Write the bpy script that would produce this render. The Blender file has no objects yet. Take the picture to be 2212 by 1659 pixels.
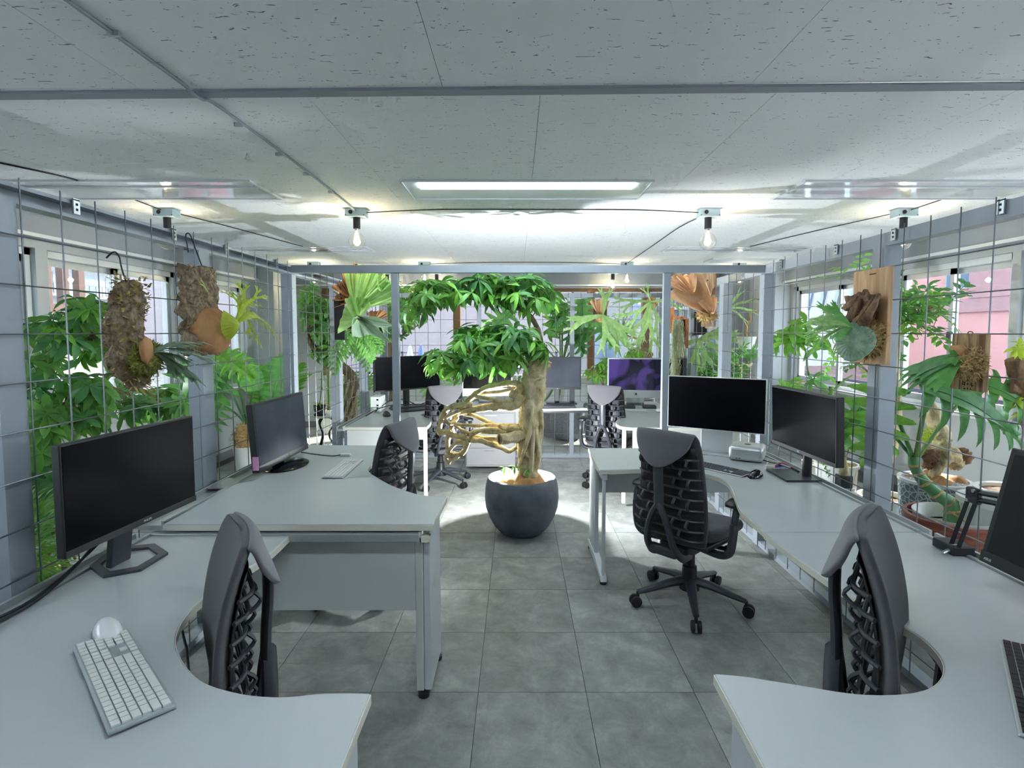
import bpy, bmesh, math, random
from mathutils import Vector, Matrix, Euler, noise
R = math.radians
rnd = random.Random(7)
scene = bpy.context.scene
COL = scene.collection
# ------------------------------------------------------------------ camera
FPX, PITCH, VPX, VPY, CAMH = 1170.0, R(3.6), 1117.0, 717.0, 1.5   # focal length in pixels of the 2212x1659 frame
CYP = VPY + FPX * math.tan(PITCH)
cam_d = bpy.data.cameras.new('camera'); cam = bpy.data.objects.new('camera', cam_d); COL.objects.link(cam)
cam.location = (0, 0, CAMH); cam.rotation_euler = (R(90) - PITCH, 0, 0)
cam_d.sensor_fit = 'HORIZONTAL'; cam_d.sensor_width = 36.0; cam_d.lens = 36.0 * FPX / 2212.0
cam_d.shift_x = -(VPX - 1106.0) / 2212.0; cam_d.shift_y = (CYP - 829.5) / 2212.0
cam_d.clip_start = 0.05; cam_d.clip_end = 300
scene.camera = cam
# ------------------------------------------------------------------ sky, sun, exposure
scene.view_settings.view_transform = 'Standard'; scene.view_settings.look = 'None'
scene.view_settings.gamma = 1.0; scene.view_settings.exposure = 1.42
scene.view_settings.use_curve_mapping = False
world = bpy.data.worlds.new('sky'); scene.world = world; world.use_nodes = True
wb = world.node_tree.nodes['Background']
wb.inputs[0].default_value = (0.74, 0.87, 1.0, 1); wb.inputs[1].default_value = 2.3
sun_d = bpy.data.lights.new('sun', 'SUN'); sun_d.energy = 7.5; sun_d.angle = R(1.2); sun_d.color = (1.0, 0.97, 0.93)
sun = bpy.data.objects.new('sun', sun_d); COL.objects.link(sun)
sun.rotation_euler = Vector((0.62, 0.50, 0.70)).to_track_quat('Z', 'Y').to_euler()
cy = scene.cycles
cy.use_adaptive_sampling = True; cy.adaptive_threshold = 0.1; cy.adaptive_min_samples = 12
cy.max_bounces = 5; cy.diffuse_bounces = 4; cy.glossy_bounces = 2; cy.transparent_max_bounces = 16; cy.transmission_bounces = 4
cy.use_denoising = True; cy.sample_clamp_indirect = 6.0; cy.caustics_reflective = False; cy.caustics_refractive = False
try:
    cy.denoiser = 'OPENIMAGEDENOISE'
except Exception:
    pass

# ------------------------------------------------------------------ helpers
def _ray(x, y):
    a = (x - VPX) / FPX; b = -(y - CYP) / FPX
    return (a, math.cos(PITCH) + b * math.sin(PITCH), -math.sin(PITCH) + b * math.cos(PITCH))
def atY(x, y, Y):                       # point of the place seen at pixel (x, y) at depth Y
    r = _ray(x, y); t = Y / r[1]; return Vector((r[0] * t, Y, CAMH + r[2] * t))
def atZ(x, y, z):
    r = _ray(x, y); t = (z - CAMH) / r[2]; return Vector((r[0] * t, r[1] * t, z))
def atX(x, y, X):
    r = _ray(x, y); t = X / r[0]; return Vector((X, r[1] * t, CAMH + r[2] * t))

def tag(o, label=None, cat=None, group=None, kind=None):
    if label: o['label'] = label
    if cat: o['category'] = cat
    if group: o['group'] = group
    if kind: o['kind'] = kind
    return o
def thing(name, label, cat, loc=(0, 0, 0), rz=0.0, group=None, rot=None):
    o = bpy.data.objects.new(name, None); COL.objects.link(o)
    o.empty_display_size = 0.05
    o.location = loc; o.rotation_euler = rot if rot else (0, 0, rz)
    return tag(o, label, cat, group)
def copy_tree(o, parent=None):
    c = o.copy(); COL.objects.link(c); c.parent = parent
    for ch in list(o.children): copy_tree(ch, c)
    return c
def inst(name, me, parent=None, M=None):
    o = bpy.data.objects.new(name, me); COL.objects.link(o)
    if parent: o.parent = parent
    if M is not None: o.matrix_local = M
    return o
def cr(pts, n=6, closed=False):         # Catmull-Rom through the points
    pts = [Vector(p) for p in pts]; out = []; m = len(pts)
    rng = range(m) if closed else range(m - 1)
    for i in rng:
        if closed: p0, p1, p2, p3 = pts[(i - 1) % m], pts[i], pts[(i + 1) % m], pts[(i + 2) % m]
        else: p0, p1, p2, p3 = pts[max(i - 1, 0)], pts[i], pts[i + 1], pts[min(i + 2, m - 1)]
        for k in range(n):
            t = k / n
            out.append(0.5 * ((2 * p1) + (p2 - p0) * t + (2 * p0 - 5 * p1 + 4 * p2 - p3) * t * t + (3 * p1 - p0 - 3 * p2 + p3) * t ** 3))
    if not closed: out.append(pts[-1])
    return out
def crs(vals, n=6):
    return [v.x for v in cr([(v, 0, 0) for v in vals], n)]
def basis(d, up=Vector((0, 0, 1))):
    d = Vector(d).normalized()
    x = d.cross(up)
    if x.length < 1e-4: x = d.cross(Vector((0, 1, 0)))
    x.normalize(); y = x.cross(d).normalized()
    return x, y, d

class MB:
    def __init__(s): s.v = []; s.f = []
    def mark(s): return len(s.v)
    def xf(s, i, M):
        for k in range(i, len(s.v)): s.v[k] = tuple(M @ Vector(s.v[k]))
        return s
    def box(s, c, d, rz=0.0, M=None):
        i = len(s.v); x, y, z = [k / 2 for k in d]
        for a in (-1, 1):
            for b in (-1, 1):
                for e in (-1, 1):
                    p = Vector((a * x, b * y, e * z))
                    if M is not None: p = M @ p
                    elif rz: p = Matrix.Rotation(rz, 3, 'Z') @ p
                    s.v.append((c[0] + p.x, c[1] + p.y, c[2] + p.z))
        for q in ((0, 1, 3, 2), (4, 6, 7, 5), (0, 4, 5, 1), (2, 3, 7, 6), (0, 2, 6, 4), (1, 5, 7, 3)):
            s.f.append(tuple(i + k for k in q))
        return s
    def bx(s, x0, x1, y0, y1, z0, z1):
        return s.box(((x0 + x1) / 2, (y0 + y1) / 2, (z0 + z1) / 2), (abs(x1 - x0), abs(y1 - y0), abs(z1 - z0)))
    def prism(s, poly, z0, z1):
        i = len(s.v); n = len(poly)
        for z in (z0, z1):
            for p in poly: s.v.append((p[0], p[1], z))
        s.f.append(tuple(reversed(range(i, i + n)))); s.f.append(tuple(range(i + n, i + 2 * n)))
        for k in range(n):
            a, b = i + k, i + (k + 1) % n
            s.f.append((a, b, b + n, a + n))
        return s
    def band(s, poly, z0, z1, t):        # closed strip of thickness t around a polygon
        n = len(poly); i = len(s.v); P = [Vector((p[0], p[1])) for p in poly]; O = []
        for k in range(n):
            d = (P[(k + 1) % n] - P[k - 1]); nn = Vector((d.y, -d.x))
            if nn.length > 1e-6: nn.normalize()
            O.append(P[k] + nn * t)
        for z, q in ((z0, P), (z1, P), (z1, O), (z0, O)):
            for p in q: s.v.append((p.x, p.y, z))
        for k in range(n):
            b = (k + 1) % n
            for r in range(4):
                r2 = (r + 1) % 4
                s.f.append((i + r * n + k, i + r * n + b, i + r2 * n + b, i + r2 * n + k))
        return s
    def tube(s, pts, r, n=8, caps=True, jit=0.0, seed=0.0, flat=1.0):
        pts = [Vector(p) for p in pts]; m = len(pts); i0 = len(s.v)
        rr = r if isinstance(r, (list, tuple)) else [r] * m
        if len(rr) != m: rr = [rr[min(int(k * len(rr) / m), len(rr) - 1)] for k in range(m)]
        d = (pts[1] - pts[0]).normalized(); x, y, _ = basis(d)
        for k in range(m):
            dn = (pts[min(k + 1, m - 1)] - pts[max(k - 1, 0)])
            if dn.length > 1e-9: dn.normalize()
            else: dn = d
            x = (x - dn * x.dot(dn)); x.normalize(); y = dn.cross(x)
            for j in range(n):
                a = 2 * math.pi * j / n
                o = x * math.cos(a) + y * math.sin(a) * flat
                q = rr[k]
                if jit:
                    q *= 1 + jit * noise.noise(Vector((math.cos(a) * 1.3 + seed, math.sin(a) * 1.3 - seed, k * 0.22 + seed * 2.1))) \
                           + jit * 0.6 * noise.noise(Vector((math.cos(a) * 3.1 - seed, math.sin(a) * 3.1 + seed, k * 0.6 + seed)))
                s.v.append(tuple(pts[k] + o * q))
        for k in range(m - 1):
            for j in range(n):
                a = i0 + k * n + j; b = i0 + k * n + (j + 1) % n
                s.f.append((a, b, b + n, a + n))
        if caps:
            s.f.append(tuple(reversed(range(i0, i0 + n)))); e = i0 + (m - 1) * n; s.f.append(tuple(range(e, e + n)))
        return s
    def cyl(s, p0, p1, r0, r1=None, n=16):
        return s.tube([p0, p1], [r0, r0 if r1 is None else r1], n)
    def lathe(s, prof, c=(0, 0, 0), n=32, closed=False):
        i = len(s.v); m = len(prof)
        for (r, z) in prof:
            for j in range(n):
                a = 2 * math.pi * j / n
                s.v.append((c[0] + r * math.cos(a), c[1] + r * math.sin(a), c[2] + z))
        for k in range(m - 1):
            for j in range(n):
                a = i + k * n + j; b = i + k * n + (j + 1) % n
                s.f.append((a, b, b + n, a + n))
        if not closed:
            s.f.append(tuple(reversed(range(i, i + n)))); e = i + (m - 1) * n; s.f.append(tuple(range(e, e + n)))
        return s
    def sph(s, c, r, nu=16, nv=10, jit=0.0, seed=0.0, fr=2.0):
        r = (r, r, r) if not isinstance(r, (tuple, list)) else r
        i = len(s.v)
        for k in range(nv + 1):
            t = math.pi * k / nv
            for j in range(nu):
                a = 2 * math.pi * j / nu
                p = Vector((math.sin(t) * math.cos(a), math.sin(t) * math.sin(a), math.cos(t)))
                q = 1 + (jit * noise.noise(p * fr + Vector((seed, seed * 2, -seed))) if jit else 0)
                s.v.append((c[0] + p.x * r[0] * q, c[1] + p.y * r[1] * q, c[2] + p.z * r[2] * q))
        for k in range(nv):
            for j in range(nu):
                a = i + k * nu + j; b = i + k * nu + (j + 1) % nu
                s.f.append((a, a + nu, b + nu, b))
        return s
    def grid(s, fn, nu, nv):
        i = len(s.v)
        for a in range(nu + 1):
            for b in range(nv + 1): s.v.append(tuple(fn(a / nu, b / nv)))
        for a in range(nu):
            for b in range(nv):
                k = i + a * (nv + 1) + b
                s.f.append((k, k + nv + 1, k + nv + 2, k + 1))
        return s
    def mesh(s, name, m, smooth=True, ang=38):
        me = bpy.data.meshes.new(name); me.from_pydata(s.v, [], s.f); me.update()
        for mm in (m if isinstance(m, (list, tuple)) else [m]): me.materials.append(mm)
        if smooth:
            me.polygons.foreach_set('use_smooth', [True] * len(me.polygons))
            if ang < 180: me.set_sharp_from_angle(angle=R(ang))
        return me
    def build(s, name, m, parent=None, smooth=True, ang=38, bevel=0, world=False, seg=2, sub=0, solid=0):
        if world and parent is not None:
            L = parent.location
            s.v = [(v[0] - L.x, v[1] - L.y, v[2] - L.z) for v in s.v]
        o = inst(name, s.mesh(name, m, smooth, ang), parent)
        if solid:
            q = o.modifiers.new('solid', 'SOLIDIFY'); q.thickness = solid; q.offset = 0
        if bevel:
            q = o.modifiers.new('bevel', 'BEVEL'); q.width = bevel; q.segments = seg; q.limit_method = 'ANGLE'; q.angle_limit = R(50)
        if sub:
            q = o.modifiers.new('sub', 'SUBSURF'); q.levels = sub; q.render_levels = sub
        return o

# ------------------------------------------------------------------ materials
def _nodes(name):
    m = bpy.data.materials.new(name); m.use_nodes = True
    t = m.node_tree; return m, t, t.nodes['Principled BSDF'], t.nodes['Material Output']
def lin(c):
    return tuple(((k / 255) / 12.92 if k <= 10 else (((k / 255) + 0.055) / 1.055) ** 2.4) for k in c)
def mat(name, rgb, rough=0.5, metal=0.0, var=0.0, vs=6.0, bump=0.0, bs=60.0, rgb2=None, sheen=0.0, spec=0.5, stretch=None, coat=0.0,
        trans=0.0, rand=0.0, detail=4.0, emis=0.0):
    m, t, b, out = _nodes(name); N, L = t.nodes, t.links
    c = lin(rgb); col = None
    b.inputs['Roughness'].default_value = rough; b.inputs['Metallic'].default_value = metal
    b.inputs['Specular IOR Level'].default_value = spec; b.inputs['Coat Weight'].default_value = coat
    b.inputs['Sheen Weight'].default_value = sheen
    b.inputs['Base Color'].default_value = (*c, 1)
    if var or bump or rgb2:
        tc = N.new('ShaderNodeTexCoord'); src = tc.outputs['Object']
        if stretch:
            mp = N.new('ShaderNodeMapping'); mp.inputs['Scale'].default_value = stretch; L.new(src, mp.inputs[0]); src = mp.outputs[0]
    if var or rgb2:
        c2 = lin(rgb2) if rgb2 else tuple(min(1, k * (1 + var)) for k in c)
        c1 = c if rgb2 else tuple(k * (1 - var) for k in c)
        n = N.new('ShaderNodeTexNoise'); n.inputs['Scale'].default_value = vs; n.inputs['Detail'].default_value = detail
        L.new(src, n.inputs['Vector'])
        rp = N.new('ShaderNodeValToRGB'); rp.color_ramp.elements[0].position = 0.32; rp.color_ramp.elements[1].position = 0.68
        rp.color_ramp.elements[0].color = (*c1, 1); rp.color_ramp.elements[1].color = (*c2, 1)
        L.new(n.outputs['Fac'], rp.inputs[0]); L.new(rp.outputs[0], b.inputs['Base Color']); col = rp.outputs[0]
    if rand:
        oi = N.new('ShaderNodeObjectInfo'); mr = N.new('ShaderNodeMapRange')
        mr.inputs['To Min'].default_value = 1 - rand; mr.inputs['To Max'].default_value = 1 + rand
        L.new(oi.outputs['Random'], mr.inputs['Value'])
        hs = N.new('ShaderNodeHueSaturation'); L.new(mr.outputs[0], hs.inputs['Value'])
        if col: L.new(col, hs.inputs['Color'])
        else: hs.inputs['Color'].default_value = (*c, 1)
        L.new(hs.outputs[0], b.inputs['Base Color']); col = hs.outputs[0]
    if bump:
        n2 = N.new('ShaderNodeTexNoise'); n2.inputs['Scale'].default_value = bs; n2.inputs['Detail'].default_value = 3
        L.new(src, n2.inputs['Vector'])
        bp = N.new('ShaderNodeBump'); bp.inputs['Strength'].default_value = bump; bp.inputs['Distance'].default_value = 0.01
        L.new(n2.outputs['Fac'], bp.inputs['Height']); L.new(bp.outputs[0], b.inputs['Normal'])
    if trans:
        tr = N.new('ShaderNodeBsdfTranslucent'); mx = N.new('ShaderNodeMixShader'); mx.inputs[0].default_value = trans
        if col:
            L.new(col, tr.inputs[0])
        else: tr.inputs[0].default_value = (*c, 1)
        L.new(b.outputs[0], mx.inputs[1]); L.new(tr.outputs[0], mx.inputs[2]); L.new(mx.outputs[0], out.inputs[0])
    if emis:
        b.inputs['Emission Color'].default_value = (*c, 1); b.inputs['Emission Strength'].default_value = emis
    return m
def emit(name, rgb, s):
    m, t, b, out = _nodes(name)
    b.inputs['Base Color'].default_value = (*lin(rgb), 1); b.inputs['Emission Color'].default_value = (*lin(rgb), 1)
    b.inputs['Emission Strength'].default_value = s
    return m
def thin_glass(name, tint=(1, 1, 1), refl=0.06, rough=0.0, k=.35):
    m, t, b, out = _nodes(name); N, L = t.nodes, t.links
    tr = N.new('ShaderNodeBsdfTransparent'); tr.inputs[0].default_value = (*tint, 1)
    gl = N.new('ShaderNodeBsdfGlossy'); gl.inputs['Roughness'].default_value = rough
    fr = N.new('ShaderNodeLayerWeight'); pw = N.new('ShaderNodeMath'); pw.operation = 'POWER'; pw.inputs[1].default_value = 4
    mx = N.new('ShaderNodeMixShader'); ad = N.new('ShaderNodeMath'); ad.operation = 'MULTIPLY_ADD'; ad.inputs[1].default_value = k; ad.inputs[2].default_value = refl
    L.new(fr.outputs['Facing'], pw.inputs[0]); L.new(pw.outputs[0], ad.inputs[0]); ad.use_clamp = True
    L.new(ad.outputs[0], mx.inputs[0]); L.new(tr.outputs[0], mx.inputs[1]); L.new(gl.outputs[0], mx.inputs[2]); L.new(mx.outputs[0], out.inputs[0])
    return m
def wood(name, c1, c2, scale=(1, 1, 8), rough=0.55, axis='Z', ws=6):
    m, t, b, out = _nodes(name); N, L = t.nodes, t.links
    tc = N.new('ShaderNodeTexCoord'); mp = N.new('ShaderNodeMapping'); mp.inputs['Scale'].default_value = scale
    L.new(tc.outputs['Object'], mp.inputs[0])
    n = N.new('ShaderNodeTexNoise'); n.inputs['Scale'].default_value = ws; n.inputs['Detail'].default_value = 6; n.inputs['Distortion'].default_value = 0.6
    L.new(mp.outputs[0], n.inputs['Vector'])
    rp = N.new('ShaderNodeValToRGB'); rp.color_ramp.elements[0].position = 0.35; rp.color_ramp.elements[1].position = 0.65
    rp.color_ramp.elements[0].color = (*lin(c1), 1); rp.color_ramp.elements[1].color = (*lin(c2), 1)
    L.new(n.outputs['Fac'], rp.inputs[0]); L.new(rp.outputs[0], b.inputs['Base Color']); b.inputs['Roughness'].default_value = rough
    bp = N.new('ShaderNodeBump'); bp.inputs['Strength'].default_value = 0.15; bp.inputs['Distance'].default_value = 0.01
    L.new(n.outputs['Fac'], bp.inputs['Height']); L.new(bp.outputs[0], b.inputs['Normal'])
    return m
def bark(name, c1, c2, c3, scale=30, bump=0.8, stretch=(1, 1, 0.4), rough=0.85):
    m, t, b, out = _nodes(name); N, L = t.nodes, t.links
    tc = N.new('ShaderNodeTexCoord'); mp = N.new('ShaderNodeMapping'); mp.inputs['Scale'].default_value = stretch
    L.new(tc.outputs['Object'], mp.inputs[0])
    n = N.new('ShaderNodeTexNoise'); n.inputs['Scale'].default_value = scale; n.inputs['Detail'].default_value = 8; n.inputs['Roughness'].default_value = 0.7
    v = N.new('ShaderNodeTexVoronoi'); v.inputs['Scale'].default_value = scale * 1.6
    L.new(mp.outputs[0], n.inputs['Vector']); L.new(mp.outputs[0], v.inputs['Vector'])
    rp = N.new('ShaderNodeValToRGB'); e = rp.color_ramp.elements
    e[0].position = 0.30; e[0].color = (*lin(c1), 1); e[1].position = 0.72; e[1].color = (*lin(c3), 1)
    k = e.new(0.5); k.color = (*lin(c2), 1)
    L.new(n.outputs['Fac'], rp.inputs[0]); L.new(rp.outputs[0], b.inputs['Base Color']); b.inputs['Roughness'].default_value = rough
    ad = N.new('ShaderNodeMath'); ad.operation = 'ADD'; L.new(n.outputs['Fac'], ad.inputs[0]); L.new(v.outputs['Distance'], ad.inputs[1])
    bp = N.new('ShaderNodeBump'); bp.inputs['Strength'].default_value = bump; bp.inputs['Distance'].default_value = 0.02
    L.new(ad.outputs[0], bp.inputs['Height']); L.new(bp.outputs[0], b.inputs['Normal'])
    return m

def floor_mat():
    m, t, b, out = _nodes('floor_slate_vinyl'); N, L = t.nodes, t.links
    tc = N.new('ShaderNodeTexCoord'); oi = N.new('ShaderNodeObjectInfo')
    cx = N.new('ShaderNodeCombineXYZ'); mu = N.new('ShaderNodeMath'); mu.operation = 'MULTIPLY'; mu.inputs[1].default_value = 40
    L.new(oi.outputs['Random'], mu.inputs[0]); L.new(mu.outputs[0], cx.inputs[0]); L.new(mu.outputs[0], cx.inputs[1])
    va = N.new('ShaderNodeVectorMath'); L.new(tc.outputs['Object'], va.inputs[0]); L.new(cx.outputs[0], va.inputs[1])
    n = N.new('ShaderNodeTexNoise'); n.inputs['Scale'].default_value = 6.0; n.inputs['Detail'].default_value = 12; n.inputs['Roughness'].default_value = 0.74
    n.inputs['Distortion'].default_value = 0.35
    L.new(va.outputs[0], n.inputs['Vector'])
    rp = N.new('ShaderNodeValToRGB'); e = rp.color_ramp.elements
    e[0].position = 0.25; e[0].color = (*lin((104, 105, 101)), 1); e[1].position = 0.78; e[1].color = (*lin((180, 179, 172)), 1)
    k = e.new(0.52); k.color = (*lin((142, 143, 138)), 1)
    L.new(n.outputs['Fac'], rp.inputs[0])
    hs = N.new('ShaderNodeHueSaturation'); mr = N.new('ShaderNodeMapRange'); mr.inputs['To Min'].default_value = 0.86; mr.inputs['To Max'].default_value = 1.12
    L.new(oi.outputs['Random'], mr.inputs['Value']); L.new(mr.outputs[0], hs.inputs['Value']); L.new(rp.outputs[0], hs.inputs['Color'])
    L.new(hs.outputs[0], b.inputs['Base Color'])
    b.inputs['Roughness'].default_value = 0.46; b.inputs['Specular IOR Level'].default_value = 0.42
    n2 = N.new('ShaderNodeTexNoise'); n2.inputs['Scale'].default_value = 160; L.new(tc.outputs['Object'], n2.inputs['Vector'])
    bp = N.new('ShaderNodeBump'); bp.inputs['Strength'].default_value = 0.25; bp.inputs['Distance'].default_value = 0.004
    L.new(n2.outputs['Fac'], bp.inputs['Height']); L.new(bp.outputs[0], b.inputs['Normal'])
    return m
def ceil_mat():
    m, t, b, out = _nodes('ceiling_rockwool_board'); N, L = t.nodes, t.links
    tc = N.new('ShaderNodeTexCoord'); geo = N.new('ShaderNodeNewGeometry')
    def spots(sc, stretch, lo, hi, jit):
        mp = N.new('ShaderNodeMapping'); mp.inputs['Scale'].default_value = stretch; L.new(geo.outputs['Position'], mp.inputs[0])
        nz = N.new('ShaderNodeTexNoise'); nz.inputs['Scale'].default_value = 22; L.new(geo.outputs['Position'], nz.inputs['Vector'])
        mx = N.new('ShaderNodeVectorMath'); mx.operation = 'MULTIPLY_ADD'; L.new(nz.outputs['Color'], mx.inputs[0])
        mx.inputs[1].default_value = (jit, jit, 0); L.new(mp.outputs[0], mx.inputs[2])
        v = N.new('ShaderNodeTexVoronoi'); v.inputs['Scale'].default_value = sc; L.new(mx.outputs[0], v.inputs['Vector'])
        wn = N.new('ShaderNodeMapRange'); wn.inputs['From Min'].default_value = lo; wn.inputs['From Max'].default_value = hi
        L.new(v.outputs['Distance'], wn.inputs['Value']); return wn.outputs[0]
    a = spots(30, (0.42, 1.9, 1), 0.07, 0.16, 0.06); c = spots(38, (1, 1, 1), 0.05, 0.11, 0.0)
    mn = N.new('ShaderNodeMath'); mn.operation = 'MINIMUM'; L.new(a, mn.inputs[0]); L.new(c, mn.inputs[1])
    mx = N.new('ShaderNodeMix'); mx.data_type = 'RGBA'
    mx.inputs['A'].default_value = (*lin((104, 106, 108)), 1); mx.inputs['B'].default_value = (*lin((232, 234, 236)), 1)
    L.new(mn.outputs[0], mx.inputs['Factor']); L.new(mx.outputs['Result'], b.inputs['Base Color']); b.inputs['Roughness'].default_value = 0.9
    bp = N.new('ShaderNodeBump'); bp.inputs['Strength'].default_value = 0.4; bp.inputs['Distance'].default_value = 0.004
    L.new(mn.outputs[0], bp.inputs['Height']); L.new(bp.outputs[0], b.inputs['Normal'])
    return m

MT = {}
MT['floor'] = floor_mat(); MT['ceil'] = ceil_mat()
MT['joint'] = mat('floor_joint', (70, 71, 70), 0.7)
MT['wall'] = mat('wall_paint', (180, 185, 188), 0.75, var=0.03, vs=3)
MT['beam_paint'] = mat('beam_paint_grey', (146, 152, 161), 0.6, var=0.03, vs=2)
MT['base'] = mat('baseboard_grey', (112, 118, 118), 0.5)
MT['alu'] = mat('window_aluminium', (196, 202, 206), 0.35, 0.55)
MT['white_trim'] = mat('white_trim', (214, 218, 221), 0.45)
MT['brown'] = mat('brown_timber_frame', (118, 88, 60), 0.55, var=0.15, vs=8, stretch=(1, 1, 0.2))
MT['glass'] = thin_glass('window_glass', (0.985, 0.995, 0.99), 0.03)
MT['steel'] = mat('grey_painted_steel', (158, 166, 174), 0.42, 0.12, var=0.05, vs=5)
MT['wire'] = mat('galvanised_wire', (124, 128, 132), 0.38, 0.75)
MT['zinc'] = mat('zinc_bracket', (190, 196, 198), 0.35, 0.7)
MT['desk'] = mat('desk_laminate', (178, 183, 183), 0.34, var=0.02, vs=3)
MT['edge'] = mat('desk_edge_cream', (214, 210, 196), 0.5)
MT['panel'] = mat('desk_panel_grey', (204, 205, 202), 0.45)
MT['panel_w'] = mat('desk_leg_white', (208, 211, 214), 0.4)
MT['chrome'] = mat('satin_metal', (176, 178, 178), 0.28, 0.8)
MT['rail'] = mat('cable_rail_aluminium', (188, 192, 192), 0.35, 0.5)
MT['blk'] = mat('black_plastic', (30, 31, 34), 0.42)
MT['blk_soft'] = mat('black_rubber', (24, 24, 26), 0.6)
MT['graph'] = mat('graphite_plastic', (58, 60, 65), 0.38)
MT['cable'] = mat('black_cable', (34, 35, 38), 0.5)
MT['cable_w'] = mat('white_cable', (214, 216, 214), 0.5)
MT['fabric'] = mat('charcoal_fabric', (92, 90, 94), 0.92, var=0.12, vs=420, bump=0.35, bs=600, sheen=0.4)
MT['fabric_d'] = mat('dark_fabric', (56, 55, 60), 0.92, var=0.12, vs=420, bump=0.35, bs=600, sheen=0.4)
MT['screen'] = mat('dark_screen_glass', (9, 9, 14), 0.18, spec=0.16)
MT['screen_m'] = mat('matte_screen', (24, 25, 31), 0.4, spec=0.25)
MT['silver'] = mat('silver_aluminium', (204, 208, 208), 0.32, 0.6)
MT['key_w'] = mat('white_key', (212, 213, 208), 0.45)
MT['key_b'] = mat('black_key', (40, 42, 46), 0.45)
MT['key_g'] = mat('grey_key', (70, 76, 84), 0.45)
MT['pot_dark'] = mat('charcoal_clay_pot', (62, 67, 75), 0.6, var=0.0, rgb2=(100, 106, 116), vs=5, bump=0.2, bs=40)
MT['pot_w'] = mat('white_plastic_pot', (224, 226, 222), 0.4)
MT['pot_blue'] = mat('pale_blue_pot', (188, 204, 222), 0.4)
MT['concrete'] = mat('grey_stone_planter', (104, 106, 110), 0.8, var=0.25, vs=60, bump=0.5, bs=90)
MT['soil'] = mat('soil', (96, 78, 58), 0.95, var=0.35, vs=60, bump=0.8, bs=70)
MT['burlap'] = mat('tan_burlap_cloth', (172, 130, 84), 0.85, var=0.12, vs=12, bump=0.3, bs=300)
MT['trunk'] = bark('pale_trunk_bark', (150, 130, 94), (212, 196, 154), (238, 226, 190), 14, 0.5, (1, 1, 0.5))
MT['root'] = bark('aerial_root', (150, 130, 92), (204, 186, 140), (230, 214, 172), 22, 0.4, (1, 1, 1))
MT['trunk_g'] = bark('grey_brown_bark', (96, 80, 60), (140, 120, 92), (178, 160, 130), 22, 0.7)
MT['cork'] = bark('cork_bark', (84, 70, 54), (158, 136, 108), (204, 184, 154), 34, 0.9, (1, 1, 0.6))
MT['lichen'] = mat('lichen_tuft', (206, 186, 112), 0.95, rgb2=(160, 140, 80), vs=90)
MT['moss'] = mat('moss_tuft', (160, 158, 74), 0.95, rgb2=(112, 118, 54), vs=60)
MT['spag'] = mat('dry_sphagnum', (212, 184, 126), 0.95, rgb2=(158, 128, 80), vs=70)
MT['drift'] = bark('driftwood', (72, 48, 34), (138, 104, 78), (184, 150, 118), 18, 0.8, (1, 1, 0.3))
MT['board'] = wood('pale_cedar_board', (196, 150, 104), (222, 184, 140), (6, 6, 0.7), 0.55)
MT['board_b'] = wood('scorched_board', (110, 78, 46), (196, 164, 114), (7, 7, 0.9), 0.6)
MT['board_o'] = wood('old_brown_board', (104, 84, 64), (142, 120, 96), (8, 8, 0.8), 0.6)
MT['frame_o'] = wood('orange_wood_frame', (158, 92, 46), (190, 122, 70), (8, 8, 1), 0.5)
MT['dry'] = mat('dry_brown_frond', (198, 148, 100), 0.7, rgb2=(162, 110, 68), vs=14, trans=0.08, bump=0.3, bs=30, stretch=(1, 1, .4))
MT['dry_l'] = mat('pale_dry_frond', (226, 190, 150), 0.7, rgb2=(200, 150, 106), vs=10, trans=0.06, bump=0.3, bs=24)
def leafm(n, a, b2, tr=0.42, rough=0.38, vs=9): return mat(n, a, rough, rgb2=b2, vs=vs, trans=tr, rand=0.22, spec=0.45)
MT['leaf'] = leafm('schefflera_leaf', (104, 164, 80), (142, 200, 100))
MT['leaf_b'] = leafm('bright_leaf', (118, 184, 66), (150, 210, 92), 0.45)
MT['leaf_d'] = leafm('deep_green_leaf', (80, 140, 84), (116, 174, 104))
MT['leaf_y'] = leafm('yellow_green_leaf', (182, 207, 63), (219, 234, 95), 0.4)
MT['leaf_s'] = leafm('silver_green_frond', (158, 188, 160), (190, 212, 184), 0.3, 0.6)
MT['leaf_st'] = leafm('staghorn_frond', (151, 198, 114), (197, 232, 158), 0.4, 0.55)
MT['leaf_m'] = leafm('monstera_leaf', (98, 164, 86), (132, 196, 104), 0.35, 0.3, 5)
MT['shield'] = leafm('shield_frond', (112, 150, 118), (176, 200, 176), 0.25, 0.6, 26)
MT['stem'] = mat('green_stem', (112, 148, 76), 0.5, var=0.15, vs=10)
MT['stem_d'] = mat('dark_green_stem', (84, 138, 84), 0.4, var=0.15, vs=10)
MT['twig'] = mat('brown_twig', (150, 122, 82), 0.7, var=0.2, vs=20)
# ================================================================== room shell
XL, XR, YB, YF, ZC = -3.45, 3.73, 8.5, -2.2, 2.42
def struct(o, label=None):
    o['kind'] = 'structure'
    if label: o['label'] = label
    return o
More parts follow.
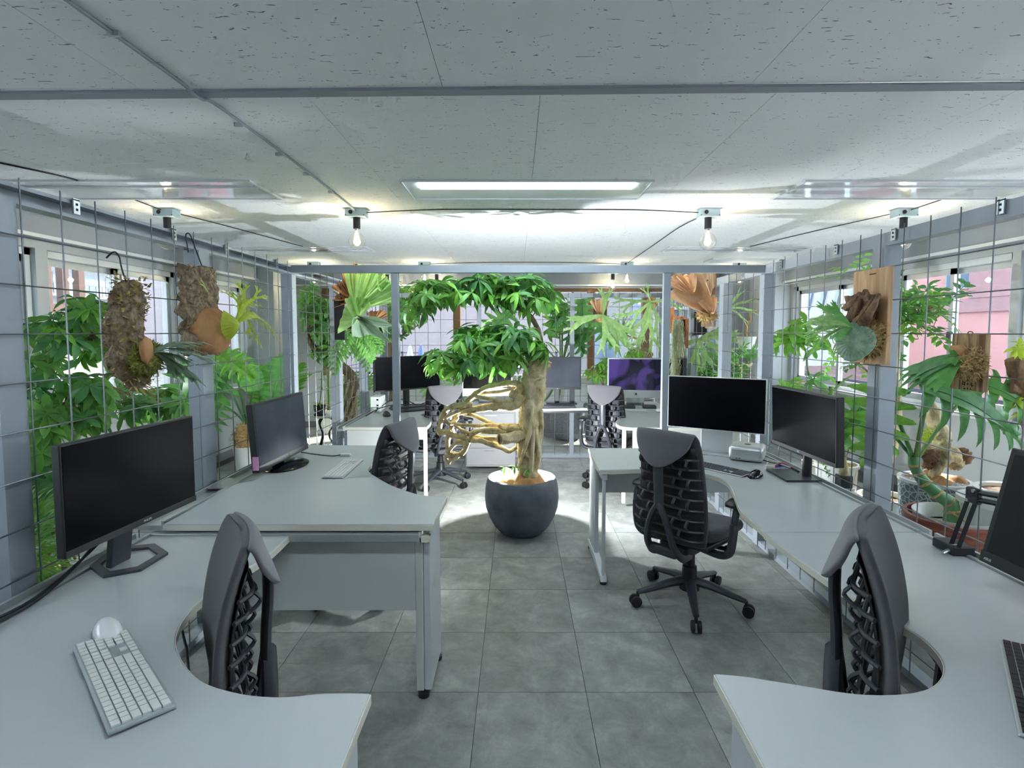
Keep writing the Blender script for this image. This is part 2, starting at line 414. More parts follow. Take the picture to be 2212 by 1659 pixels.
# floor: screed plus separate 45 cm vinyl tiles
fl = struct(MB().bx(XL - .2, XR + .2, YF - .2, YB + .2, -.12, -.003).build('floor', MT['joint'], smooth=False), 'grey slate-look vinyl tile floor')
tm = MB().bx(-.2235, .2235, -.2235, .2235, -.003, 0).mesh('tile', MT['floor'], smooth=False)
x = -.162 - .45 * 7 + .225
while x < XR + .1:
    y = 2.17 - .45 + .225
    while y < YB + .1:
        if x + .225 < XR + .15 and x - .225 > XL - .2:
            inst('tile', tm, fl, Matrix.Translation((x, y, 0)) @ Matrix.Rotation(rnd.choice((0, 1, 2, 3)) * math.pi / 2, 4, 'Z'))
        y += .45
    x += .45
nt = MB().bx(XL, XR, YF, 1.715, -.003, 0).build('tile', MT['floor'], fl, smooth=False); nt['kind'] = 'stuff'
# ceiling: slab with boards hung under it
ce = struct(MB().bx(XL - .2, XR + .2, YF - .2, YB + .2, ZC + .012, ZC + .15).build('ceiling', MT['white_trim'], smooth=False), 'white rockwool board ceiling with dark fissures')
def cpan(x0, x1, y0, y1): MB().bx(x0 + .001, x1 - .001, y0 + .001, y1 - .001, ZC, ZC + .012).build('ceiling_board', MT['ceil'], ce, smooth=False)
xs = [-.28 + 1.15 * k for k in range(-4, 5)]
ys = [YF, -.55, .1, .75, 1.42, 2.11]
for a, b in zip(xs[:-1], xs[1:]):
    for c, d in zip(ys[:-1], ys[1:]):
        if b > XL and a < XR: cpan(max(a, XL), min(b, XR), c, d)
xs = [.09 + .91 * k for k in range(-5, 6)]; ys = [2.11 + .91 * k for k in range(8)]
for a, b in zip(xs[:-1], xs[1:]):
    for c, d in zip(ys[:-1], ys[1:]):
        if b > XL and a < XR: cpan(max(a, XL), min(b, XR), c, min(d, YB))
tr = struct(MB().box(((XL + XR) / 2, 2.115, ZC - .006), (XR - XL - .3, .055, .012), rz=-.022).build('trim_1', MT['beam_paint'], bevel=.003), 'grey metal strip across the ceiling')

# side walls with sliding aluminium windows
WN = [0]
def side_wall(name, X, sgn, wins, label):
    t = struct(bpy.data.objects.new(name, None), label); COL.objects.link(t)
    T = .18; x0, x1 = (X, X + sgn * T)
    MB().bx(x0, x1, YF, YB, 0, .80).build('wall_lower', MT['wall'], t, smooth=False)
    MB().bx(x0, x1, YF, YB, 2.10, ZC).build('wall_upper', MT['wall'], t, smooth=False)
    prev = YF
    for (a, b) in wins + [(YB, YB)]:
        if a - prev > .005: MB().bx(x0, x1, prev, a, .80, 2.10).build('wall_pier', MT['wall'], t, smooth=False)
        prev = b
    struct(MB().bx(x0, x0 - sgn * .015, YF, YB, 0, .09).build('baseboard_' + name.split('_')[1], MT['base'], smooth=False), 'grey baseboard along the %s wall' % name.split('_')[1])
    # boxed beam with a white cornice strip, and the sill board
    tb = struct(MB().bx(x0, x0 - sgn * .10, YF, YB - .3, 2.16, ZC).build('trim_%d' % (2 if sgn < 0 else 3), MT['beam_paint'], smooth=False), 'grey boxed beam above the %s windows' % name.split('_')[1])
    MB().bx(x0 - sgn * .10, x0 - sgn * .125, YF, YB - .3, 2.325, 2.395).build('cornice_strip', MT['white_trim'], tb, smooth=False)
    MB().bx(x0 - sgn * .10, x0 - sgn * .115, YF, YB - .3, 2.16, 2.185).build('cornice_strip', MT['white_trim'], tb, smooth=False)
    for (a, b) in wins:
        WN[0] += 1
        w = struct(bpy.data.objects.new('window_%d' % WN[0], None), 'sliding aluminium window in the %s wall' % name.split('_')[1]); COL.objects.link(w)
        xm = X + sgn * .09
        MB().bx(X - sgn * .05, X + sgn * .14, a, b, .80, .825).build('window_sill', MT['white_trim'], w, smooth=False)
        f = MB(); fw = .05
        f.bx(xm - .05, xm + .05, a, a + fw, .825, 2.10).bx(xm - .05, xm + .05, b - fw, b, .825, 2.10)
        f.bx(xm - .05, xm + .05, a, b, 2.05, 2.10).bx(xm - .05, xm + .05, a, b, .825, .865)
        f.build('window_frame', MT['white_trim'], w, smooth=False)
        mid = (a + b) / 2
        for (c, d, off) in ((a + fw, mid + .03, -.02), (mid - .03, b - fw, .02)):
            sx = xm - sgn * off; g = MB(); q = .045
            g.bx(sx - .012, sx + .012, c, c + q, .865, 2.05).bx(sx - .012, sx + .012, d - q, d, .865, 2.05)
            g.bx(sx - .012, sx + .012, c, d, 2.0, 2.05).bx(sx - .012, sx + .012, c, d, .865, .92)
            s = g.build('sash', MT['alu'], w, smooth=False)
            MB().bx(sx - .002, sx + .002, c + q, d - q, .92, 2.0).build('pane', MT['glass'], s, smooth=False)
        # dark latch on the meeting stile
        MB().bx(xm - sgn * .03, xm - sgn * .05, mid - .012, mid + .012, 1.42, 1.50).build('latch', MT['graph'], w, bevel=.003)
side_wall('wall_left', XL, -1, [(-1.2, .85), (.95, 2.42), (2.5, 3.92), (4.02, 5.55), (5.62, 6.92)], 'white wall with a band of windows on the left')
side_wall('wall_right', XR, 1, [(-1.2, .85), (.95, 2.5), (2.6, 4.05), (4.12, 5.40), (5.46, 7.35)], 'white wall with a band of windows on the right')
# back wall with one brown timber window band
t = struct(bpy.data.objects.new('wall_back', None), 'white back wall around a brown-framed window band'); COL.objects.link(t)
MB().bx(XL, XR, YB, YB + .18, 0, .77).build('wall_lower', MT['wall'], t, smooth=False)
MB().bx(XL, XR, YB, YB + .18, 2.18, ZC).build('wall_upper', MT['wall'], t, smooth=False)
MB().bx(XL, -3.05, YB, YB + .18, .77, 2.18).build('wall_pier', MT['wall'], t, smooth=False)
MB().bx(3.32, XR, YB, YB + .18, .77, 2.18).build('wall_pier', MT['wall'], t, smooth=False)
struct(MB().bx(XL, XR, YB - .02, YB, 0, .09).build('baseboard_back', MT['base'], smooth=False), 'grey baseboard along the back wall')
tb = struct(MB().bx(XL, XR, YB - .14, YB, 2.20, ZC).build('trim_4', MT['beam_paint'], smooth=False), 'grey boxed beam above the back windows')
MB().bx(XL, XR, YB - .155, YB - .14, 2.20, 2.225).build('cornice_strip', MT['white_trim'], tb, smooth=False)
w = struct(bpy.data.objects.new('window_20', None), 'wide brown-framed window band in the back wall'); COL.objects.link(w)
mull = [-3.05, -2.0, -.945, .1, 1.16, 2.02, 3.32]
MB().bx(-3.05, 3.32, YB + .02, YB + .12, .77, .82).build('window_sill', MT['white_trim'], w, smooth=False)
MB().bx(-3.05, 3.32, YB + .02, YB + .12, 2.13, 2.18).build('window_frame', MT['brown'], w, smooth=False)
for i, m_ in enumerate(mull):
    if i == 3: continue
    MB().bx(m_ - .055 + (.05 if i == 0 else 0) - (.05 if i == 6 else 0), m_ + .055 + (.05 if i == 0 else 0) - (.05 if i == 6 else 0), YB + .0, YB + .12, .82, 2.13).build('mullion', MT['brown'], w, smooth=False)
ml = [-3.0, -2.0, -.945, 1.16, 2.02, 3.27]
for a, b in zip(ml[:-1], ml[1:]):
    MB().bx(a + .055, b - .055, YB + .058, YB + .062, .82, 2.13).build('pane', MT['glass'], w, smooth=False)
# corner piers and rear wall
struct(MB().bx(XL, XL + .30, 7.05, 7.75, 0, ZC).build('wall_pier_left', MT['wall'], smooth=False), 'grey pier in the left rear corner')
struct(MB().bx(XR - .30, XR, 7.42, YB, 0, ZC).build('wall_pier_right', MT['wall'], smooth=False), 'white pier in the right rear corner')
struct(MB().bx(XR - .62, XR - .30, 8.05, YB, 0, ZC).build('wall_corner_right', MT['beam_paint'], smooth=False), 'grey return wall in the right rear corner')
struct(MB().bx(XL, XR, YF - .18, YF, 0, ZC).build('wall_front', MT['wall'], smooth=False), 'white wall behind the viewer')

# ================================================================== outside
OM = {'pinkgrey': mat('ext_pinkish_siding', (132, 123, 127), 0.8, var=0.04, vs=1, stretch=(6, 6, .2)), 'white': mat('ext_white_render', (140, 141, 142), 0.85, var=0.02, vs=.5),
      'pink': mat('ext_pink_render', (176, 130, 130), 0.85, var=0.03, vs=1), 'mauve': mat('ext_mauve_tile', (146, 114, 118), 0.8, var=0.05, vs=4),
      'bluegrey': mat('ext_blue_grey', (112, 128, 146), 0.8), 'grey': mat('ext_grey', (93, 97, 102), 0.8), 'win': mat('ext_window_glass', (89, 108, 127), 0.1, spec=0.8),
      'slat': mat('ext_brown_slat', (79, 57, 50), 0.7), 'ground': mat('ext_ground', (167, 170, 176), 0.9, var=.1, vs=.3), 'rail': mat('ext_rail', (57, 61, 70), 0.5),
      'blue': mat('ext_blue_canvas', (71, 89, 127), 0.8), 'pale': mat('ext_pale_wall', (141, 138, 134), 0.85), 'roof': mat('ext_mauve_roof', (99, 78, 79), .8, var=.15, vs=3)}
struct(MB().bx(-80, 80, -40, 120, -6.2, -6).build('ground', OM['ground'], smooth=False), 'pale paved ground outside the windows')
def building(name, label, x0, x1, y0, y1, z0, z1, m, wins=(), face='y', parts=None):
    t = thing(name, label, 'building', ((x0 + x1) / 2, (y0 + y1) / 2, z0))
    MB().bx(x0, x1, y0, y1, z0, z1).build('walls', m, t, smooth=False, world=True)
    MB().bx(x0 - .15, x1 + .15, y0 - .15, y1 + .15, z1, z1 + .25).build('parapet', m, t, smooth=False, world=True)
    for (a, b, c, d) in wins:
        if face == 'y':
            q = MB().bx(a, b, y0 - .06, y0 + .02, c, d).build('window', OM['white'], t, smooth=False, world=True)
            g = MB().bx(a + .08, b - .08, y0 - .075, y0 - .055, c + .08, d - .08)
        elif face == '+x':
            q = MB().bx(x1 - .02, x1 + .06, a, b, c, d).build('window', OM['white'], t, smooth=False, world=True)
            g = MB().bx(x1 + .055, x1 + .075, a + .08, b - .08, c + .08, d - .08)
        else:
            q = MB().bx(x0 - .06, x0 + .02, a, b, c, d).build('window', OM['white'], t, smooth=False, world=True)
            g = MB().bx(x0 - .075, x0 - .055, a + .08, b - .08, c + .08, d - .08)
        L = t.location; g.v = [(v[0] - L.x, v[1] - L.y, v[2] - L.z) for v in g.v]
        g.build('pane', OM['win'], q, smooth=False)
    return t
def balcony(t, x0, x1, y0, y1, z, h, axis='y', n=16, solid=None):
    L = t.location
    MB().bx(x0, x1, y0, y1, z - .12, z).build('balcony_slab', OM['white'], t, smooth=False, world=True)
    if solid: MB().bx(x0, x1, y0, y0 + .08, z, z + h * .5).build('balcony_panel', solid, t, smooth=False, world=True)
    b = MB()
    if axis == 'y':
        b.bx(x0, x1, y0, y0 + .05, z + h - .05, z + h)
        for k in range(n): xx = x0 + (x1 - x0) * (k + .5) / n; b.bx(xx - .02, xx + .02, y0, y0 + .04, z, z + h)
    else:
        xf = x0 if axis == '-x' else x1 - .05
        b.bx(xf, xf + .05, y0, y1, z + h - .05, z + h)
        for k in range(n): yy = y0 + (y1 - y0) * (k + .5) / n; b.bx(xf, xf + .04, yy - .02, yy + .02, z, z + h)
    b.build('railing', OM['rail'], t, smooth=False, world=True)
# behind the back windows
t = building('apartment_building', 'pinkish grey sided building behind the back window, left half', -16, 2.2, 22, 30, -6, 9, OM['pinkgrey'],
             [(-14, -12.2, 3.2, 5.0), (-10, -8.2, 3.2, 5.0), (-6.5, -4.9, 3.1, 4.8), (-3.4, -1.4, 3.0, 4.9), (-9, -7.4, -2, 0), (-13, -11, -2, 0)])
t = building('white_apartment', 'white apartment block with railed balconies behind the back window', 2.6, 13, 25, 33, -6, 12, OM['white'],
             [(3.2, 4.6, 3.6, 5.4), (6.6, 7.9, .2, 1.5), (8.6, 10.2, 3.6, 5.4), (8.6, 9.8, .2, 1.6), (3.4, 4.9, -.4, 1.6), (5.2, 6.2, 1.8, 3.2)])
balcony(t, 6.4, 12.5, 23.9, 25, .0, 1.0, n=44); balcony(t, 6.4, 12.5, 23.9, 25, 2.6, 1.0, n=44); balcony(t, 5.4, 9.5, 23.9, 25, 4.4, 1.0, n=30)
building('low_house', 'low pale house with mauve walls behind the back window, left end', -13, -6.0, 15, 18, -6, .0, OM['mauve'])
b = thing('chain_fence', 'grey mesh fence standing outside the back window', 'fence', (-3, 14, -6))
for k in range(9): MB().bx(-7.0 + k * 1.0, -6.95 + k * 1.0, 14, 14.05, -6, 1.0).build('post', OM['rail'], b, smooth=False, world=True)
for z in (.95, .55, .15, -.25): MB().bx(-7, 1.05, 14.0, 14.03, z, z + .025).build('rail', OM['rail'], b, smooth=False, world=True)
for px, lab in ((886, 'closed pale blue parasol outside, left of the pair'), (910, 'closed blue parasol outside, right of the pair')):
    p = atY(px, 790, 13.2)
    q = thing('parasol', lab, 'parasol', (p.x, p.y, -6), group='closed parasols outside')
    MB().lathe([(.03, -.6), (.17, -.45), (.14, .1), (.03, .62)], (0, 0, 6.55), 10).build('canopy', OM['blue'] if px > 900 else OM['white'], q)
    MB().cyl((0, 0, 0), (0, 0, 7.2), .025, n=8).build('pole', OM['white'], q)
# left of the room
sc = thing('slat_screen', 'tall brown timber slat screen outside the left window', 'screen', (-5.3, 5, 1.75))
MB().bx(-5.36, -5.24, 2.0, 6.75, 1.70, 1.82).build('bottom_rail', OM['slat'], sc, smooth=False, world=True)
for k in range(20): MB().bx(-5.35, -5.27, 2.1 + k * .235, 2.19 + k * .235, 1.82, 4.6).build('slat', OM['slat'], sc, smooth=False, world=True)
building('garden_wall', 'white rendered boundary wall under the slat screen', -5.7, -5.2, 1.0, 6.8, -6, 1.45, OM['pale'])
w_ = [(38 + k * 3.0, 39.9 + k * 3.0, z, z + 1.7) for k in range(7) for z in (-1, 2, 5, 8, 11)]
t = building('tower_block', 'pale high-rise with rows of balconies beyond the slat screen', -52, -40, 37, 60, -6, 16, OM['white'], w_, '+x')
for z in (-1.3, 1.7, 4.7, 7.7, 10.7): balcony(t, -40, -38.9, 37, 60, z, 1.0, '+x', n=30)
t = building('office_block', 'blue-grey office block far off to the left', -60, -44, 66, 100, -6, 2.6, OM['bluegrey'], [(67 + k * 3.4, 69.4 + k * 3.4, z, z + 1.2) for k in range(9) for z in (-3.4, -1.2, 1.0)], '+x')
t = building('stepped_block', 'grey stepped building far off to the left', -43, -36, 78, 100, -6, 3.6, OM['grey'], [(79 + k * 3.0, 81 + k * 3.0, z, z + 1.2) for k in range(6) for z in (-1.2, 1.4)], '+x')
building('flat_roof_shed', 'pale flat-roofed shed outside the left window', -16, -9, 14, 24, -6, .55, OM['pale'])
# right of the room
t = building('pink_building', 'pink rendered building outside the right window', 11.5, 18, 11.8, 18.2, -6, 9, OM['pink'],
             [(13.0, 14.6, 2.6, 4.6), (16, 17.4, 2.6, 4.6)], '-x')
MB().bx(11.44, 11.5, 11.8, 18.2, 2.0, 2.35).build('band_course', OM['mauve'], t, smooth=False, world=True)
MB().bx(11.42, 11.5, 11.8, 13.8, 2.35, 8).build('upper_wall', OM['mauve'], t, smooth=False, world=True)
t = building('mauve_tower', 'mauve tiled tower with balconies outside the right window', 22, 30, 26.5, 32, -6, 16, OM['mauve'], [(27.2, 28.6, z, z + 1.6) for z in (1, 4, 7)] + [(29.8, 31.2, z, z + 1.6) for z in (1, 4, 7)], '-x')
for z in (.6, 3.6, 6.6): balcony(t, 21, 22, 26.5, 32, z, 1.0, '-x', n=20, solid=None)
t = building('blue_house', 'pale blue-grey house outside the right window', 17, 24, 21, 25.5, -6, 2.3, OM['bluegrey'], [(21.6, 22.8, -.4, .8), (23.6, 24.8, -.4, .8)], '-x')
balcony(t, 15.6, 17, 20.5, 25.5, -1.4, 1.1, '-x', n=36)
t = building('white_hall', 'white hall with a slanted truss front outside the right window', 30, 40, 34, 60, -6, 8.5, OM['white'])
for k in range(9): MB().box((29.9, 36 + k * 2.4, 6.0), (.2, .5, 4.6), M=Matrix.Rotation(.35, 3, 'X')).build('truss_bar', OM['bluegrey'], t, smooth=False, world=True)
t = building('low_roof_house', 'low house with a mauve tiled roof outside the right window', 8.6, 13, 13.5, 18.5, -6, -.9, OM['white'])
i_ = MB(); i_.prism([(13.2, -.9), (18.8, -.9), (16, .5)], 8.4, 13.2)
i_.v = [(v[2], v[0], v[1]) for v in i_.v]; i_.build('roof', OM['roof'], t, smooth=False, world=True)
rl = thing('railing_fence', 'dark metal railing outside the right window', 'railing', (6.6, 10, -6))
for k in range(34): MB().bx(6.58, 6.61, 6.6 + k * .2, 6.63 + k * .2, -.29, .55).build('bar', OM['rail'], rl, smooth=False, world=True)
MB().bx(6.57, 6.62, 6.5, 13.4, .52, .57).build('top_rail', OM['rail'], rl, smooth=False, world=True)
building('white_parapet', 'white parapet outside the right window below the railing', 6.5, 6.9, 6.0, 13.6, -6, -.55, OM['white'])
# ================================================================== steel cage around the desks
PL, PR = -1.53, 1.68            # planes of the wire mesh on the left and the right
YP, YE = 3.76, 6.42             # portal frame, rear fence
ZT = 1.955
cage = thing('steel_cage', 'grey painted steel post and beam frame enclosing the desks', 'frame', (0, 3.6, 0))
def chan(x, y, z0, z1, sx, sy, open_x):       # C-channel post, open on one side
    t = .012
    poly = [(-sx / 2, -sy / 2), (sx / 2, -sy / 2), (sx / 2, -sy / 2 + t), (-sx / 2 + t, -sy / 2 + t), (-sx / 2 + t, sy / 2 - t), (sx / 2, sy / 2 - t), (sx / 2, sy / 2), (-sx / 2, sy / 2)]
    if open_x < 0: poly = [(-p[0], p[1]) for p in reversed(poly)]
    return MB().prism([(x + p[0], y + p[1]) for p in poly], z0, z1)
postsL = [(.62, 0), (1.645, 0), (2.69, 0), (YP, 1), (4.72, 0), (5.56, 0), (YE, 1)]
postsR = [(.5, 0), (1.5, 0), (2.555, 0), (YP, 1), (4.5, 0), (5.32, 0), (YE, 1)]
for X, sg, ps in ((PL - .045, -1, postsL), (PR + .045, 1, postsR)):
    for y, corner in ps:
        chan(X, y, 0, ZT - .06, .075, .09 if not corner else .07, sg).build('post', MT['steel'], cage, smooth=False, world=True)
    b = chan(0, 0, 0, 1, .06, .06, 1); b.v = [(X + v[0], .4 + v[2] * (YE + .03 - .4), ZT - .03 + v[1]) for v in b.v]
    b.build('beam', MT['steel'], cage, smooth=False, world=True)
    MB().bx(X - .03, X + .03, .4, YE, .0, .035).build('bottom_rail', MT['steel'], cage, smooth=False, world=True)
    for y in [.9, 1.42, 1.92, 2.46, 2.9, 3.5, 4.1, 5.0, 5.9]:      # small perforated fixing brackets on the beam
        k = MB().bx(X - sg * .034, X - sg * .040, y - .014, y + .014, ZT - .045, ZT + .008).bx(X - sg * .04, X + sg * .02, y - .014, y + .014, ZT + .001, ZT + .005).build('bracket', MT['zinc'], cage, smooth=False, world=True)
        for dz in (-.03, -.012):
            h = MB().bx(X - sg * .0405, X - sg * .0415, y - .004, y + .004, ZT + dz - .004, ZT + dz + .004); L = cage.location
            h.v = [(v[0] - L.x, v[1] - L.y, v[2] - L.z) for v in h.v]; h.build('slot', MT['blk_soft'], k, smooth=False)
MB().bx(PL - .07, PR + .07, YP - .025, YP + .025, ZT - .05, ZT).build('portal_beam', MT['steel'], cage, smooth=False, world=True)
for x_ in (-.84, 1.03): MB().bx(x_ - .024, x_ + .024, YP - .022, YP + .022, 0, ZT - .05).build('post', MT['steel'], cage, smooth=False, world=True, bevel=.003)
MB().bx(PL - .07, PR + .07, YE - .025, YE + .025, ZT - .05, ZT).build('rear_beam', MT['steel'], cage, smooth=False, world=True)
MB().bx(PL - .07, PR + .07, YE - .025, YE + .025, .0, .045).build('bottom_rail', MT['steel'], cage, smooth=False, world=True)
for x_ in (-.45, .65): MB().bx(x_ - .025, x_ + .025, YE - .025, YE + .025, .045, ZT - .05).build('post', MT['steel'], cage, smooth=False, world=True)
# wire mesh panels: every wire is a piece of its panel
wr = .0026
wv = MB().cyl((0, 0, .03), (0, 0, 1.972), wr, n=6).mesh('wire', MT['wire'])
def mesh_panel(label, axis, fixed, a, b, ph, zt=1.793):
    t = thing('wire_mesh_panel', label, 'mesh panel', (fixed, a, 0) if axis == 'y' else (a, fixed, 0), group='wire mesh panels of the cage')
    u = ph + math.ceil((a - ph) / .15) * .15; n = 0
    while u <= b + 1e-4:
        inst('wire', wv, t, Matrix.Translation((0, u - a, 0) if axis == 'y' else (u - a, 0, 0))); u += .15; n += 1
    Lg = b - a
    key = round(Lg, 3), axis
    if key not in mesh_panel.c:
        mesh_panel.c[key] = MB().cyl((0, 0, 0), (0, Lg, 0) if axis == 'y' else (Lg, 0, 0), wr, n=6).mesh('wire', MT['wire'])
    z = zt
    while z > .05:
        inst('wire', mesh_panel.c[key], t, Matrix.Translation((-.005 if (axis == 'y' and fixed > 0) else .005, 0, z) if axis == 'y' else (0, -.005, z))); z -= .15
    return t
mesh_panel.c = {}
NL = ['nearest the viewer', 'behind the nearest large monitor', 'behind the dusty monitor', 'just past the portal frame', 'beside the ultrawide monitor', 'at the far end']
for i, (p, q) in enumerate(zip(postsL[:-1], postsL[1:])): mesh_panel('wire mesh panel of the left fence ' + NL[i], 'y', PL, p[0] + .05, q[0] - .05 + (.1 if i < 2 else 0), 1.696)
NR = ['nearest the viewer', 'with the small scorched board', 'with the pale cedar board', 'just past the portal frame', 'behind the moss column', 'at the far end']
for i, (p, q) in enumerate(zip(postsR[:-1], postsR[1:])): mesh_panel('wire mesh panel of the right fence ' + NR[i], 'y', PR, p[0] + .05, q[0] - .05 + (.1 if i < 2 else 0), 1.932)
mesh_panel('wire mesh panel of the rear fence, left third', 'x', YE - .03, PL, -.47, -.30)
mesh_panel('wire mesh panel of the rear fence behind the tree trunk', 'x', YE - .03, -.43, .63, -.30)
mesh_panel('wire mesh panel of the rear fence, right third', 'x', YE - .03, .67, PR, -.30)

# ================================================================== ceiling fixtures
MT['tube_on'] = emit('lit_tube', (226, 242, 255), 14.0)
MT['acryl'] = mat('fixture_reflector', (232, 235, 238), 0.1, 0.25, coat=.6)
MT['acryl_w'] = mat('fixture_white', (228, 234, 230), 0.3)
def troffer(label, x0, x1, y0, y1, on):
    t = thing('ceiling_light', label, 'ceiling light', ((x0 + x1) / 2, (y0 + y1) / 2, ZC), group='recessed ceiling lights')
    w = .012; z0, z1 = ZC - .012, ZC
    f = MB(); f.bx(x0, x1, y0, y0 + w, z0, z1).bx(x0, x1, y1 - w, y1, z0, z1).bx(x0, x0 + w, y0 + w, y1 - w, z0, z1).bx(x1 - w, x1, y0 + w, y1 - w, z0, z1)
    f.build('frame', MT['white_trim'], t, smooth=False, world=True)
    MB().bx(x0 + w, x1 - w, y0 + w, y1 - w, ZC - .004, ZC).build('reflector', MT['acryl_w' if on else 'acryl'], t, smooth=False, world=True)
    if on: MB().bx(x0 + .1, x1 - .1, y0 + .06, y0 + .18, ZC - .010, ZC - .005).build('lamp_panel', MT['tube_on'], t, smooth=False, world=True)
    else: MB().bx(x0 + w, x1 - w, y0 + .13, y0 + .15, ZC - .012, ZC - .004).build('divider', MT['white_trim'], t, smooth=False, world=True)
    return t
troffer('lit recessed ceiling light in the middle of the ceiling', -.715, .835, 3.345, 3.80, True)
troffer('unlit mirrored ceiling light above the left windows', -3.17, -1.62, 3.345, 3.80, False)
troffer('unlit mirrored ceiling light above the right windows', 1.745, 3.29, 3.345, 3.80, False)
troffer('unlit far ceiling light on the left', -3.15, -1.62, 5.90, 6.27, False)
troffer('unlit far ceiling light on the right', 1.64, 3.18, 5.90, 6.27, False)
troffer('added lit ceiling light, out of view, brightening the nearest desks', -.715, .835, .79, 1.245, True)  # extra unseen fixture, added in step with the rows to light the near desks
vent = thing('ceiling_vent', 'small white ceiling grille in the far right corner', 'vent', (2.85, 7.0, ZC))
MB().bx(2.45, 3.25, 6.85, 7.2, ZC - .012, ZC).build('vent_frame', MT['white_trim'], vent, smooth=False, world=True)
for k in range(12): MB().bx(2.5, 3.2, 6.88 + k * .026, 6.888 + k * .026, ZC - .02, ZC - .012).build('slat', MT['white_trim'], vent, smooth=False, world=True)

# bare bulbs on zinc junction boxes
MT['zinc_b'] = mat('pale_blue_zinc_box', (176, 198, 206), 0.4, 0.45)
MT['bulb'] = thin_glass('bulb_glass', (1, .99, .95), 0.10, 0.0, .9)
MT['fil'] = emit('warm_filament', (255, 236, 180), 120.0); MT['fil'].cycles.emission_sampling = 'NONE'
def bulb_proto():
    t = thing('pendant_bulb', '', 'lamp')
    b = MB().bx(-.075, .075, -.05, .05, -.062, 0).build('junction_box', MT['zinc_b'], t, smooth=False, bevel=.004)
    MB().cyl((-.03, -.0505, -.03), (-.03, -.054, -.03), .015, n=14).build('knockout_hole', MT['blk_soft'], b)
    for sx in (-.068, .068): MB().cyl((sx, -.05, -.052), (sx, -.053, -.052), .004, n=8).build('screw', MT['graph'], b)
    MB().cyl((0, 0, -.062), (0, 0, -.145), .026, n=18).build('socket', MT['blk'], t)
    MB().cyl((0, 0, -.145), (0, 0, -.160), .014, n=14).build('bulb_cap', MT['chrome'], t)
    g = MB().lathe([(.014, 0), (.02, -.012), (.045, -.035), (.061, -.068), (.0625, -.08), (.058, -.105), (.042, -.13), (.02, -.142), (.002, -.144)], (0, 0, -.158), 20, closed=True).build('globe', MT['bulb'], t)
    f = MB()
    for k in range(4):
        a = k * math.pi / 2 + .4
        f.tube([(math.cos(a) * .006, math.sin(a) * .006, -.205), (math.cos(a) * .012, math.sin(a) * .012, -.262)], .0042, 6)
    f.build('filament', MT['fil'], t)
    return t
proto = bulb_proto()
def bulb_light(t, e):
    d = bpy.data.lights.new('bulb_light', 'POINT'); d.energy = e; d.color = (1, .88, .66); d.shadow_soft_size = .03
    o = bpy.data.objects.new('bulb_light', d); COL.objects.link(o); o.parent = t; o.location = (0, 0, -.235)
spots = [(-2.633, 4.136, 'hanging bulb beyond the left fence, above the cork bark'), (-1.207, 4.136, 'hanging bulb on the left of the middle ceiling light'),
         (1.437, 4.136, 'hanging bulb on the right of the middle ceiling light'), (2.908, 4.136, 'hanging bulb beyond the right fence, above the tall cedar board'),
         (-2.68, 7.215, 'far hanging bulb above the rear left corner palm'), (-1.221, 7.215, 'far hanging bulb over the left end of the tree crown, higher one'), (1.453, 7.215, 'far hanging bulb over the rear right chair, higher one'),
         (2.936, 7.215, 'far hanging bulb behind the right end of the portal beam'), (-1.20, 8.15, 'farthest hanging bulb, on the left'), (1.42, 8.1, 'farthest hanging bulb, on the right'),
         (-1.95, 8.2, 'farthest bulb box beside the dried staghorn frond')]
for i, (x_, y_, lab) in enumerate(spots):
    o = proto if i == 0 else copy_tree(proto)
    o.location = (x_, y_, ZC); o['label'] = lab; o['group'] = 'bare bulbs on junction boxes'
    if i != 10: bulb_light(o, 1.1)
def cable(name, label, cat, pts, r, m, n=6, seg=4, group=None):
    pts = cr(pts, seg)
    o = MB().tube(pts, r, n).build(name, m); return tag(o, label, cat, group)
zc = ZC - .006
cond = thing('ceiling_conduit', 'slim grey conduit running along the ceiling to the left bulb', 'conduit', (-1.22, 2.5, ZC))
MB().tube(cr([(-1.27, .2, zc), (-1.25, 1.2, zc), (-1.235, 2.0, zc), (-1.225, 2.09, zc - .014), (-1.22, 2.16, zc - .014), (-1.21, 2.3, zc), (-1.2, 3.2, zc), (-1.207, 4.09, zc - .01)], 5), .0065, 8).build('tube', MT['steel'], cond, world=True)
for y_ in (.9, 1.3, 1.72, 2.45, 2.85, 3.2, 3.6): MB().bx(-1.245 + .011 * (y_ - .9) - .018, -1.245 + .011 * (y_ - .9) + .018, y_ - .006, y_ + .006, ZC - .016, ZC).build('saddle_clip', MT['zinc'], cond, smooth=False, world=True)
CB = MT['cable']
cable('ceiling_cable', 'thin cable between the two middle bulbs along the ceiling', 'cable', [(-1.13, 4.13, zc - .02), (-.6, 4.12, zc), (.2, 4.12, zc), (.9, 4.13, zc), (1.36, 4.13, zc - .02)], .004, CB)
cable('ceiling_cable', 'thin cable running back from the middle right bulb', 'cable', [(1.44, 4.2, zc - .02), (1.42, 4.8, zc), (1.44, 5.8, zc), (1.45, 7.15, zc - .01)], .004, CB)
cable('ceiling_cable', 'thin cable over the far bulbs along the ceiling', 'cable', [(-1.15, 7.21, zc - .02), (-.4, 7.2, zc), (.6, 7.2, zc), (1.38, 7.21, zc - .02)], .004, CB)
cable('ceiling_cable', 'dark cable from the left window light towards the left bulb', 'cable', [(-3.0, 2.55, zc), (-2.85, 2.9, zc), (-2.7, 3.2, zc), (-2.66, 3.34, zc)], .005, CB)
cable('ceiling_cable', 'thin cable behind the left bulb towards the far left light', 'cable', [(-2.65, 3.82, zc), (-2.64, 4.08, zc - .01)], .004, CB)
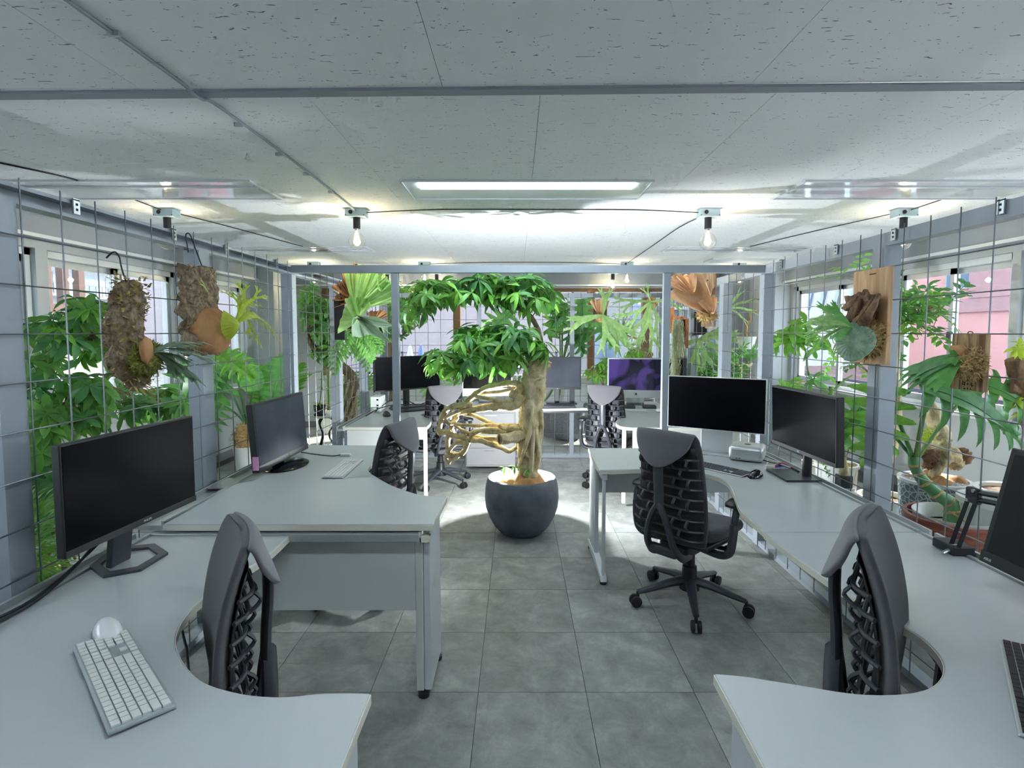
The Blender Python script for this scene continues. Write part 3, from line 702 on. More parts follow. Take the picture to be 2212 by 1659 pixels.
cable('ceiling_cable', 'thin cable running back from the left window bulb', 'cable', [(-2.60, 4.19, zc - .01), (-2.5, 4.8, zc), (-2.3, 5.88, zc)], .004, CB)
cable('ceiling_cable', 'thin cable from the right window bulb to the right light', 'cable', [(2.92, 4.08, zc - .01), (2.94, 3.82, zc)], .004, CB)
cable('ceiling_cable', 'thin cable running back from the right window bulb', 'cable', [(2.88, 4.19, zc - .01), (2.7, 5.0, zc), (2.5, 5.88, zc)], .004, CB)
# ================================================================== desks
def desk(label, name, outline, curve, z, legs=(), panels=(), rail=None):
    """outline: list of (x, y, smooth?) counter-clockwise; smooth runs become Catmull-Rom curves"""
    t = thing(name, label, 'desk', (sum(p[0] for p in outline) / len(outline), sum(p[1] for p in outline) / len(outline), 0), group='curved corner desks')
    pts = [(p[0], p[1]) for p in outline]; poly = []; i = 0; n = len(pts)
    a, b = curve
    poly += [Vector((p[0], p[1], 0)) for p in pts[:a]]
    poly += cr([(p[0], p[1], 0) for p in pts[a:b + 1]], 8)
    poly += [Vector((p[0], p[1], 0)) for p in pts[b + 1:]]
    poly = [(p.x, p.y) for p in poly]
    area = sum(poly[k - 1][0] * poly[k][1] - poly[k][0] * poly[k - 1][1] for k in range(len(poly)))
    if area < 0: poly.reverse()
    MB().prism(poly, z - .025, z).build('worktop', MT['desk'], t, smooth=False, world=True, bevel=.002, seg=1)
    MB().band(poly, z - .0255, z - .0035, .0022).build('edge_band', MT['edge'], t, smooth=True, ang=30, world=True)
    for (m, *bxs) in panels:
        MB().bx(*bxs).build('panel', MT[m], t, smooth=False, world=True, bevel=.002, seg=1)
    for (m, *bxs) in legs:
        MB().bx(*bxs).build('leg', MT[m], t, smooth=False, world=True, bevel=.004)
    if rail:
        x0, x1, y0, y1 = rail
        r = MB().bx(x0, x1, y0, y1, z - .03, z - .012).bx(x0, x0 + .012, y0, y1, z - .012, z + .006).bx(x1 - .012, x1, y0, y1, z - .012, z + .006)
        r.build('cable_rail', MT['rail'], t, smooth=False, world=True)
    return t
def glide(t, x, y, r=.02):
    MB().lathe([(r, 0), (r, .018), (r * .55, .022), (r * .55, .032)], (x, y, 0), 14).build('foot_glide', MT['blk'], t, world=True)
ZN, ZM = .70, .74
d1 = desk('white curved desk nearest the viewer on the left, with the white keyboard', 'corner_desk',
     [(-1.44, .72), (-.325, .72), (-.326, 1.154), (-.429, 1.154), (-.52, 1.142), (-.63, 1.158), (-.752, 1.214), (-.887, 1.356), (-.945, 1.52), (-.935, 1.68), (-.90, 1.86), (-.895, 1.98), (-.897, 2.085), (-1.44, 2.085)], (2, 11), ZN,
     [('panel_w', -.37, -.345, .76, 1.12, .0, ZN - .026)], [('panel', -1.40, -.40, .735, .75, .30, ZN - .026)], (-1.515, -1.445, .72, 2.09))
d2 = desk('raised white curved desk with the dusty monitor, middle of the left row', 'corner_desk',
     [(-1.40, 2.10), (-.333, 2.10), (-.326, 2.467), (-.395, 2.472), (-.472, 2.503), (-.611, 2.633), (-.73, 2.79), (-.818, 2.93), (-.84, 3.05), (-.838, 3.2), (-.832, 3.40), (-.827, 3.585), (-1.44, 3.61)], (2, 10), ZM,
     [('panel', -.412, -.381, 2.133, 2.165, .03, ZM - .072)], [('panel', -1.38, -.412, 2.135, 2.15, .37, ZM - .072), ('panel_w', -.38, -.352, 2.14, 2.42, .03, ZM - .026), ('panel_w', -1.42, -.90, 3.56, 3.58, .25, ZM - .03)], (-1.515, -1.41, 2.12, 3.62))
MB().bx(-1.46, -.385, 2.088, 2.128, ZM - .068, ZM - .035).build('front_rail', MT['rail'], d2, smooth=False, world=True, bevel=.003)
MB().bx(-.385, -.345, 2.092, 2.13, ZM - .07, ZM - .05).bx(-.39, -.38, 2.092, 2.13, ZM - .07, ZM - .03).build('rail_end_clip', MT['edge'], d2, smooth=False, world=True)
glide(d2, -.385, 2.15, .024); glide(d2, -.365, 2.40)
o = MB().bx(-1.50, -1.42, 2.58, 2.76, ZM + .001, ZM + .006).build('cable_flap', MT['chrome'], d2, smooth=False, world=True)
d3 = desk('white curved desk nearest the viewer on the right, with the black-keyed keyboard', 'corner_desk',
     [(1.60, .72), (.45, .72), (.463, 1.223), (.53, 1.213), (.617, 1.189), (.771, 1.15), (.92, 1.168), (1.023, 1.249), (1.062, 1.36), (1.046, 1.47), (1.02, 1.62), (1.002, 1.77), (.992, 1.95), (.987, 2.118), (1.60, 2.118)], (2, 12), ZN,
     [('panel_w', .48, .505, .76, 1.16, 0, ZN - .026)], [('panel', .52, 1.56, .735, .75, .30, ZN - .026)], (1.605, 1.665, .72, 2.10))
d4 = desk('white curved desk with two large monitors, middle of the right row', 'corner_desk',
     [(1.60, 2.126), (.994, 2.126), (1.0, 2.28), (1.011, 2.403), (1.05, 2.55), (1.09, 2.689), (1.124, 2.84), (1.105, 2.96), (1.03, 3.06), (.884, 3.125), (.70, 3.122), (.55, 3.105), (.481, 3.103), (.492, 3.694), (1.60, 3.694)], (1, 12), ZN,
     [('panel_w', .50, .525, 3.42, 3.68, .04, ZN - .026), ('panel_w', .498, .53, 3.125, 3.69, ZN - .07, ZN - .026), ('panel_w', .503, .522, 3.13, 3.16, .06, ZN - .07)],
     [('panel_w', .53, 1.5, 3.655, 3.67, .40, ZN - .03)], (1.605, 1.665, 2.126, 3.69))
MB().prism([(3.12, .02), (3.70, .02), (3.70, .06), (3.42, .075), (3.14, .05)], .494, .532)
f = MB().prism([(3.12, .02), (3.70, .02), (3.70, .06), (3.42, .075), (3.14, .05)], .494, .532); f.v = [(v[2], v[0], v[1]) for v in f.v]
f.build('foot_bar', MT['panel_w'], d4, smooth=False, world=True, bevel=.003); glide(d4, .513, 3.145); glide(d4, .513, 3.68)
d5 = desk('white curved desk under the ultrawide monitor at the back left', 'corner_desk',
     [(-1.45, 4.52), (-.76, 4.52), (-.76, 4.7), (-.80, 4.95), (-.95, 5.25), (-.90, 5.52), (-.62, 5.66), (-.25, 5.62), (-.08, 5.60), (.07, 5.60), (.07, 6.22), (-1.45, 6.22)], (2, 8), ZN,
     [('panel_w', .03, .06, 5.66, 6.15, 0, ZN - .026), ('panel', -.80, -.77, 4.56, 4.60, .03, ZN - .026)], [('panel', -1.44, -1.08, 4.535, 4.555, .05, ZN - .03), ('panel', -1.08, -.77, 4.535, 4.555, ZN - .11, ZN - .03), ('panel', -1.3, .02, 6.17, 6.185, .25, ZN - .03)], (-1.515, -1.455, 4.5, 6.2))
d6 = desk('white curved desk under the purple-screened computer at the back right', 'corner_desk',
     [(1.60, 4.50), (.95, 4.50), (.88, 4.56), (.87, 4.72), (.93, 4.95), (1.06, 5.25), (1.02, 5.52), (.78, 5.66), (.42, 5.62), (.26, 5.60), (.09, 5.60), (.09, 6.22), (1.60, 6.22)], (1, 9), ZN,
     [('panel_w', .10, .13, 5.66, 6.15, 0, ZN - .026), ('panel', .90, .93, 4.56, 4.60, .03, ZN - .026)], [('panel', .98, 1.56, 4.53, 4.55, .25, ZN - .03)], (1.605, 1.66, 4.5, 6.2))
MB().bx(.2, .95, 5.66, 5.69, ZN - .05, ZN - .026).build('under_rail', MT['graph'], d6, smooth=False, world=True)
ped = thing('drawer_pedestal', 'light grey drawer pedestal under the rear left desk', 'cabinet', (-.32, 5.9, 0))
MT['drawer'] = mat('drawer_grey', (142, 141, 142), .5)
MB().bx(-.55, -.02, 5.72, 6.14, .06, .66).build('body', MT['drawer'], ped, smooth=False, world=True, bevel=.003)
for z0, z1 in ((.46, .64), (.27, .45), (.08, .26)):
    dr = MB().bx(-.54, -.03, 5.706, 5.72, z0, z1).build('drawer', MT['drawer'], ped, smooth=False, world=True, bevel=.003)
    L = ped.location; h = MB().bx(-.35 - L.x, -.22 - L.x, 5.697 - L.y, 5.706 - L.y, z1 - .03, z1 - .02).build('handle', MT['chrome'], dr, smooth=False)

# ================================================================== task chairs
def chair_proto():
    t = thing('task_chair', '', 'chair')
    prof = [(.42, -.228), (.52, -.242), (.62, -.234), (.72, -.228), (.82, -.238), (.92, -.260), (1.0, -.288), (1.035, -.304)]
    wid = [.195, .212, .206, .194, .186, .184, .178, .158]
    zs = crs([p[0] for p in prof], 5); yy = crs([p[1] for p in prof], 5); ww = crs(wid, 5)
    def by(z):
        for a, b in zip(range(len(zs) - 1), range(1, len(zs))):
            if zs[a] <= z <= zs[b]: return yy[a] + (yy[b] - yy[a]) * (z - zs[a]) / (zs[b] - zs[a])
        return yy[0] if z < zs[0] else yy[-1]
    def bw(z):
        for a, b in zip(range(len(zs) - 1), range(1, len(zs))):
            if zs[a] <= z <= zs[b]: return ww[a] + (ww[b] - ww[a]) * (z - zs[a]) / (zs[b] - zs[a])
        return ww[0] if z < zs[0] else ww[-1]
    # front pad, a loft of rounded cross-sections that curls forward at its edges
    pad = MB(); n = 28; m = len(zs)
    for k in range(m):
        th = .017 if 0 < k < m - 1 else .009
        for j in range(n):
            a = 2 * math.pi * j / n; c, s_ = math.cos(a), math.sin(a)
            x = ww[k] * math.copysign(abs(c) ** .42, c); yb = .030 * (abs(x) / ww[k]) ** 2.6
            pad.v.append((x, yy[k] + yb + th * math.copysign(abs(s_) ** .7, s_), zs[k]))
    for k in range(m - 1):
        for j in range(n):
            a = k * n + j; b = k * n + (j + 1) % n; pad.f.append((a, b, b + n, a + n))
    pad.f.append(tuple(reversed(range(n)))); pad.f.append(tuple(range((m - 1) * n, m * n)))
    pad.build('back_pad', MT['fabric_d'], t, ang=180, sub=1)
    # hood of fabric folded over the top, tapering to a rounded tip on the rear
    hd = MB(); rows = 14; n = 14
    for k in range(rows + 1):
        u = k / rows; z = 1.040 - .185 * u + .012 * math.sin(math.pi * min(1, u * 3)); w = max(.012, .172 * (1 - u ** 1.9) ** .62)
        y0 = -.304 - .074 * u ** .75
        for j in range(n + 1):
            x = w * (2 * j / n - 1); hd.v.append((x, y0 + (.022 + .02 * u) * (x / .17) ** 2, z - .01 * (x / .17) ** 2 * (1 - u)))
    for k in range(rows):
        for j in range(n): a = k * (n + 1) + j; hd.f.append((a, a + 1, a + n + 2, a + n + 1))
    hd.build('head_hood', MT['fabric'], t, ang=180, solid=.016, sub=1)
    # dark flexible membrane behind the pad
    MB().grid(lambda u, v: ((v * 2 - 1) * (bw(.46 + .5 * u) - .012), by(.46 + .5 * u) - .022 + .018 * abs(v * 2 - 1) ** 2.4, .46 + .5 * u), 14, 8).build('back_membrane', MT['blk'], t, ang=180, solid=.004)
    # ribs and links of the exposed rear lattice
    for k in range(9):
        z = .475 + .053 * k; w = bw(z) - .006
        MB().tube(cr([(-w, by(z) - .002, z), (-w * .75, by(z) - .040, z), (-w * .3, by(z) - .045, z), (0, by(z) - .046, z), (w * .3, by(z) - .045, z), (w * .75, by(z) - .040, z), (w, by(z) - .002, z)], 3), .0065, 6).build('rib', MT['graph'], t)
    for k in range(8):
        z = .475 + .053 * k; zz = z + .053
        for x in ((-.135, -.055, .055, .135) if k % 2 else (-.095, .095)):
            MB().tube(cr([(x, by(z) - .044, z), (x, by((z + zz) / 2) - .066, (z + zz) / 2), (x, by(zz) - .044, zz)], 3), .0085, 6, flat=.6).build('link', MT['graph'], t)
    # forked spine
    sp = MB().tube(cr([(0, -.352, .90), (0, -.352, .82), (0, -.344, .72), (0, -.340, .63)], 4), [.030] * 13, 10, flat=.5)
    for s in (-1, 1): sp.tube(cr([(0, -.348, .66), (s * .035, -.345, .60), (s * .062, -.338, .52), (s * .078, -.315, .43), (s * .085, -.24, .355), (s * .07, -.13, .335)], 4), .022, 8, flat=.75)
    sp.build('spine', MT['graph'], t)
    MB().box((0, -.285, .39), (.17, .05, .05)).build('spine_bridge', MT['graph'], t, bevel=.012)
    MB().tube([(-.05, -.335, .93), (0, -.352, .885), (.05, -.335, .93)], .013, 8).build('hood_bracket', MT['graph'], t)
    # seat
    st = MB(); n = 28
    for k, (z, q) in enumerate(((.435, .90), (.45, .985), (.475, 1.0), (.497, .96), (.503, .82))):
        for j in range(n):
            a = 2 * math.pi * j / n; c, s_ = math.cos(a), math.sin(a)
            x = .245 * q * math.copysign(abs(c) ** .55, c); y = .02 + .24 * q * math.copysign(abs(s_) ** .6, s_)
            st.v.append((x, y, z - (.05 * max(0, (y - .12) / .14) ** 2 if y > .12 else 0) + .012 * (abs(x) / .245) ** 2))
    for k in range(4):
        for j in range(n): a = k * n + j; b = k * n + (j + 1) % n; st.f.append((a, b, b + n, a + n))
    st.f.append(tuple(reversed(range(n)))); st.f.append(tuple(range(4 * n, 5 * n)))
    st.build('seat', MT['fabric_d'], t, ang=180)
    MB().prism([(-.20, -.2), (.20, -.2), (.22, .12), (.15, .22), (-.15, .22), (-.22, .12)], .405, .437).build('seat_pan', MT['blk'], t, smooth=False, bevel=.01)
    MB().box((0, -.04, .365), (.17, .30, .075)).build('tilt_mechanism', MT['blk'], t, bevel=.015)
    for s in (-1, 1):
        MB().cyl((s * .08, .0, .37), (s * .215, .02, .37), .012, n=10).cyl((s * .20, .02, .37), (s * .245, .02, .37), .021, .019, n=12).build('lever', MT['blk'], t)
        ar = MB().tube(cr([(s * .12, -.08, .375), (s * .22, -.09, .372), (s * .275, -.10, .40), (s * .292, -.105, .47), (s * .297, -.10, .56)], 4), [.028] * 17, 10, flat=.7)
        q = ar.build('arm_sleeve', MT['graph'], t)
        MB().tube(cr([(s * .297, -.10, .52), (s * .299, -.09, .60), (s * .296, -.06, .645)], 4), .020, 10, flat=.75).build('arm_post', MT['graph'], t)
        p = MB(); n = 20
        for k, (z, g) in enumerate(((.645, .86), (.652, 1), (.664, 1), (.672, .86))):
            for j in range(n):
                a = 2 * math.pi * j / n; c, s_ = math.cos(a), math.sin(a)
                p.v.append((s * .285 + .048 * g * math.copysign(abs(c) ** .6, c), -.005 + .125 * g * math.copysign(abs(s_) ** .7, s_), z))
        for k in range(3):
            for j in range(n): a = k * n + j; b = k * n + (j + 1) % n; p.f.append((a, b, b + n, a + n))
        p.f.append(tuple(reversed(range(n)))); p.f.append(tuple(range(3 * n, 4 * n))); p.build('arm_pad', MT['blk'], t)
    MB().lathe([(.055, .085), (.058, .12), (.044, .16), (.040, .22), (.030, .225), (.028, .33)], (0, 0, 0), 18).build('gas_column', MT['blk'], t)
    for k in range(5):
        a = 2 * math.pi * k / 5 + .3; c, s_ = math.cos(a), math.sin(a)
        pts = cr([(c * .03, s_ * .03, .135), (c * .12, s_ * .12, .125), (c * .22, s_ * .22, .10), (c * .305, s_ * .305, .082)], 4)
        MB().tube(pts, [.034 - .018 * j / (len(pts) - 1) for j in range(len(pts))], 8, flat=.8).build('base_leg', MT['graph'], t)
        ca = MB().cyl((c * .305, s_ * .305, .085), (c * .305, s_ * .305, .045), .009, n=8).build('caster', MT['blk'], t)
        tx, ty = -s_, c
        for q in (-1, 1):
            p0 = Vector((c * .318 + tx * .007 * q, s_ * .318 + ty * .007 * q, .031)); p1 = p0 + Vector((tx * .020 * q, ty * .020 * q, 0))
            MB().tube([p0, p0 + (p1 - p0) * .15, p0 + (p1 - p0) * .85, p1], [.026, .031, .031, .024], 18).build('wheel', MT['blk_soft'], ca)
    return t
cp = chair_proto()
chairs = [((-.965, 1.27), (-.83, -.55), 'nearest charcoal task chair on the left, tucked into the desk with the white keyboard'),
          ((1.125, 1.20), (.78, -.62), 'nearest charcoal task chair on the right, tucked into the desk with the clamp arm'),
          ((-.925, 3.10), (-.97, .25), 'charcoal task chair facing the dusty monitor, seen from behind the tree roots'),
          ((.954, 2.92), (.72, .69), 'charcoal task chair turned away, standing free before the two large monitors'),
          ((-.76, 5.30), (-.32, .95), 'charcoal task chair at the rear left desk, partly behind the bare roots'),
          ((.93, 5.28), (.42, .91), 'charcoal task chair at the rear right desk, before the purple screen')]
for i, (c, f, lab) in enumerate(chairs):
    o = cp if i == 0 else copy_tree(cp)
    o.location = (c[0], c[1], 0); sc_ = (.945, .985, .965, .965, .965, .965)[i]; o.scale = (sc_, sc_, sc_); o.rotation_euler = (0, 0, math.atan2(-f[0], f[1])); o['label'] = lab; o['group'] = 'charcoal task chairs'

# ================================================================== screens
def text(s, size, parent, M, m, name='lettering'):
    c = bpy.data.curves.new(name, 'FONT'); c.body = s; c.size = size; c.align_x = 'CENTER'; c.align_y = 'CENTER'; c.extrude = .0003
    o = bpy.data.objects.new(name, c); COL.objects.link(o); me = bpy.data.meshes.new_from_object(o); bpy.data.objects.remove(o); bpy.data.curves.remove(c)
    me.materials.clear(); me.materials.append(m); return inst(name, me, parent, M)
MT['logo'] = mat('pale_logo', (200, 208, 210), 0.4)
FACE = Matrix.Rotation(R(90), 4, 'X')       # text in the local XZ plane, read from -Y
def monitor(label, loc, rz, w, h, zb, bez=.008, chin=.018, dep=.028, tilt=0.0, body='blk', chinm=None, screen='screen', name='monitor'):
    t = thing(name, label, 'monitor', loc, rz, group='computer screens')
    T = Matrix.Translation((0, 0, zb)) @ Matrix.Rotation(-tilt, 4, 'X')
    hb = MB().bx(-w / 2, w / 2, 0, dep, 0, h); hb.xf(0, T); ho = hb.build('housing', MT[body], t, smooth=False, bevel=.004)
    bk = MB().box((0, dep + .012, h * .45), (w * .6, .026, h * .55)); bk.xf(0, T); bk.build('rear_cover', MT[body], t, smooth=False, bevel=.01)
    s = MB().bx(-w / 2 + bez, w / 2 - bez, -.0015, 0, chin, h - bez); s.xf(0, T); s.build('screen', MT[screen], t, smooth=False)
    c = MB().bx(-w / 2 + .001, w / 2 - .001, -.003, 0, .001, chin); c.xf(0, T); co = c.build('chin', MT[chinm or body], t, smooth=False, bevel=.001, seg=1)
    return t, T
# nearest left: thin monitor on a hexagonal ring foot
t, T = monitor('large black monitor on a hexagonal ring foot, nearest on the left', (-1.285, 1.81, ZN), R(85), .56, .335, .14, .006, .022)
text('PHILIPS', .011, t, T @ Matrix.Translation((.03, -.0035, .011)) @ FACE, MT['logo'])
hx = [(-1.449, 1.789), (-1.484, 1.945), (-1.359, 1.985), (-1.255, 1.903), (-1.258, 1.764), (-1.345, 1.713)]
hc = Vector((sum(p[0] for p in hx) / 6, sum(p[1] for p in hx) / 6)); q = MB()
inn = [tuple(hc + (Vector(p) - hc) * .74) for p in hx]; i0 = 0
inv = (Matrix.Translation((-1.285, 1.81, ZN)) @ Matrix.Rotation(R(85), 4, 'Z')).inverted()
for z in (ZN, ZN + .009):
    for pl in (hx, inn): q.v += [(p[0], p[1], z) for p in pl]
for k in range(6):
    b = (k + 1) % 6
    q.f += [(k, 6 + k, 6 + b, b), (12 + k, 12 + b, 18 + b, 18 + k), (k, b, 12 + b, 12 + k), (6 + k, 18 + k, 18 + b, 6 + b)]
q.xf(0, inv); q.build('stand_foot', MT['graph'], t, smooth=False)
MB().box((.0, .075, .11), (.085, .022, .21), M=Matrix.Rotation(.12, 3, 'X')).build('stand_neck', MT['graph'], t, smooth=False, bevel=.004)
# dusty monitor on a glossy round foot
MT['dusty'] = mat('dusty_screen', (52, 54, 64), 0.6, rgb2=(78, 82, 94), vs=3, detail=8, spec=.2)
t, T = monitor('dusty black monitor on a glossy oval foot in the middle of the left row', (-1.315, 3.04, ZM), R(88), .60, .355, .035, .013, .035, .035, R(4), screen='dusty')
MB().lathe([(.001, 0), (.13, 0), (.135, .006), (.12, .014), (.04, .02), (.001, .02)], (0, 0, 0), 32, closed=True).xf(0, Matrix.Diagonal((1.25, .85, 1, 1))).build('stand_foot', MT['screen'], t)
MB().box((0, .05, .06), (.09, .04, .10)).build('stand_neck', MT['blk'], t, smooth=False, bevel=.008)
MB().bx(-.304, -.30, .0, .03, .05, .12).build('sticker', mat('pink_sticker', (214, 150, 190), .5), t, smooth=False)
text('ON', .008, t, T @ Matrix.Translation((.25, -.0045, .017)) @ FACE, MT['logo']) if False else None
# big silver-backed display
t, T = monitor('large frameless display with a silver rear behind the free-standing chair', (1.272, 3.462, ZN), R(-31), .605, .345, .165, .006, .006, .02, 0, 'silver', 'silver')
MB().bx(-.10, .10, .0, .17, 0, .008).build('stand_foot', MT['silver'], t, smooth=False, bevel=.003)
MB().box((0, .085, .15), (.20, .010, .30), M=Matrix.Rotation(-.0, 3, 'X')).build('stand_neck', MT['silver'], t, smooth=False, bevel=.004)
# second one on a flat plate foot
t, T = monitor('black monitor on a flat rectangular foot beside the frameless display', (1.535, 2.895, ZN), R(-88), .62, .345, .14, .010, .022, .04, R(-2))
text('LG', .014, t, T @ Matrix.Translation((-.02, -.004, .011)) @ FACE, MT['logo'])
q = MB().prism([(1.436, 3.08), (1.436, 2.84), (1.625, 2.84), (1.625, 3.08)], ZN, ZN + .012); q.xf(0, (Matrix.Translation((1.535, 2.895, ZN)) @ Matrix.Rotation(R(-88), 4, 'Z')).inverted())
q.build('stand_foot', MT['graph'], t, smooth=False, bevel=.002)
MB().cyl((-.03, .055, .01), (-.03, .055, .30), .024, n=16).build('stand_neck', MT['blk'], t)
# nearest right, cut by the frame
t, T = monitor('matte black monitor beside the lamp arm, nearest on the right', (1.42, 1.345, ZN), R(-90), .56, .36, .10, .018, .036, .04, R(13), screen='screen_m')
text('ASUS', .011, t, T @ Matrix.Translation((-.25, -.0038, .014)) @ FACE, MT['logo'])
MB().lathe([(.001, 0), (.11, 0), (.11, .008), (.03, .016), (.001, .016)], (0, .07, 0), 28, closed=True).build('stand_foot', MT['blk'], t)
MB().box((0, .075, .12), (.07, .025, .23)).build('stand_neck', MT['blk'], t, smooth=False, bevel=.005)
# rear row
t, T = monitor('ultrawide dark monitor on the rear left desk', (-1.15, 5.735, ZN), R(42), .79, .36, .185, .006, .016)
MB().box((0, .06, .12), (.06, .05, .25)).build('stand_neck', MT['blk'], t, smooth=False, bevel=.01)
MB().bx(-.14, .14, .0, .16, 0, .012).build('stand_foot', MT['blk'], t, smooth=False, bevel=.004)
def allinone(label, loc, rz, w, scr):
    t, T = monitor(label, loc, rz, w, .43, .09, .014, .085, .02, R(3), 'silver', 'silver', scr, 'all_in_one_computer')
    nk = MB().grid(lambda u, v: ((v - .5) * .19, .105 - .03 * u - .03 * math.sin(u * 1.5), .005 + .24 * u), 8, 2).build('stand_neck', MT['silver'], t, solid=.006)
    MB().bx(-.10, .10, -.06, .115, 0, .006).build('stand_foot', MT['silver'], t, smooth=False, bevel=.002)
    a = MB().lathe([(.001, -.003), (.0105, -.003), (.0105, .0), (.001, .0)], (0, 0, 0), 16, closed=True)       # bitten fruit mark
    i = a.mark(); a.xf(0, T @ Matrix.Translation((0, -.0032, .042)) @ FACE @ Matrix.Diagonal((.95, 1.05, .3, 1)))
    a.box(tuple(T @ Vector((.003, -.0035, .057))), (.004, .001, .007)); a.build('fruit_logo', MT['blk'], t)
    return t
m, tt, b_, out = _nodes('purple_wallpaper_screen'); N, L = tt.nodes, tt.links
tc = N.new('ShaderNodeTexCoord'); n = N.new('ShaderNodeTexNoise'); n.inputs['Scale'].default_value = 3.6; n.inputs['Detail'].default_value = 2; n.inputs['Distortion'].default_value = .5
L.new(tc.outputs['Object'], n.inputs['Vector']); rp = N.new('ShaderNodeValToRGB'); rp.color_ramp.elements[0].position = .46; rp.color_ramp.elements[1].position = .54
rp.color_ramp.elements[0].color = (.006, .006, .014, 1); rp.color_ramp.elements[1].color = (.030, .019, .085, 1)
L.new(n.outputs['Fac'], rp.inputs[0]); L.new(rp.outputs[0], b_.inputs['Base Color']); L.new(rp.outputs[0], b_.inputs['Emission Color']); b_.inputs['Emission Strength'].default_value = .6; b_.inputs['Roughness'].default_value = .1
MT['purple'] = m
allinone('silver all-in-one computer with a purple wallpaper at the back right', (1.28, 5.80, ZN), R(-8), .61, 'purple')
allinone('silver all-in-one computer with a black screen behind the tree crown', (-.33, 5.98, ZN), R(3), .56, 'screen')
t, T = monitor('grey matte monitor standing right behind the tree trunk', (.445, 5.95, ZN), R(0), .52, .36, .165, .012, .025, .04, screen='dusty')
text('LG', .014, t, T @ Matrix.Translation((0.0, -.004, .012)) @ FACE, MT['logo'])
MB().box((.17, .06, .12), (.05, .04, .24)).box((.0, .06, .10), (.05, .03, .2)).build('stand_neck', MT['graph'], t, smooth=False, bevel=.004)
MB().bx(-.12, .22, .0, .15, 0, .012).build('stand_foot', MT['graph'], t, smooth=False, bevel=.004)
t, T = monitor('black monitor seen edge-on behind the right portal post', (1.475, 5.15, ZN), R(-84), .53, .50, .06, .012, .025, .035)
MB().bx(-.12, .12, .0, .14, 0, .012).build('stand_foot', MT['blk'], t, smooth=False, bevel=.004)
MB().box((0, .055, .1), (.05, .03, .2)).build('stand_neck', MT['blk'], t, smooth=False, bevel=.004)

# ================================================================== keyboards and mice
km = {}
def keyboard(label, loc, rz, W, D, body, key, pieces=True, numpad=True, hgt=.012, tilt=R(2)):
    t = thing('keyboard', label, 'keyboard', loc, rz, group='keyboards')
    M = Matrix.Rotation(tilt, 4, 'X')
    b = MB().bx(-W / 2, W / 2, -D / 2, D / 2, .001, hgt * .6); b.xf(0, Matrix.Translation((0, 0, math.sin(tilt) * D / 2)) @ M); b.build('body', MT[body], t, smooth=False, bevel=.004)
    main = W * (.66 if numpad else .97); p = main / 15; x0 = -W / 2 + .006; dy = (D - .012) / 6; J = MB()
    def key1(x, y, w, h):
        if pieces:
            k = (round(w, 4), round(h, 4), key)
            if k not in km: km[k] = MB().box((0, 0, 0), (w, h, .004)).mesh('key', MT[key], smooth=False)
            inst('key', km[k], t, Matrix.Translation((0, 0, math.sin(tilt) * D / 2 + hgt * .6 + .002)) @ M @ Matrix.Translation((x, y, 0)))
        else: J.box((x, y, 0), (w, h, .004))
    for r in range(6):
        y = -D / 2 + .006 + dy * (r + .5)
        if r == 0: ws = [1.25, 1, 1, 1.25, 5, 1.25, 1, 1, 1.0, 1.25]
        elif r == 1: ws = [2.2] + [1] * 10 + [2.8]
        elif r == 2: ws = [1.8] + [1] * 11 + [2.2]
        elif r == 3: ws = [1.5] + [1] * 12 + [1.5]
        elif r == 4: ws = [1] * 13 + [2]
        else: ws = [15 / 14] * 14
        x = x0
        for w in ws: key1(x + w * p / 2, y, w * p - .0025, dy - .0028); x += w * p
        if numpad:
            q = (W - .012 - main) / 7.6; nx = x0 + main + q * .3
            for c in range(3):
                if r in (1,) and c != 1: continue
                if r == 2: continue
                key1(nx + (c + .5) * q, y, q - .0025, dy - .0028)
            for c in range(4): key1(nx + (c + 3.8) * q, y, q - .0025, dy - .0028)
    if not pieces:
        J.xf(0, Matrix.Translation((0, 0, math.sin(tilt) * D / 2 + hgt * .6 + .002)) @ M); o = J.build('keys', MT[key], t, smooth=False); o['kind'] = 'stuff'
    return t
MT['kb_gap'] = mat('keyboard_tray', (168, 176, 176), .4, .3)
keyboard('white full-size keyboard lying askew on the nearest left desk', (-.918, 1.205, ZN), math.atan2(.69, -.73), .425, .118, 'kb_gap', 'key_w', hgt=.02)
keyboard('silver keyboard with black keys on the nearest right desk', (1.165, 1.155, ZN), math.atan2(-.79, -.61), .42, .115, 'silver', 'key_b')
keyboard('small white keyboard on the raised left desk', (-.962, 2.965, ZM), R(91), .40, .112, 'silver', 'key_w')
keyboard('dark grey keyboard with a silver frame behind the free-standing chair', (1.155, 3.135, ZN), math.atan2(-.8, .6), .42, .115, 'silver', 'key_g')
keyboard('black keyboard under the ultrawide monitor', (-1.02, 5.50, ZN), R(35), .44, .13, 'blk', 'key_b', False, hgt=.02)
keyboard('thin dark keyboard behind the black one under the ultrawide monitor', (-1.13, 5.66, ZN), R(35), .44, .06, 'graph', 'key_g', False, False, hgt=.03)
keyboard('grey keyboard before the monitor behind the trunk', (.40, 5.72, ZN), R(0), .44, .12, 'graph', 'key_g', False, hgt=.025)
keyboard('slim white keyboard before the purple screen', (1.17, 5.46, ZN), R(-8), .28, .11, 'silver', 'key_w', False, False)
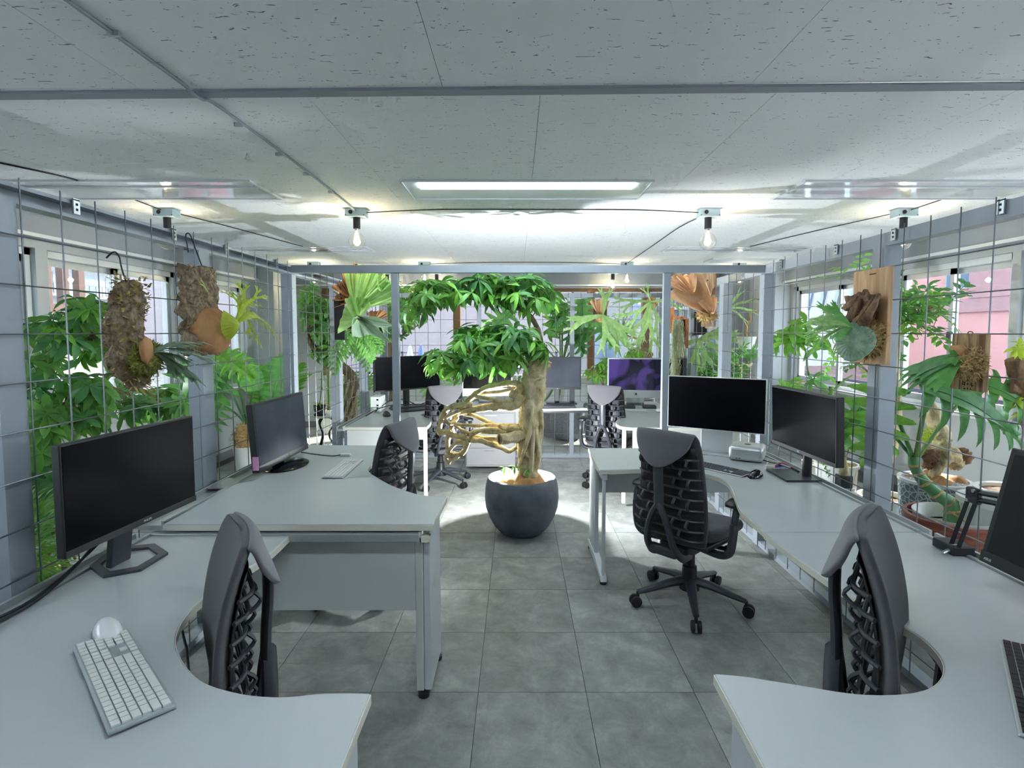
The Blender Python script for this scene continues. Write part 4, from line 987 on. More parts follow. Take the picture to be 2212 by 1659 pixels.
def mouse(label, loc, rz, body, top, L=.115, W=.062, H=.030):
    t = thing('mouse', label, 'mouse', loc, rz, group='computer mice')
    def f(u, v):
        a = math.pi * u; b = 2 * math.pi * v
        x = W / 2 * math.sin(a) ** .8 * math.cos(b); y = -L / 2 * math.cos(a); zz = max(0, math.sin(b)) * H * math.sin(a) ** .75 * (1 - .25 * math.cos(a))
        return (x, y, .005 + zz)
    g = MB(); g.grid(f, 18, 20); g.build('shell', MT[top], t, ang=180)
    MB().lathe([(.001, 0), (W * .42, 0), (W * .5, .004), (W * .49, .007), (.001, .007)], (0, 0, 0), 24, closed=True).xf(0, Matrix.Diagonal((.94, L / W * .97, 1, 1))).build('base', MT[body], t)
    return t
MT['gloss_w'] = mat('glossy_white', (222, 224, 224), .12, coat=.5); MT['gloss_b'] = mat('glossy_black', (22, 24, 28), .12, coat=.5)
mouse('glossy white mouse at the far end of the white full-size keyboard', (-1.082, 1.385, ZN + .002), math.atan2(.69, .73) + R(2), 'silver', 'gloss_w', .118, .064, .030)
mouse('glossy black mouse at the frame edge on the nearest right desk', (1.022, .975, ZN + .001), R(150), 'silver', 'gloss_b')
mouse('black and silver mouse at the right end of the dark grey keyboard', (1.315, 2.945, ZN + .001), R(-50), 'silver', 'gloss_b', .11, .066, .034)
mouse('black mouse on the rear left desk near the white box', (-1.245, 5.13, ZN + .001), R(30), 'blk', 'blk', .12, .07, .04)
mouse('small dark mouse before the monitor behind the trunk', (.735, 5.73, ZN + .001), R(0), 'graph', 'graph', .11, .065, .04)
mouse('white mouse before the purple screen', (1.42, 5.40, ZN + .001), R(-10), 'silver', 'gloss_w')

# ================================================================== desk clutter
t = thing('desktop_computer', 'compact silver aluminium computer under the frameless display', 'computer', (1.452, 3.372, ZN), R(-31), group=None)
MB().box((0, 0, .049), (.197, .197, .09)).build('case', MT['silver'], t, bevel=.022, seg=4, smooth=True)
MB().lathe([(.08, 0), (.085, .006)], (0, 0, 0), 24).build('foot_ring', MT['blk'], t)
a = MB().lathe([(.02, .0), (.02, .0005)], (0, -.0, .094), 18).build('fruit_logo', MT['blk'], t)
for q, dx in enumerate((-.05, -.032)): MB().bx(dx - .005, dx + .005, -.1, -.0985, .018, .022).build('port', MT['blk'], t, smooth=False)
def blob(name, label, cat, pts, r, m, z): return cable(name, label, cat, [(p[0], p[1], z) for p in pts], r, m)
blob('cable', 'white cable coiled beside the silver computer', 'cable', [(1.52, 3.25), (1.56, 3.32), (1.60, 3.24), (1.55, 3.17), (1.50, 3.20), (1.545, 3.27), (1.59, 3.18), (1.56, 3.1)], .0035, MT['cable_w'], ZN + .006)
blob('cable', 'black cable crossing the white one beside the silver computer', 'cable', [(1.50, 3.29), (1.53, 3.22), (1.58, 3.16), (1.59, 3.09), (1.585, 3.0)], .0035, MT['cable'], ZN + .016)
bl = thing('cable_bundle', 'blue ended cable bundle behind the flat monitor foot', 'cable', (1.55, 3.12, ZN))
MB().tube(cr([(-.10, -.0, .012), (-.05, .0, .012)], 2), .014, 8).build('plug_body', MT['edge'], bl)
for k in range(5):
    MB().tube(cr([(-.05, 0, .01), (-.02, .02 * math.sin(k), .016 + .006 * k), (.02, .03 * math.cos(k * 2), .012 + .004 * k), (.05, -.01 * k, .008)], 3), .0045, 6).build('strand', mat('strand_%d' % k, ((60, 80, 200), (70, 90, 210), (220, 220, 220), (50, 60, 120), (170, 70, 70))[k], .5), bl)
# adapter at the dusty monitor
ad = thing('video_adapter', 'white video adapter on a short black lead by the dusty monitor', 'adapter', (-1.06, 3.28, ZM))
MB().bx(-.02, .04, -.012, .012, .001, .016).build('adapter_body', MT['pot_w'], ad, bevel=.003); MB().tube(cr([(-.02, 0, .008), (-.06, -.03, .008), (-.11, -.10, .03), (-.2, -.16, .06)], 4), .004, 6).build('lead', MT['cable'], ad)
# cables from the nearest left monitor along the rail
for k, lab in enumerate(('upper of two black cables hanging from the nearest left monitor', 'lower of two black cables hanging from the nearest left monitor')):
    cable('cable', lab, 'cable', [(-1.345 - .02 * k, 1.80 - .03 * k, ZN + .16), (-1.40, 1.70, ZN + .07), (-1.43 + .015 * k, 1.56, ZN + .012), (-1.44 + .025 * k, 1.40, ZN + .010), (-1.435 + .025 * k, 1.1, ZN + .010), (-1.43 + .025 * k, .8, ZN + .010)], .0045, MT['cable'])
for k, lab in enumerate(('black cable looping under the cut-out of the nearest left desk', 'second black cable under the cut-out of the nearest left desk')):
    cable('cable', lab, 'cable', [(-1.15 + .03 * k, 1.75, .62), (-1.02, 1.62 - .1 * k, .45), (-.98 + .05 * k, 1.42, .30), (-1.05, 1.2, .12), (-1.3, 1.2, .02)], .004, MT['cable'])
for k, lab in enumerate(('black cable looping under the nearest right desk', 'thin black cable under the nearest right desk')):
    cable('cable', lab, 'cable', [(1.2, 1.65, .62), (1.25, 1.52, .50), (1.20 + .06 * k, 1.38, .40), (1.3, 1.3, .5), (1.42, 1.42, .62)], .004, MT['cable'])
# white router box and cable clutter on the rear left desk
rb = thing('router_box', 'white upright box with sockets on the rear left desk', 'router', (-1.40, 5.42, ZN))
MB().bx(-.05, .05, -.10, .10, 0, .16).build('case', MT['pot_w'], rb, smooth=False, bevel=.004)
for z in (.13, .075, .045): MB().bx(.01, .03, -.1015, -.10, z - .008, z + .008).build('socket', MT['blk'], rb, smooth=False)
for k, (pts, lab) in enumerate(((([-1.40, 5.30], [-1.30, 5.45], [-1.2, 5.62], [-1.05, 5.75]), 'black cable arching from the white box'), (([-1.42, 5.05], [-1.36, 5.25], [-1.26, 5.45], [-1.1, 5.6], [-.95, 5.9]), 'black cable along the rear left rail'),
                               (([-1.05, 5.9], [-.9, 5.95], [-.75, 6.0], [-.62, 5.95]), 'black cable right of the ultrawide monitor foot'), (([-.95, 5.85], [-.85, 6.05], [-.7, 5.9], [-.55, 6.05]), 'looping black cable right of the ultrawide monitor foot'))):
    cable('cable', lab, 'cable', [(p[0], p[1], ZN + .012 + .05 * math.sin(math.pi * i / (len(pts) - 1)) * (2 if k in (0, 3) else 1)) for i, p in enumerate(pts)], .005, CB)
ps = thing('power_brick', 'black power bricks stacked behind the ultrawide monitor', 'adapter', (-.86, 5.98, ZN))
MB().bx(-.05, .05, -.03, .03, 0, .05).build('brick', MT['blk'], ps, smooth=False, bevel=.006); MB().bx(-.03, .06, -.025, .03, .05, .11).build('brick', MT['graph'], ps, smooth=False, bevel=.006)
for dx in (.0, .22): 
    k_ = thing('docking_station', 'flat dark dock before the purple screen, ' + ('left one' if dx == 0 else 'right one'), 'dock', (1.17 + dx, 5.66, ZN), R(-8)); MB().bx(-.07, .07, -.05, .05, 0, .03).build('case', MT['graph'], k_, smooth=False, bevel=.006); MB().bx(-.06, .06, -.04, .04, .03, .034).build('lid', MT['blk'], k_, smooth=False)
# wired gadgets behind the right portal post
gd = thing('camera_gadget', 'small black gadget with a looped cable behind the edge-on monitor', 'gadget', (1.62, 5.0, ZN)); MB().bx(-.03, .03, -.05, .05, 0, .2).build('body', MT['graph'], gd, smooth=False, bevel=.005)
MB().tube(cr([(0, 0, .2), (0, .06, .28), (0, .13, .26), (0, .12, .18), (0, .05, .15)], 4), .005, 6).build('lead', CB, gd)
# articulated arm clamped to the right rail
t = thing('clamp_arm', 'black folding clamp arm on the nearest right desk', 'arm', (1.60, 1.93, ZN))
MB().bx(-.045, .03, -.045, .055, -.035, -.027).bx(-.045, .03, -.045, .055, .002, .034).bx(.022, .034, -.045, .055, -.035, .034).build('clamp', MT['blk'], t, smooth=False, bevel=.004)
MB().cyl((-.02, .0, -.06), (-.02, 0, .0), .007, n=10).box((-.02, 0, -.06), (.05, .008, .012)).build('clamp_screw', MT['chrome'], t)
MB().cyl((-.05, -.03, .018), (-.085, -.045, .014), .006, n=8).build('thumb_lever', MT['chrome'], t)
J = Vector((-.02, -.088, .235)); B = Vector((-.02, -.02, .03)); E2 = Vector((-.02, -.27, .262))
for o_ in (-.016, .016):
    MB().tube([B + Vector((0, o_, 0)), J + Vector((0, o_, 0))], .0095, 4).build('lower_arm', MT['blk'], t)
    MB().tube([J + Vector((0, 0, o_ * .8)), E2 + Vector((0, 0, o_ * .8))], .0085, 4).build('upper_arm', MT['blk'], t)
MB().box(J, (.022, .05, .055)).build('elbow_plate', MT['blk'], t, smooth=False, bevel=.006)
for p in (J + Vector((0, -.012, .02)), J + Vector((0, .012, -.018)), B): MB().cyl(p + Vector((-.016, 0, 0)), p + Vector((.016, 0, 0)), .006, n=10).build('bolt', MT['chrome'], t)
# ================================================================== plant building blocks
UP = Vector((0, 0, 1))
def frame_M(p, d, up=UP, s=1.0, roll=0.0):            # local +Y runs along d, +Z as near up as can be
    d = Vector(d).normalized(); u = Vector(up)
    x = d.cross(u)
    if x.length < 1e-3: x = d.cross(Vector((1, .2, 0)))
    x.normalize(); z = x.cross(d)
    M = Matrix(((x.x, d.x, z.x), (x.y, d.y, z.y), (x.z, d.z, z.z))).to_4x4()
    return Matrix.Translation(p) @ M @ Matrix.Rotation(roll, 4, 'Y') @ Matrix.Scale(s, 4)
def leaflet(b, M, L, W, droop=.25, fold=.18, n=5, tip=1.0, wav=0.0, ex=.85):
    i = b.mark()
    for k in range(n + 1):
        t = k / n; w = W * (math.sin(math.pi * min(1, t ** ex)) ** .85) * .5 + (.0006 if k else .001)
        y = L * t; z = -droop * L * t * t
        for s in (-1, 0, 1):
            p = Vector((s * w, y, z + abs(s) * fold * w + (wav * math.sin(t * 14 + s) * w if s else 0))); b.v.append(tuple(M @ p))
    for k in range(n):
        for c in (0, 1):
            a = i + k * 3 + c; b.f.append((a, a + 1, a + 4, a + 3))
def whorl(L, W, n, droop, seed):                       # one palmate leaf: stalk plus radiating leaflets
    r = random.Random(seed); b = MB()
    b.tube([(0, 0, 0), (0, .02 * L, .45 * L)], .012 * L + .0012, 4, caps=False)
    for k in range(n):
        a = 2 * math.pi * k / n + r.uniform(-.25, .25); e = r.uniform(-.7, .35)
        d = Vector((math.cos(a) * math.cos(e), math.sin(a) * math.cos(e), math.sin(e)))
        leaflet(b, frame_M((0, .02 * L, .45 * L), d), L * r.uniform(.75, 1.12), W * r.uniform(.85, 1.1), droop * r.uniform(.6, 1.7), .38, 5, ex=1.35)
    return b
def whorls(mat_, L=.125, W=.042, droop=.38, nv=4, seed=0):
    return [whorl(L, W, 7 + k % 3, droop, seed + k).mesh('leaf', mat_, ang=180) for k in range(nv)]
def monstera(mat_, seed=0, lobes=6, slit=.24):
    r = random.Random(seed); b = MB()
    def mid(t): return Vector((0, -.12 + 1.12 * t, .10 * math.sin(t * 2.2) - .30 * t * t))
    def marg(t): return .52 * (math.sin(math.pi * (.12 + .88 * t) ** .8)) ** .75
    for s in (-1, 1):
        for k in range(lobes):
            t0, t1 = k / lobes, (k + 1) / lobes; i = b.mark(); n = 6
            for j in range(n + 1):
                u = j / n; sh = 0 if u < slit else (u - slit) / (1 - slit)
                g = .04 + .34 * sh; fw = .16 + .10 * k / lobes
                for q, t in enumerate((t0 + (t1 - t0) * g, (t0 + t1) / 2, t1 - (t1 - t0) * g)):
                    m_ = mid(t); tw = min(1.0, max(.02, t)); wdt = marg(tw) * (1 - .10 * (q != 1) * (u > .85))
                    p = m_ + Vector((s * wdt * u, fw * u * .8 - .18 * u * (1 - k / lobes), -.30 * (wdt * u) ** 2 + .05 * math.sin(3 * u) - .04 * (q == 1)))
                    b.v.append(tuple(p))
            for j in range(n):
                for c in (0, 1): a = i + j * 3 + c; b.f.append((a, a + 1, a + 4, a + 3))
        # web along the midrib
        i = b.mark(); n = lobes * 2
        for j in range(n + 1):
            t = j / n; m_ = mid(t); k = t * lobes; fw = .16 + .10 * t
            for u in (0, .5, 1):
                uu = u * (slit + .04); wdt = marg(max(.02, t)); b.v.append(tuple(m_ + Vector((s * wdt * uu, fw * uu * .8 - .18 * uu * (1 - t), -.30 * (wdt * uu) ** 2 + .05 * math.sin(3 * uu) - .001))))
        for j in range(n):
            for c in (0, 1): a = i + j * 3 + c; b.f.append((a, a + 1, a + 4, a + 3))
    b.tube([mid(k / 8) + Vector((0, 0, .004)) for k in range(9)], [.014 - .0014 * k for k in range(9)], 5)
    return b.mesh('leaf', mat_, ang=180)
def broadleaf(mat_, wav=.05, ribs=8):
    def f(u, v):
        t = u; s = v * 2 - 1; w = .40 * math.sin(math.pi * (.06 + .93 * t) ** .75) ** .7
        return (s * w, t, -.28 * t * t + .10 * abs(s) * w * 2 + wav * math.sin(t * ribs * 6.28) * abs(s) ** 1.5)
    b = MB().grid(f, 40, 10); b.tube([f(k / 10, .5) for k in range(11)], [.016 - .0013 * k for k in range(11)], 5)
    return b.mesh('leaf', mat_, ang=180)
def antler(mat_, L=1.0, W=.16, forks=3, spread=.5, droop=.35, seed=0, base=.05, ang0=0.0, kids=2):
    r = random.Random(seed); b = MB()
    def z(p): return -droop * (p.x * p.x + p.y * p.y) / L
    def strip(p, a, l, w0, w1, depth):
        n = 5; i = b.mark(); q = Vector(p)
        aa = a
        for k in range(n + 1):
            t = k / n; w = w0 + (w1 - w0) * t; d = Vector((math.sin(aa), math.cos(aa))); nn = Vector((d.y, -d.x))
            for s in (-1, 0, 1):
                c = q + nn * (s * w / 2); b.v.append((c.x, c.y, z(c) - .10 * abs(s) * w + .02 * L * math.sin(t * 3 + a)))
            if k < n: q = q + d * (l / n); aa += r.uniform(-.06, .06)
        for k in range(n):
            for c in (0, 1): j = i + k * 3 + c; b.f.append((j, j + 1, j + 4, j + 3))
        if depth > 0:
            for m_ in range(kids):
                s = (m_ / max(1, kids - 1)) * 2 - 1
                strip(q - Vector((math.sin(aa), math.cos(aa))) * (w1 * .25), aa + s * spread * r.uniform(.7, 1.15), l * r.uniform(.55, .8), w1 * .62, (w1 * .75 if depth > 1 else w1 * .10), depth - 1)
    strip(Vector((0, 0)), ang0, L * .42, W * base * 4, W, forks)
    return b.mesh('frond', mat_, ang=180)
def pinnate(mat_, L=1.0, n=16, ll=.32, lw=.035, droop=.5, lob=.9, seed=0):
    r = random.Random(seed); b = MB()
    def rc(t): return Vector((0, L * t * (1 - .12 * t), .20 * L * math.sin(t * 1.6) - droop * L * t * t))
    b.tube([rc(k / 10) for k in range(11)], [.011 * L * (1 - .08 * k) + .0008 for k in range(11)], 5)
    for k in range(n):
        t = .12 + .86 * k / (n - 1); q = ll * math.sin(math.pi * (.12 + .86 * t)) ** .7
        for s in (-1, 1):
            d = Vector((s * lob, .55 + .4 * t, -.25 * r.uniform(.4, 1.3)))
            leaflet(b, frame_M(rc(t), d), q * r.uniform(.9, 1.08), lw, .28, .2, 4)
    return b.mesh('frond', mat_, ang=180)
def rosette(mat_, n=16, L=.3, W=.02, up=.6, droop=.35, seed=0):
    r = random.Random(seed); b = MB()
    for k in range(n):
        a = 2.4 * k; e = up * (1 - .7 * k / n) + r.uniform(-.1, .1) + .15
        d = Vector((math.cos(a) * math.cos(e), math.sin(a) * math.cos(e), math.sin(e)))
        leaflet(b, frame_M((0, 0, 0), d), L * r.uniform(.8, 1.1), W, droop * r.uniform(.5, 1.4), .3, 5)
    return b.mesh('leaf_rosette', mat_, ang=180)
def tufts(c, rad, n, ln, w, seed=0, inward=.85):       # shaggy shell of short curly strips
    r = random.Random(seed); b = MB(); c = Vector(c)
    for _ in range(n):
        u = Vector((r.gauss(0, 1), r.gauss(0, 1), r.gauss(0, 1))).normalized()
        p = c + Vector((u.x * rad[0], u.y * rad[1], u.z * rad[2])) * r.uniform(inward, 1.02)
        d = (u * .5 + Vector((r.uniform(-1, 1), r.uniform(-1, 1), r.uniform(-1, 1)))).normalized(); s = d.cross(u)
        if s.length < .01: continue
        s.normalize(); l = ln * r.uniform(.5, 1.2); i = b.mark(); bend = u * l * r.uniform(-.1, .35)
        for t in (0, .5, 1): 
            m_ = p + d * l * t + bend * (t * (1 - t) * 4)
            b.v.append(tuple(m_ - s * w * (1 - .7 * t))); b.v.append(tuple(m_ + s * w * (1 - .7 * t)))
        b.f += [(i, i + 1, i + 3, i + 2), (i + 2, i + 3, i + 5, i + 4)]
    return b
def fill(t, meshes, spots, size=(.85, 1.15), seed=1, up=.75, out=.55, centre=None, twig=None):
    """scatter leaf objects inside ellipsoids given as (px, py, rx, ry, Y, dY, n)"""
    r = random.Random(seed); L = t.location; ps = []
    for (cx, cy_, rx, ry, Y, dY, n) in spots:
        for _ in range(n):
            while True:
                u, v, w = r.uniform(-1, 1), r.uniform(-1, 1), r.uniform(-1, 1)
                if u * u + v * v + w * w <= 1: break
            p = atY(cx + u * rx, cy_ + v * ry, Y + w * dY); c = atY(cx, cy_, Y)
            d = (p - (centre or c)); d = d.normalized() if d.length > 1e-4 else Vector((0, 0, 1))
            n_ = (UP * up + d * out + Vector((r.uniform(-.35, .35), r.uniform(-.35, .35), r.uniform(-.2, .2)))).normalized()
            q = n_.to_track_quat('Z', 'Y').to_matrix().to_4x4()
            inst('leaf', r.choice(meshes), t, Matrix.Translation(p - L) @ q @ Matrix.Rotation(r.uniform(0, 6.28), 4, 'Z') @ Matrix.Scale(r.uniform(*size), 4))
            ps.append(p)
    if twig:
        b = MB(); path = [Vector(q) for q in twig]
        for p in ps:
            k = min(path, key=lambda q: (q - p).length); m_ = (p + k) / 2 + Vector((0, 0, .02))
            b.tube([k, m_, p], [.004, .003, .0018], 4, caps=False)
        b.build('twigs', MT['twig'], t, world=True)
    return ps
def pot(t, prof, m, soil_z=None, soil_r=None, soil_m='soil', n=36, world_c=(0, 0, 0)):
    MB().lathe(prof, world_c, n, closed=True).build('pot', MT[m], t, ang=50)
    if soil_z is not None:
        b = MB().grid(lambda u, v: ((soil_r * u) * math.cos(v * 6.2832) + world_c[0], (soil_r * u) * math.sin(v * 6.2832) + world_c[1], world_c[2] + soil_z + .012 * noise.noise(Vector((u * 5 * math.cos(v * 6.28), u * 5 * math.sin(v * 6.28), soil_r)))), 6, 24)
        b.build('potting_top', MT[soil_m], t, ang=180)
def potprof(rb, rt, h, lip=.006, th=.006, base=True):
    return [(.001, 0), (rb, 0), (rt - lip * .3, h - .03), (rt + lip, h - .03), (rt + lip, h), (rt - th, h), (rb - th, .02), (.001, .02)]
def stem(name, t, pts, r, m, n=8, seg=5, jit=0.0, seed=0.0, flat=1.0):
    pts = cr(pts, seg); rr = r if not isinstance(r, (list, tuple)) else [r[0] + (r[1] - r[0]) * k / (len(pts) - 1) for k in range(len(pts))] if len(r) == 2 else crs(r, seg)[:len(pts)]
    return MB().tube(pts, rr, n, jit=jit, seed=seed, flat=flat).build(name, MT[m], t, world=True, ang=180 if jit == 0 else 60)

# ================================================================== the potted tree in the middle
WH = whorls(MT['leaf'], .135, .038, .5, 4, 1) + whorls(MT['leaf_b'], .13, .037, .5, 3, 9) + whorls(MT['leaf_d'], .135, .038, .5, 2, 14)
WHD = whorls(MT['leaf'], .12, .040, .4, 3, 21) + whorls(MT['leaf_d'], .125, .042, .4, 2, 25) + whorls(MT['leaf_b'], .115, .038, .4, 1, 28)
tree = thing('potted_tree', 'umbrella tree with a thick pale trunk and bare side roots in a round charcoal pot', 'tree', (.035, 3.99, 0))
potR = [(.001, 0), (.125, 0), (.16, .01), (.205, .06), (.245, .13), (.268, .20), (.276, .27), (.272, .34), (.262, .39), (.255, .412), (.250, .42), (.222, .42), (.218, .40), (.225, .34), (.001, .34)]
pot(tree, potR, 'pot_dark', n=56)
def cloth(seed, r_, z0, amp):
    def f(u, v):
        a = v * 6.2832; rr = r_ * u
        x, y = rr * math.cos(a), rr * math.sin(a)
        h = noise.noise(Vector((x * 9, y * 9, seed))) * amp + noise.noise(Vector((x * 21, y * 21, seed + 4))) * amp * .45 + abs(noise.noise(Vector((x * 7 + 3, y * 7, seed + 9)))) * amp
        return (x, y, z0 + h * (1 - .4 * u) - .03 * u * u)
    return MB().grid(f, 16, 56)
c_ = cloth(1.3, .216, .405, .085); c_.build('burlap_cover', MT['burlap'], tree, ang=180)
Y0 = 3.98
def tp(x, y, dy=0.0): return atY(900 + x / 3.95, 780 + y / 3.95, Y0 + dy)
k_ = 3.98 / 1170 / 3.95
tr_pts = [tp(962, 1035), tp(955, 960), tp(948, 860), tp(945, 760), tp(950, 650), tp(962, 520), tp(978, 400), tp(992, 280), tp(1005, 160), tp(1022, 50), tp(1035, -20), tp(1045, -45)]
tr_r = [x * k_ for x in (92, 84, 80, 82, 92, 98, 96, 100, 102, 108, 104, 84)]
n_ = 40; pp = cr(tr_pts, 7); rr = crs(tr_r, 7)
MB().tube(pp, rr, 44, jit=.34, seed=2.3).build('trunk', MT['trunk'], tree, world=True, ang=180)
MB().sph(tp(1060, -30, -.03), (.05, .05, .035), 16, 10, .5, 3.1, 3).build('pruned_knot', MT['trunk_g'], tree, world=True, ang=180)
for q, (pts, r_) in enumerate([([tp(985, 480, -.09), tp(965, 620, -.10), tp(930, 720, -.10), tp(905, 800, -.09), tp(880, 880, -.06), tp(868, 930, -.03)], (.020, .010)), ([tp(1010, 560, -.08), tp(1035, 700, -.06), tp(1040, 800, -.05), tp(1030, 900, -.05)], (.018, .022)),
                               ([tp(990, 380, -.09), tp(985, 520, -.10), tp(995, 640, -.09), tp(985, 800, -.08), tp(975, 940, -.07)], (.012, .02)), ([tp(905, 560, -.05), tp(890, 680, -.06), tp(885, 800, -.05), tp(890, 950, -.04)], (.022, .014)), ([tp(1060, 420, -.03), tp(1065, 560, -.03), tp(1050, 700, -.04), tp(1045, 850, -.03)], (.02, .016))]):
    stem('trunk_ridge', tree, pts, r_, 'trunk', 8, 5, .25, q * 1.7)
RT = [([(870, 190, -.02), (790, 190, -.05), (700, 205, -.07), (600, 228, -.08), (530, 262, -.08), (490, 290, -.08), (430, 345, -.07), (370, 420, -.06), (320, 500, -.06), (295, 580, -.06)], (.020, .014)),
      ([(850, 205, 0), (810, 240, -.03), (720, 262, -.05), (620, 272, -.06), (520, 292, -.07), (440, 340, -.08)], (.013, .011)),
      ([(850, 330, -.06), (790, 350, -.10), (700, 340, -.12), (600, 318, -.12), (500, 300, -.10)], (.016, .010)),
      ([(890, 300, -.05), (840, 370, -.08), (760, 385, -.10), (680, 382, -.11), (600, 398, -.10), (520, 410, -.09), (440, 420, -.08), (370, 440, -.07)], (.034, .018)),
      ([(470, 378, -.09), (410, 372, -.1), (330, 388, -.1), (255, 412, -.1), (222, 470, -.1), (200, 540, -.1), (192, 605, -.1), (215, 612, -.09), (270, 602, -.08), (310, 625, -.07)], (.018, .017)),
      ([(370, 425, -.12), (310, 448, -.13), (255, 480, -.13), (248, 505, -.13), (285, 535, -.12), (320, 520, -.1), (350, 480, -.08)], (.012, .012)),
      ([(400, 450, -.05), (480, 462, -.06), (570, 500, -.07), (650, 540, -.07), (720, 562, -.06), (820, 570, -.04)], (.012, .016)),
      ([(290, 528, -.1), (400, 545, -.1), (520, 552, -.1), (620, 550, -.09), (740, 555, -.06), (860, 560, -.03)], (.009, .018)),
      ([(310, 535, -.08), (370, 580, -.09), (430, 610, -.1), (500, 640, -.1), (620, 668, -.08), (700, 690, -.05)], (.009, .014)),
      ([(295, 590, -.06), (310, 635, -.08), (400, 650, -.1), (460, 672, -.12), (560, 680, -.13), (640, 712, -.12), (730, 740, -.1), (790, 770, -.08), (850, 735, -.05)], (.022, .012)),
      ([(425, 645, -.08), (470, 612, -.1), (560, 600, -.11), (660, 606, -.11), (760, 600, -.09), (860, 600, -.04)], (.010, .020)),
      ([(460, 655, -.14), (480, 625, -.15), (600, 585, -.13), (720, 590, -.1), (840, 610, -.05)], (.011, .014)),
      ([(300, 600, -.06), (275, 650, -.06), (262, 700, -.07), (270, 760, -.08), (262, 800, -.08)], (.018, .015)),
      ([(440, 690, -.12), (400, 700, -.12), (345, 695, -.12), (300, 735, -.12), (265, 780, -.11), (245, 812, -.1), (262, 850, -.1), (280, 882, -.1)], (.016, .008)),
      ([(250, 810, -.1), (300, 800, -.11), (360, 800, -.12), (405, 770, -.12), (425, 725, -.12), (440, 690, -.11)], (.017, .016)),
      ([(360, 800, -.12), (330, 830, -.12), (290, 845, -.11), (272, 870, -.1)], (.018, .008)),
      ([(880, 190, -.03), (872, 260, -.06), (850, 330, -.08), (820, 380, -.08), (800, 390, -.08)], (.018, .026)),
      ([(830, 250, -.07), (800, 290, -.08), (835, 300, -.08), (870, 260, -.07)], (.014, .012)),
      ([(650, 665, -.08), (720, 668, -.09), (800, 650, -.07), (870, 640, -.03)], (.012, .03)),
      ([(545, 660, -.1), (620, 650, -.1), (690, 660, -.1), (740, 680, -.09)], (.008, .010))]
for q, (pts, r_) in enumerate(RT): stem('aerial_root', tree, [tp(*p) for p in pts], (r_[0] * 1.2, r_[1] * 1.2), 'root', 9, 5, .28, q * 1.31)
stem('cut_stump', tree, [tp(920, 620, -.02), tp(850, 640, -.07), tp(780, 655, -.12), tp(705, 668, -.17)], (.052, .036), 'trunk', 16, 6, .3, 4.4)
MB().sph(tp(702, 668, -.175), (.006, .022, .028), 12, 8).build('stump_end', MT['soil'], tree, world=True)
stem('aerial_root', tree, [tp(860, 580, -.05), tp(790, 575, -.09), tp(730, 565, -.1), tp(700, 545, -.1)], (.03, .012), 'root', 9, 5, .3, 8)
# branches and crown
def rp3(x, y, dy=0.0): return atY(860 + x / 3.77, 560 + y / 3.77, Y0 + dy)
br1 = [rp3(1190, 790), rp3(1165, 700), rp3(1150, 630), rp3(1125, 545), rp3(1085, 475), rp3(1020, 420), rp3(930, 378), rp3(800, 340, -.03), rp3(620, 320, -.06), rp3(430, 330, -.08), rp3(300, 370, -.08)]
stem('branch', tree, br1, (.026, .007), 'trunk_g', 8, 5, .2, 1)
br2 = [rp3(1140, 790, -.05), rp3(1040, 870, -.12), rp3(1000, 840, -.16), rp3(880, 760, -.2), rp3(740, 720, -.22), rp3(580, 740, -.22), rp3(440, 790, -.2)]
stem('branch', tree, br2, (.022, .006), 'trunk_g', 8, 5, .2, 2)
br3 = [rp3(1150, 760, 0), rp3(1100, 700, .05), rp3(950, 660, .1), rp3(760, 640, .12), rp3(560, 650, .1)]
stem('branch', tree, br3, (.018, .005), 'trunk_g', 8, 5, .2, 3)
def cp3(x, y): return (860 + x / 3.77, 560 + y / 3.77)
sp1 = [(*cp3(220, 330), 30, 24, Y0 - .06, .20, 13), (*cp3(330, 300), 26, 22, Y0 - .04, .22, 10), (*cp3(420, 290), 34, 22, Y0 - .05, .22, 12), (*cp3(620, 290), 36, 24, Y0 - .04, .22, 14), (*cp3(800, 270), 34, 26, Y0, .22, 13), (*cp3(960, 290), 34, 28, Y0, .22, 14), (*cp3(1110, 300), 34, 30, Y0, .2, 13), (*cp3(660, 190), 12, 9, Y0, .1, 2), (*cp3(1090, 200), 14, 10, Y0, .1, 2), (*cp3(1220, 370), 20, 28, Y0, .16, 8), (*cp3(150, 420), 18, 18, Y0 - .06, .12, 5)]
fill(tree, WH, sp1, (.75, 1.05), 3, .75, .5, None, cr(br1, 3))
sp2 = [(*cp3(430, 840), 34, 30, Y0 - .16, .2, 13), (*cp3(560, 730), 36, 34, Y0 - .08, .26, 16), (*cp3(700, 780), 42, 36, Y0 - .15, .26, 20), (*cp3(850, 730), 42, 36, Y0 - .12, .26, 20), (*cp3(980, 700), 34, 34, Y0 - .1, .24, 14), (*cp3(900, 840), 30, 18, Y0 - .2, .12, 8), (*cp3(640, 880), 34, 16, Y0 - .2, .14, 8), (*cp3(560, 620), 26, 12, Y0 + .1, .12, 6), (*cp3(800, 600), 40, 12, Y0 + .1, .12, 8), (*cp3(1140, 740), 14, 20, Y0 - .14, .06, 4), (*cp3(330, 900), 12, 14, Y0 - .14, .1, 3)]
fill(tree, WH, sp2, (.72, 1.02), 5, .75, .5, None, cr(br2, 3) + cr(br3, 3))
# sprigs at the foot
for px, py in ((1090, 1018), (1140, 1022), (1112, 1015)):
    inst('leaf', WH[1], tree, Matrix.Translation(atY(px, py, 3.9) - tree.location) @ Matrix.Scale(.42, 4))
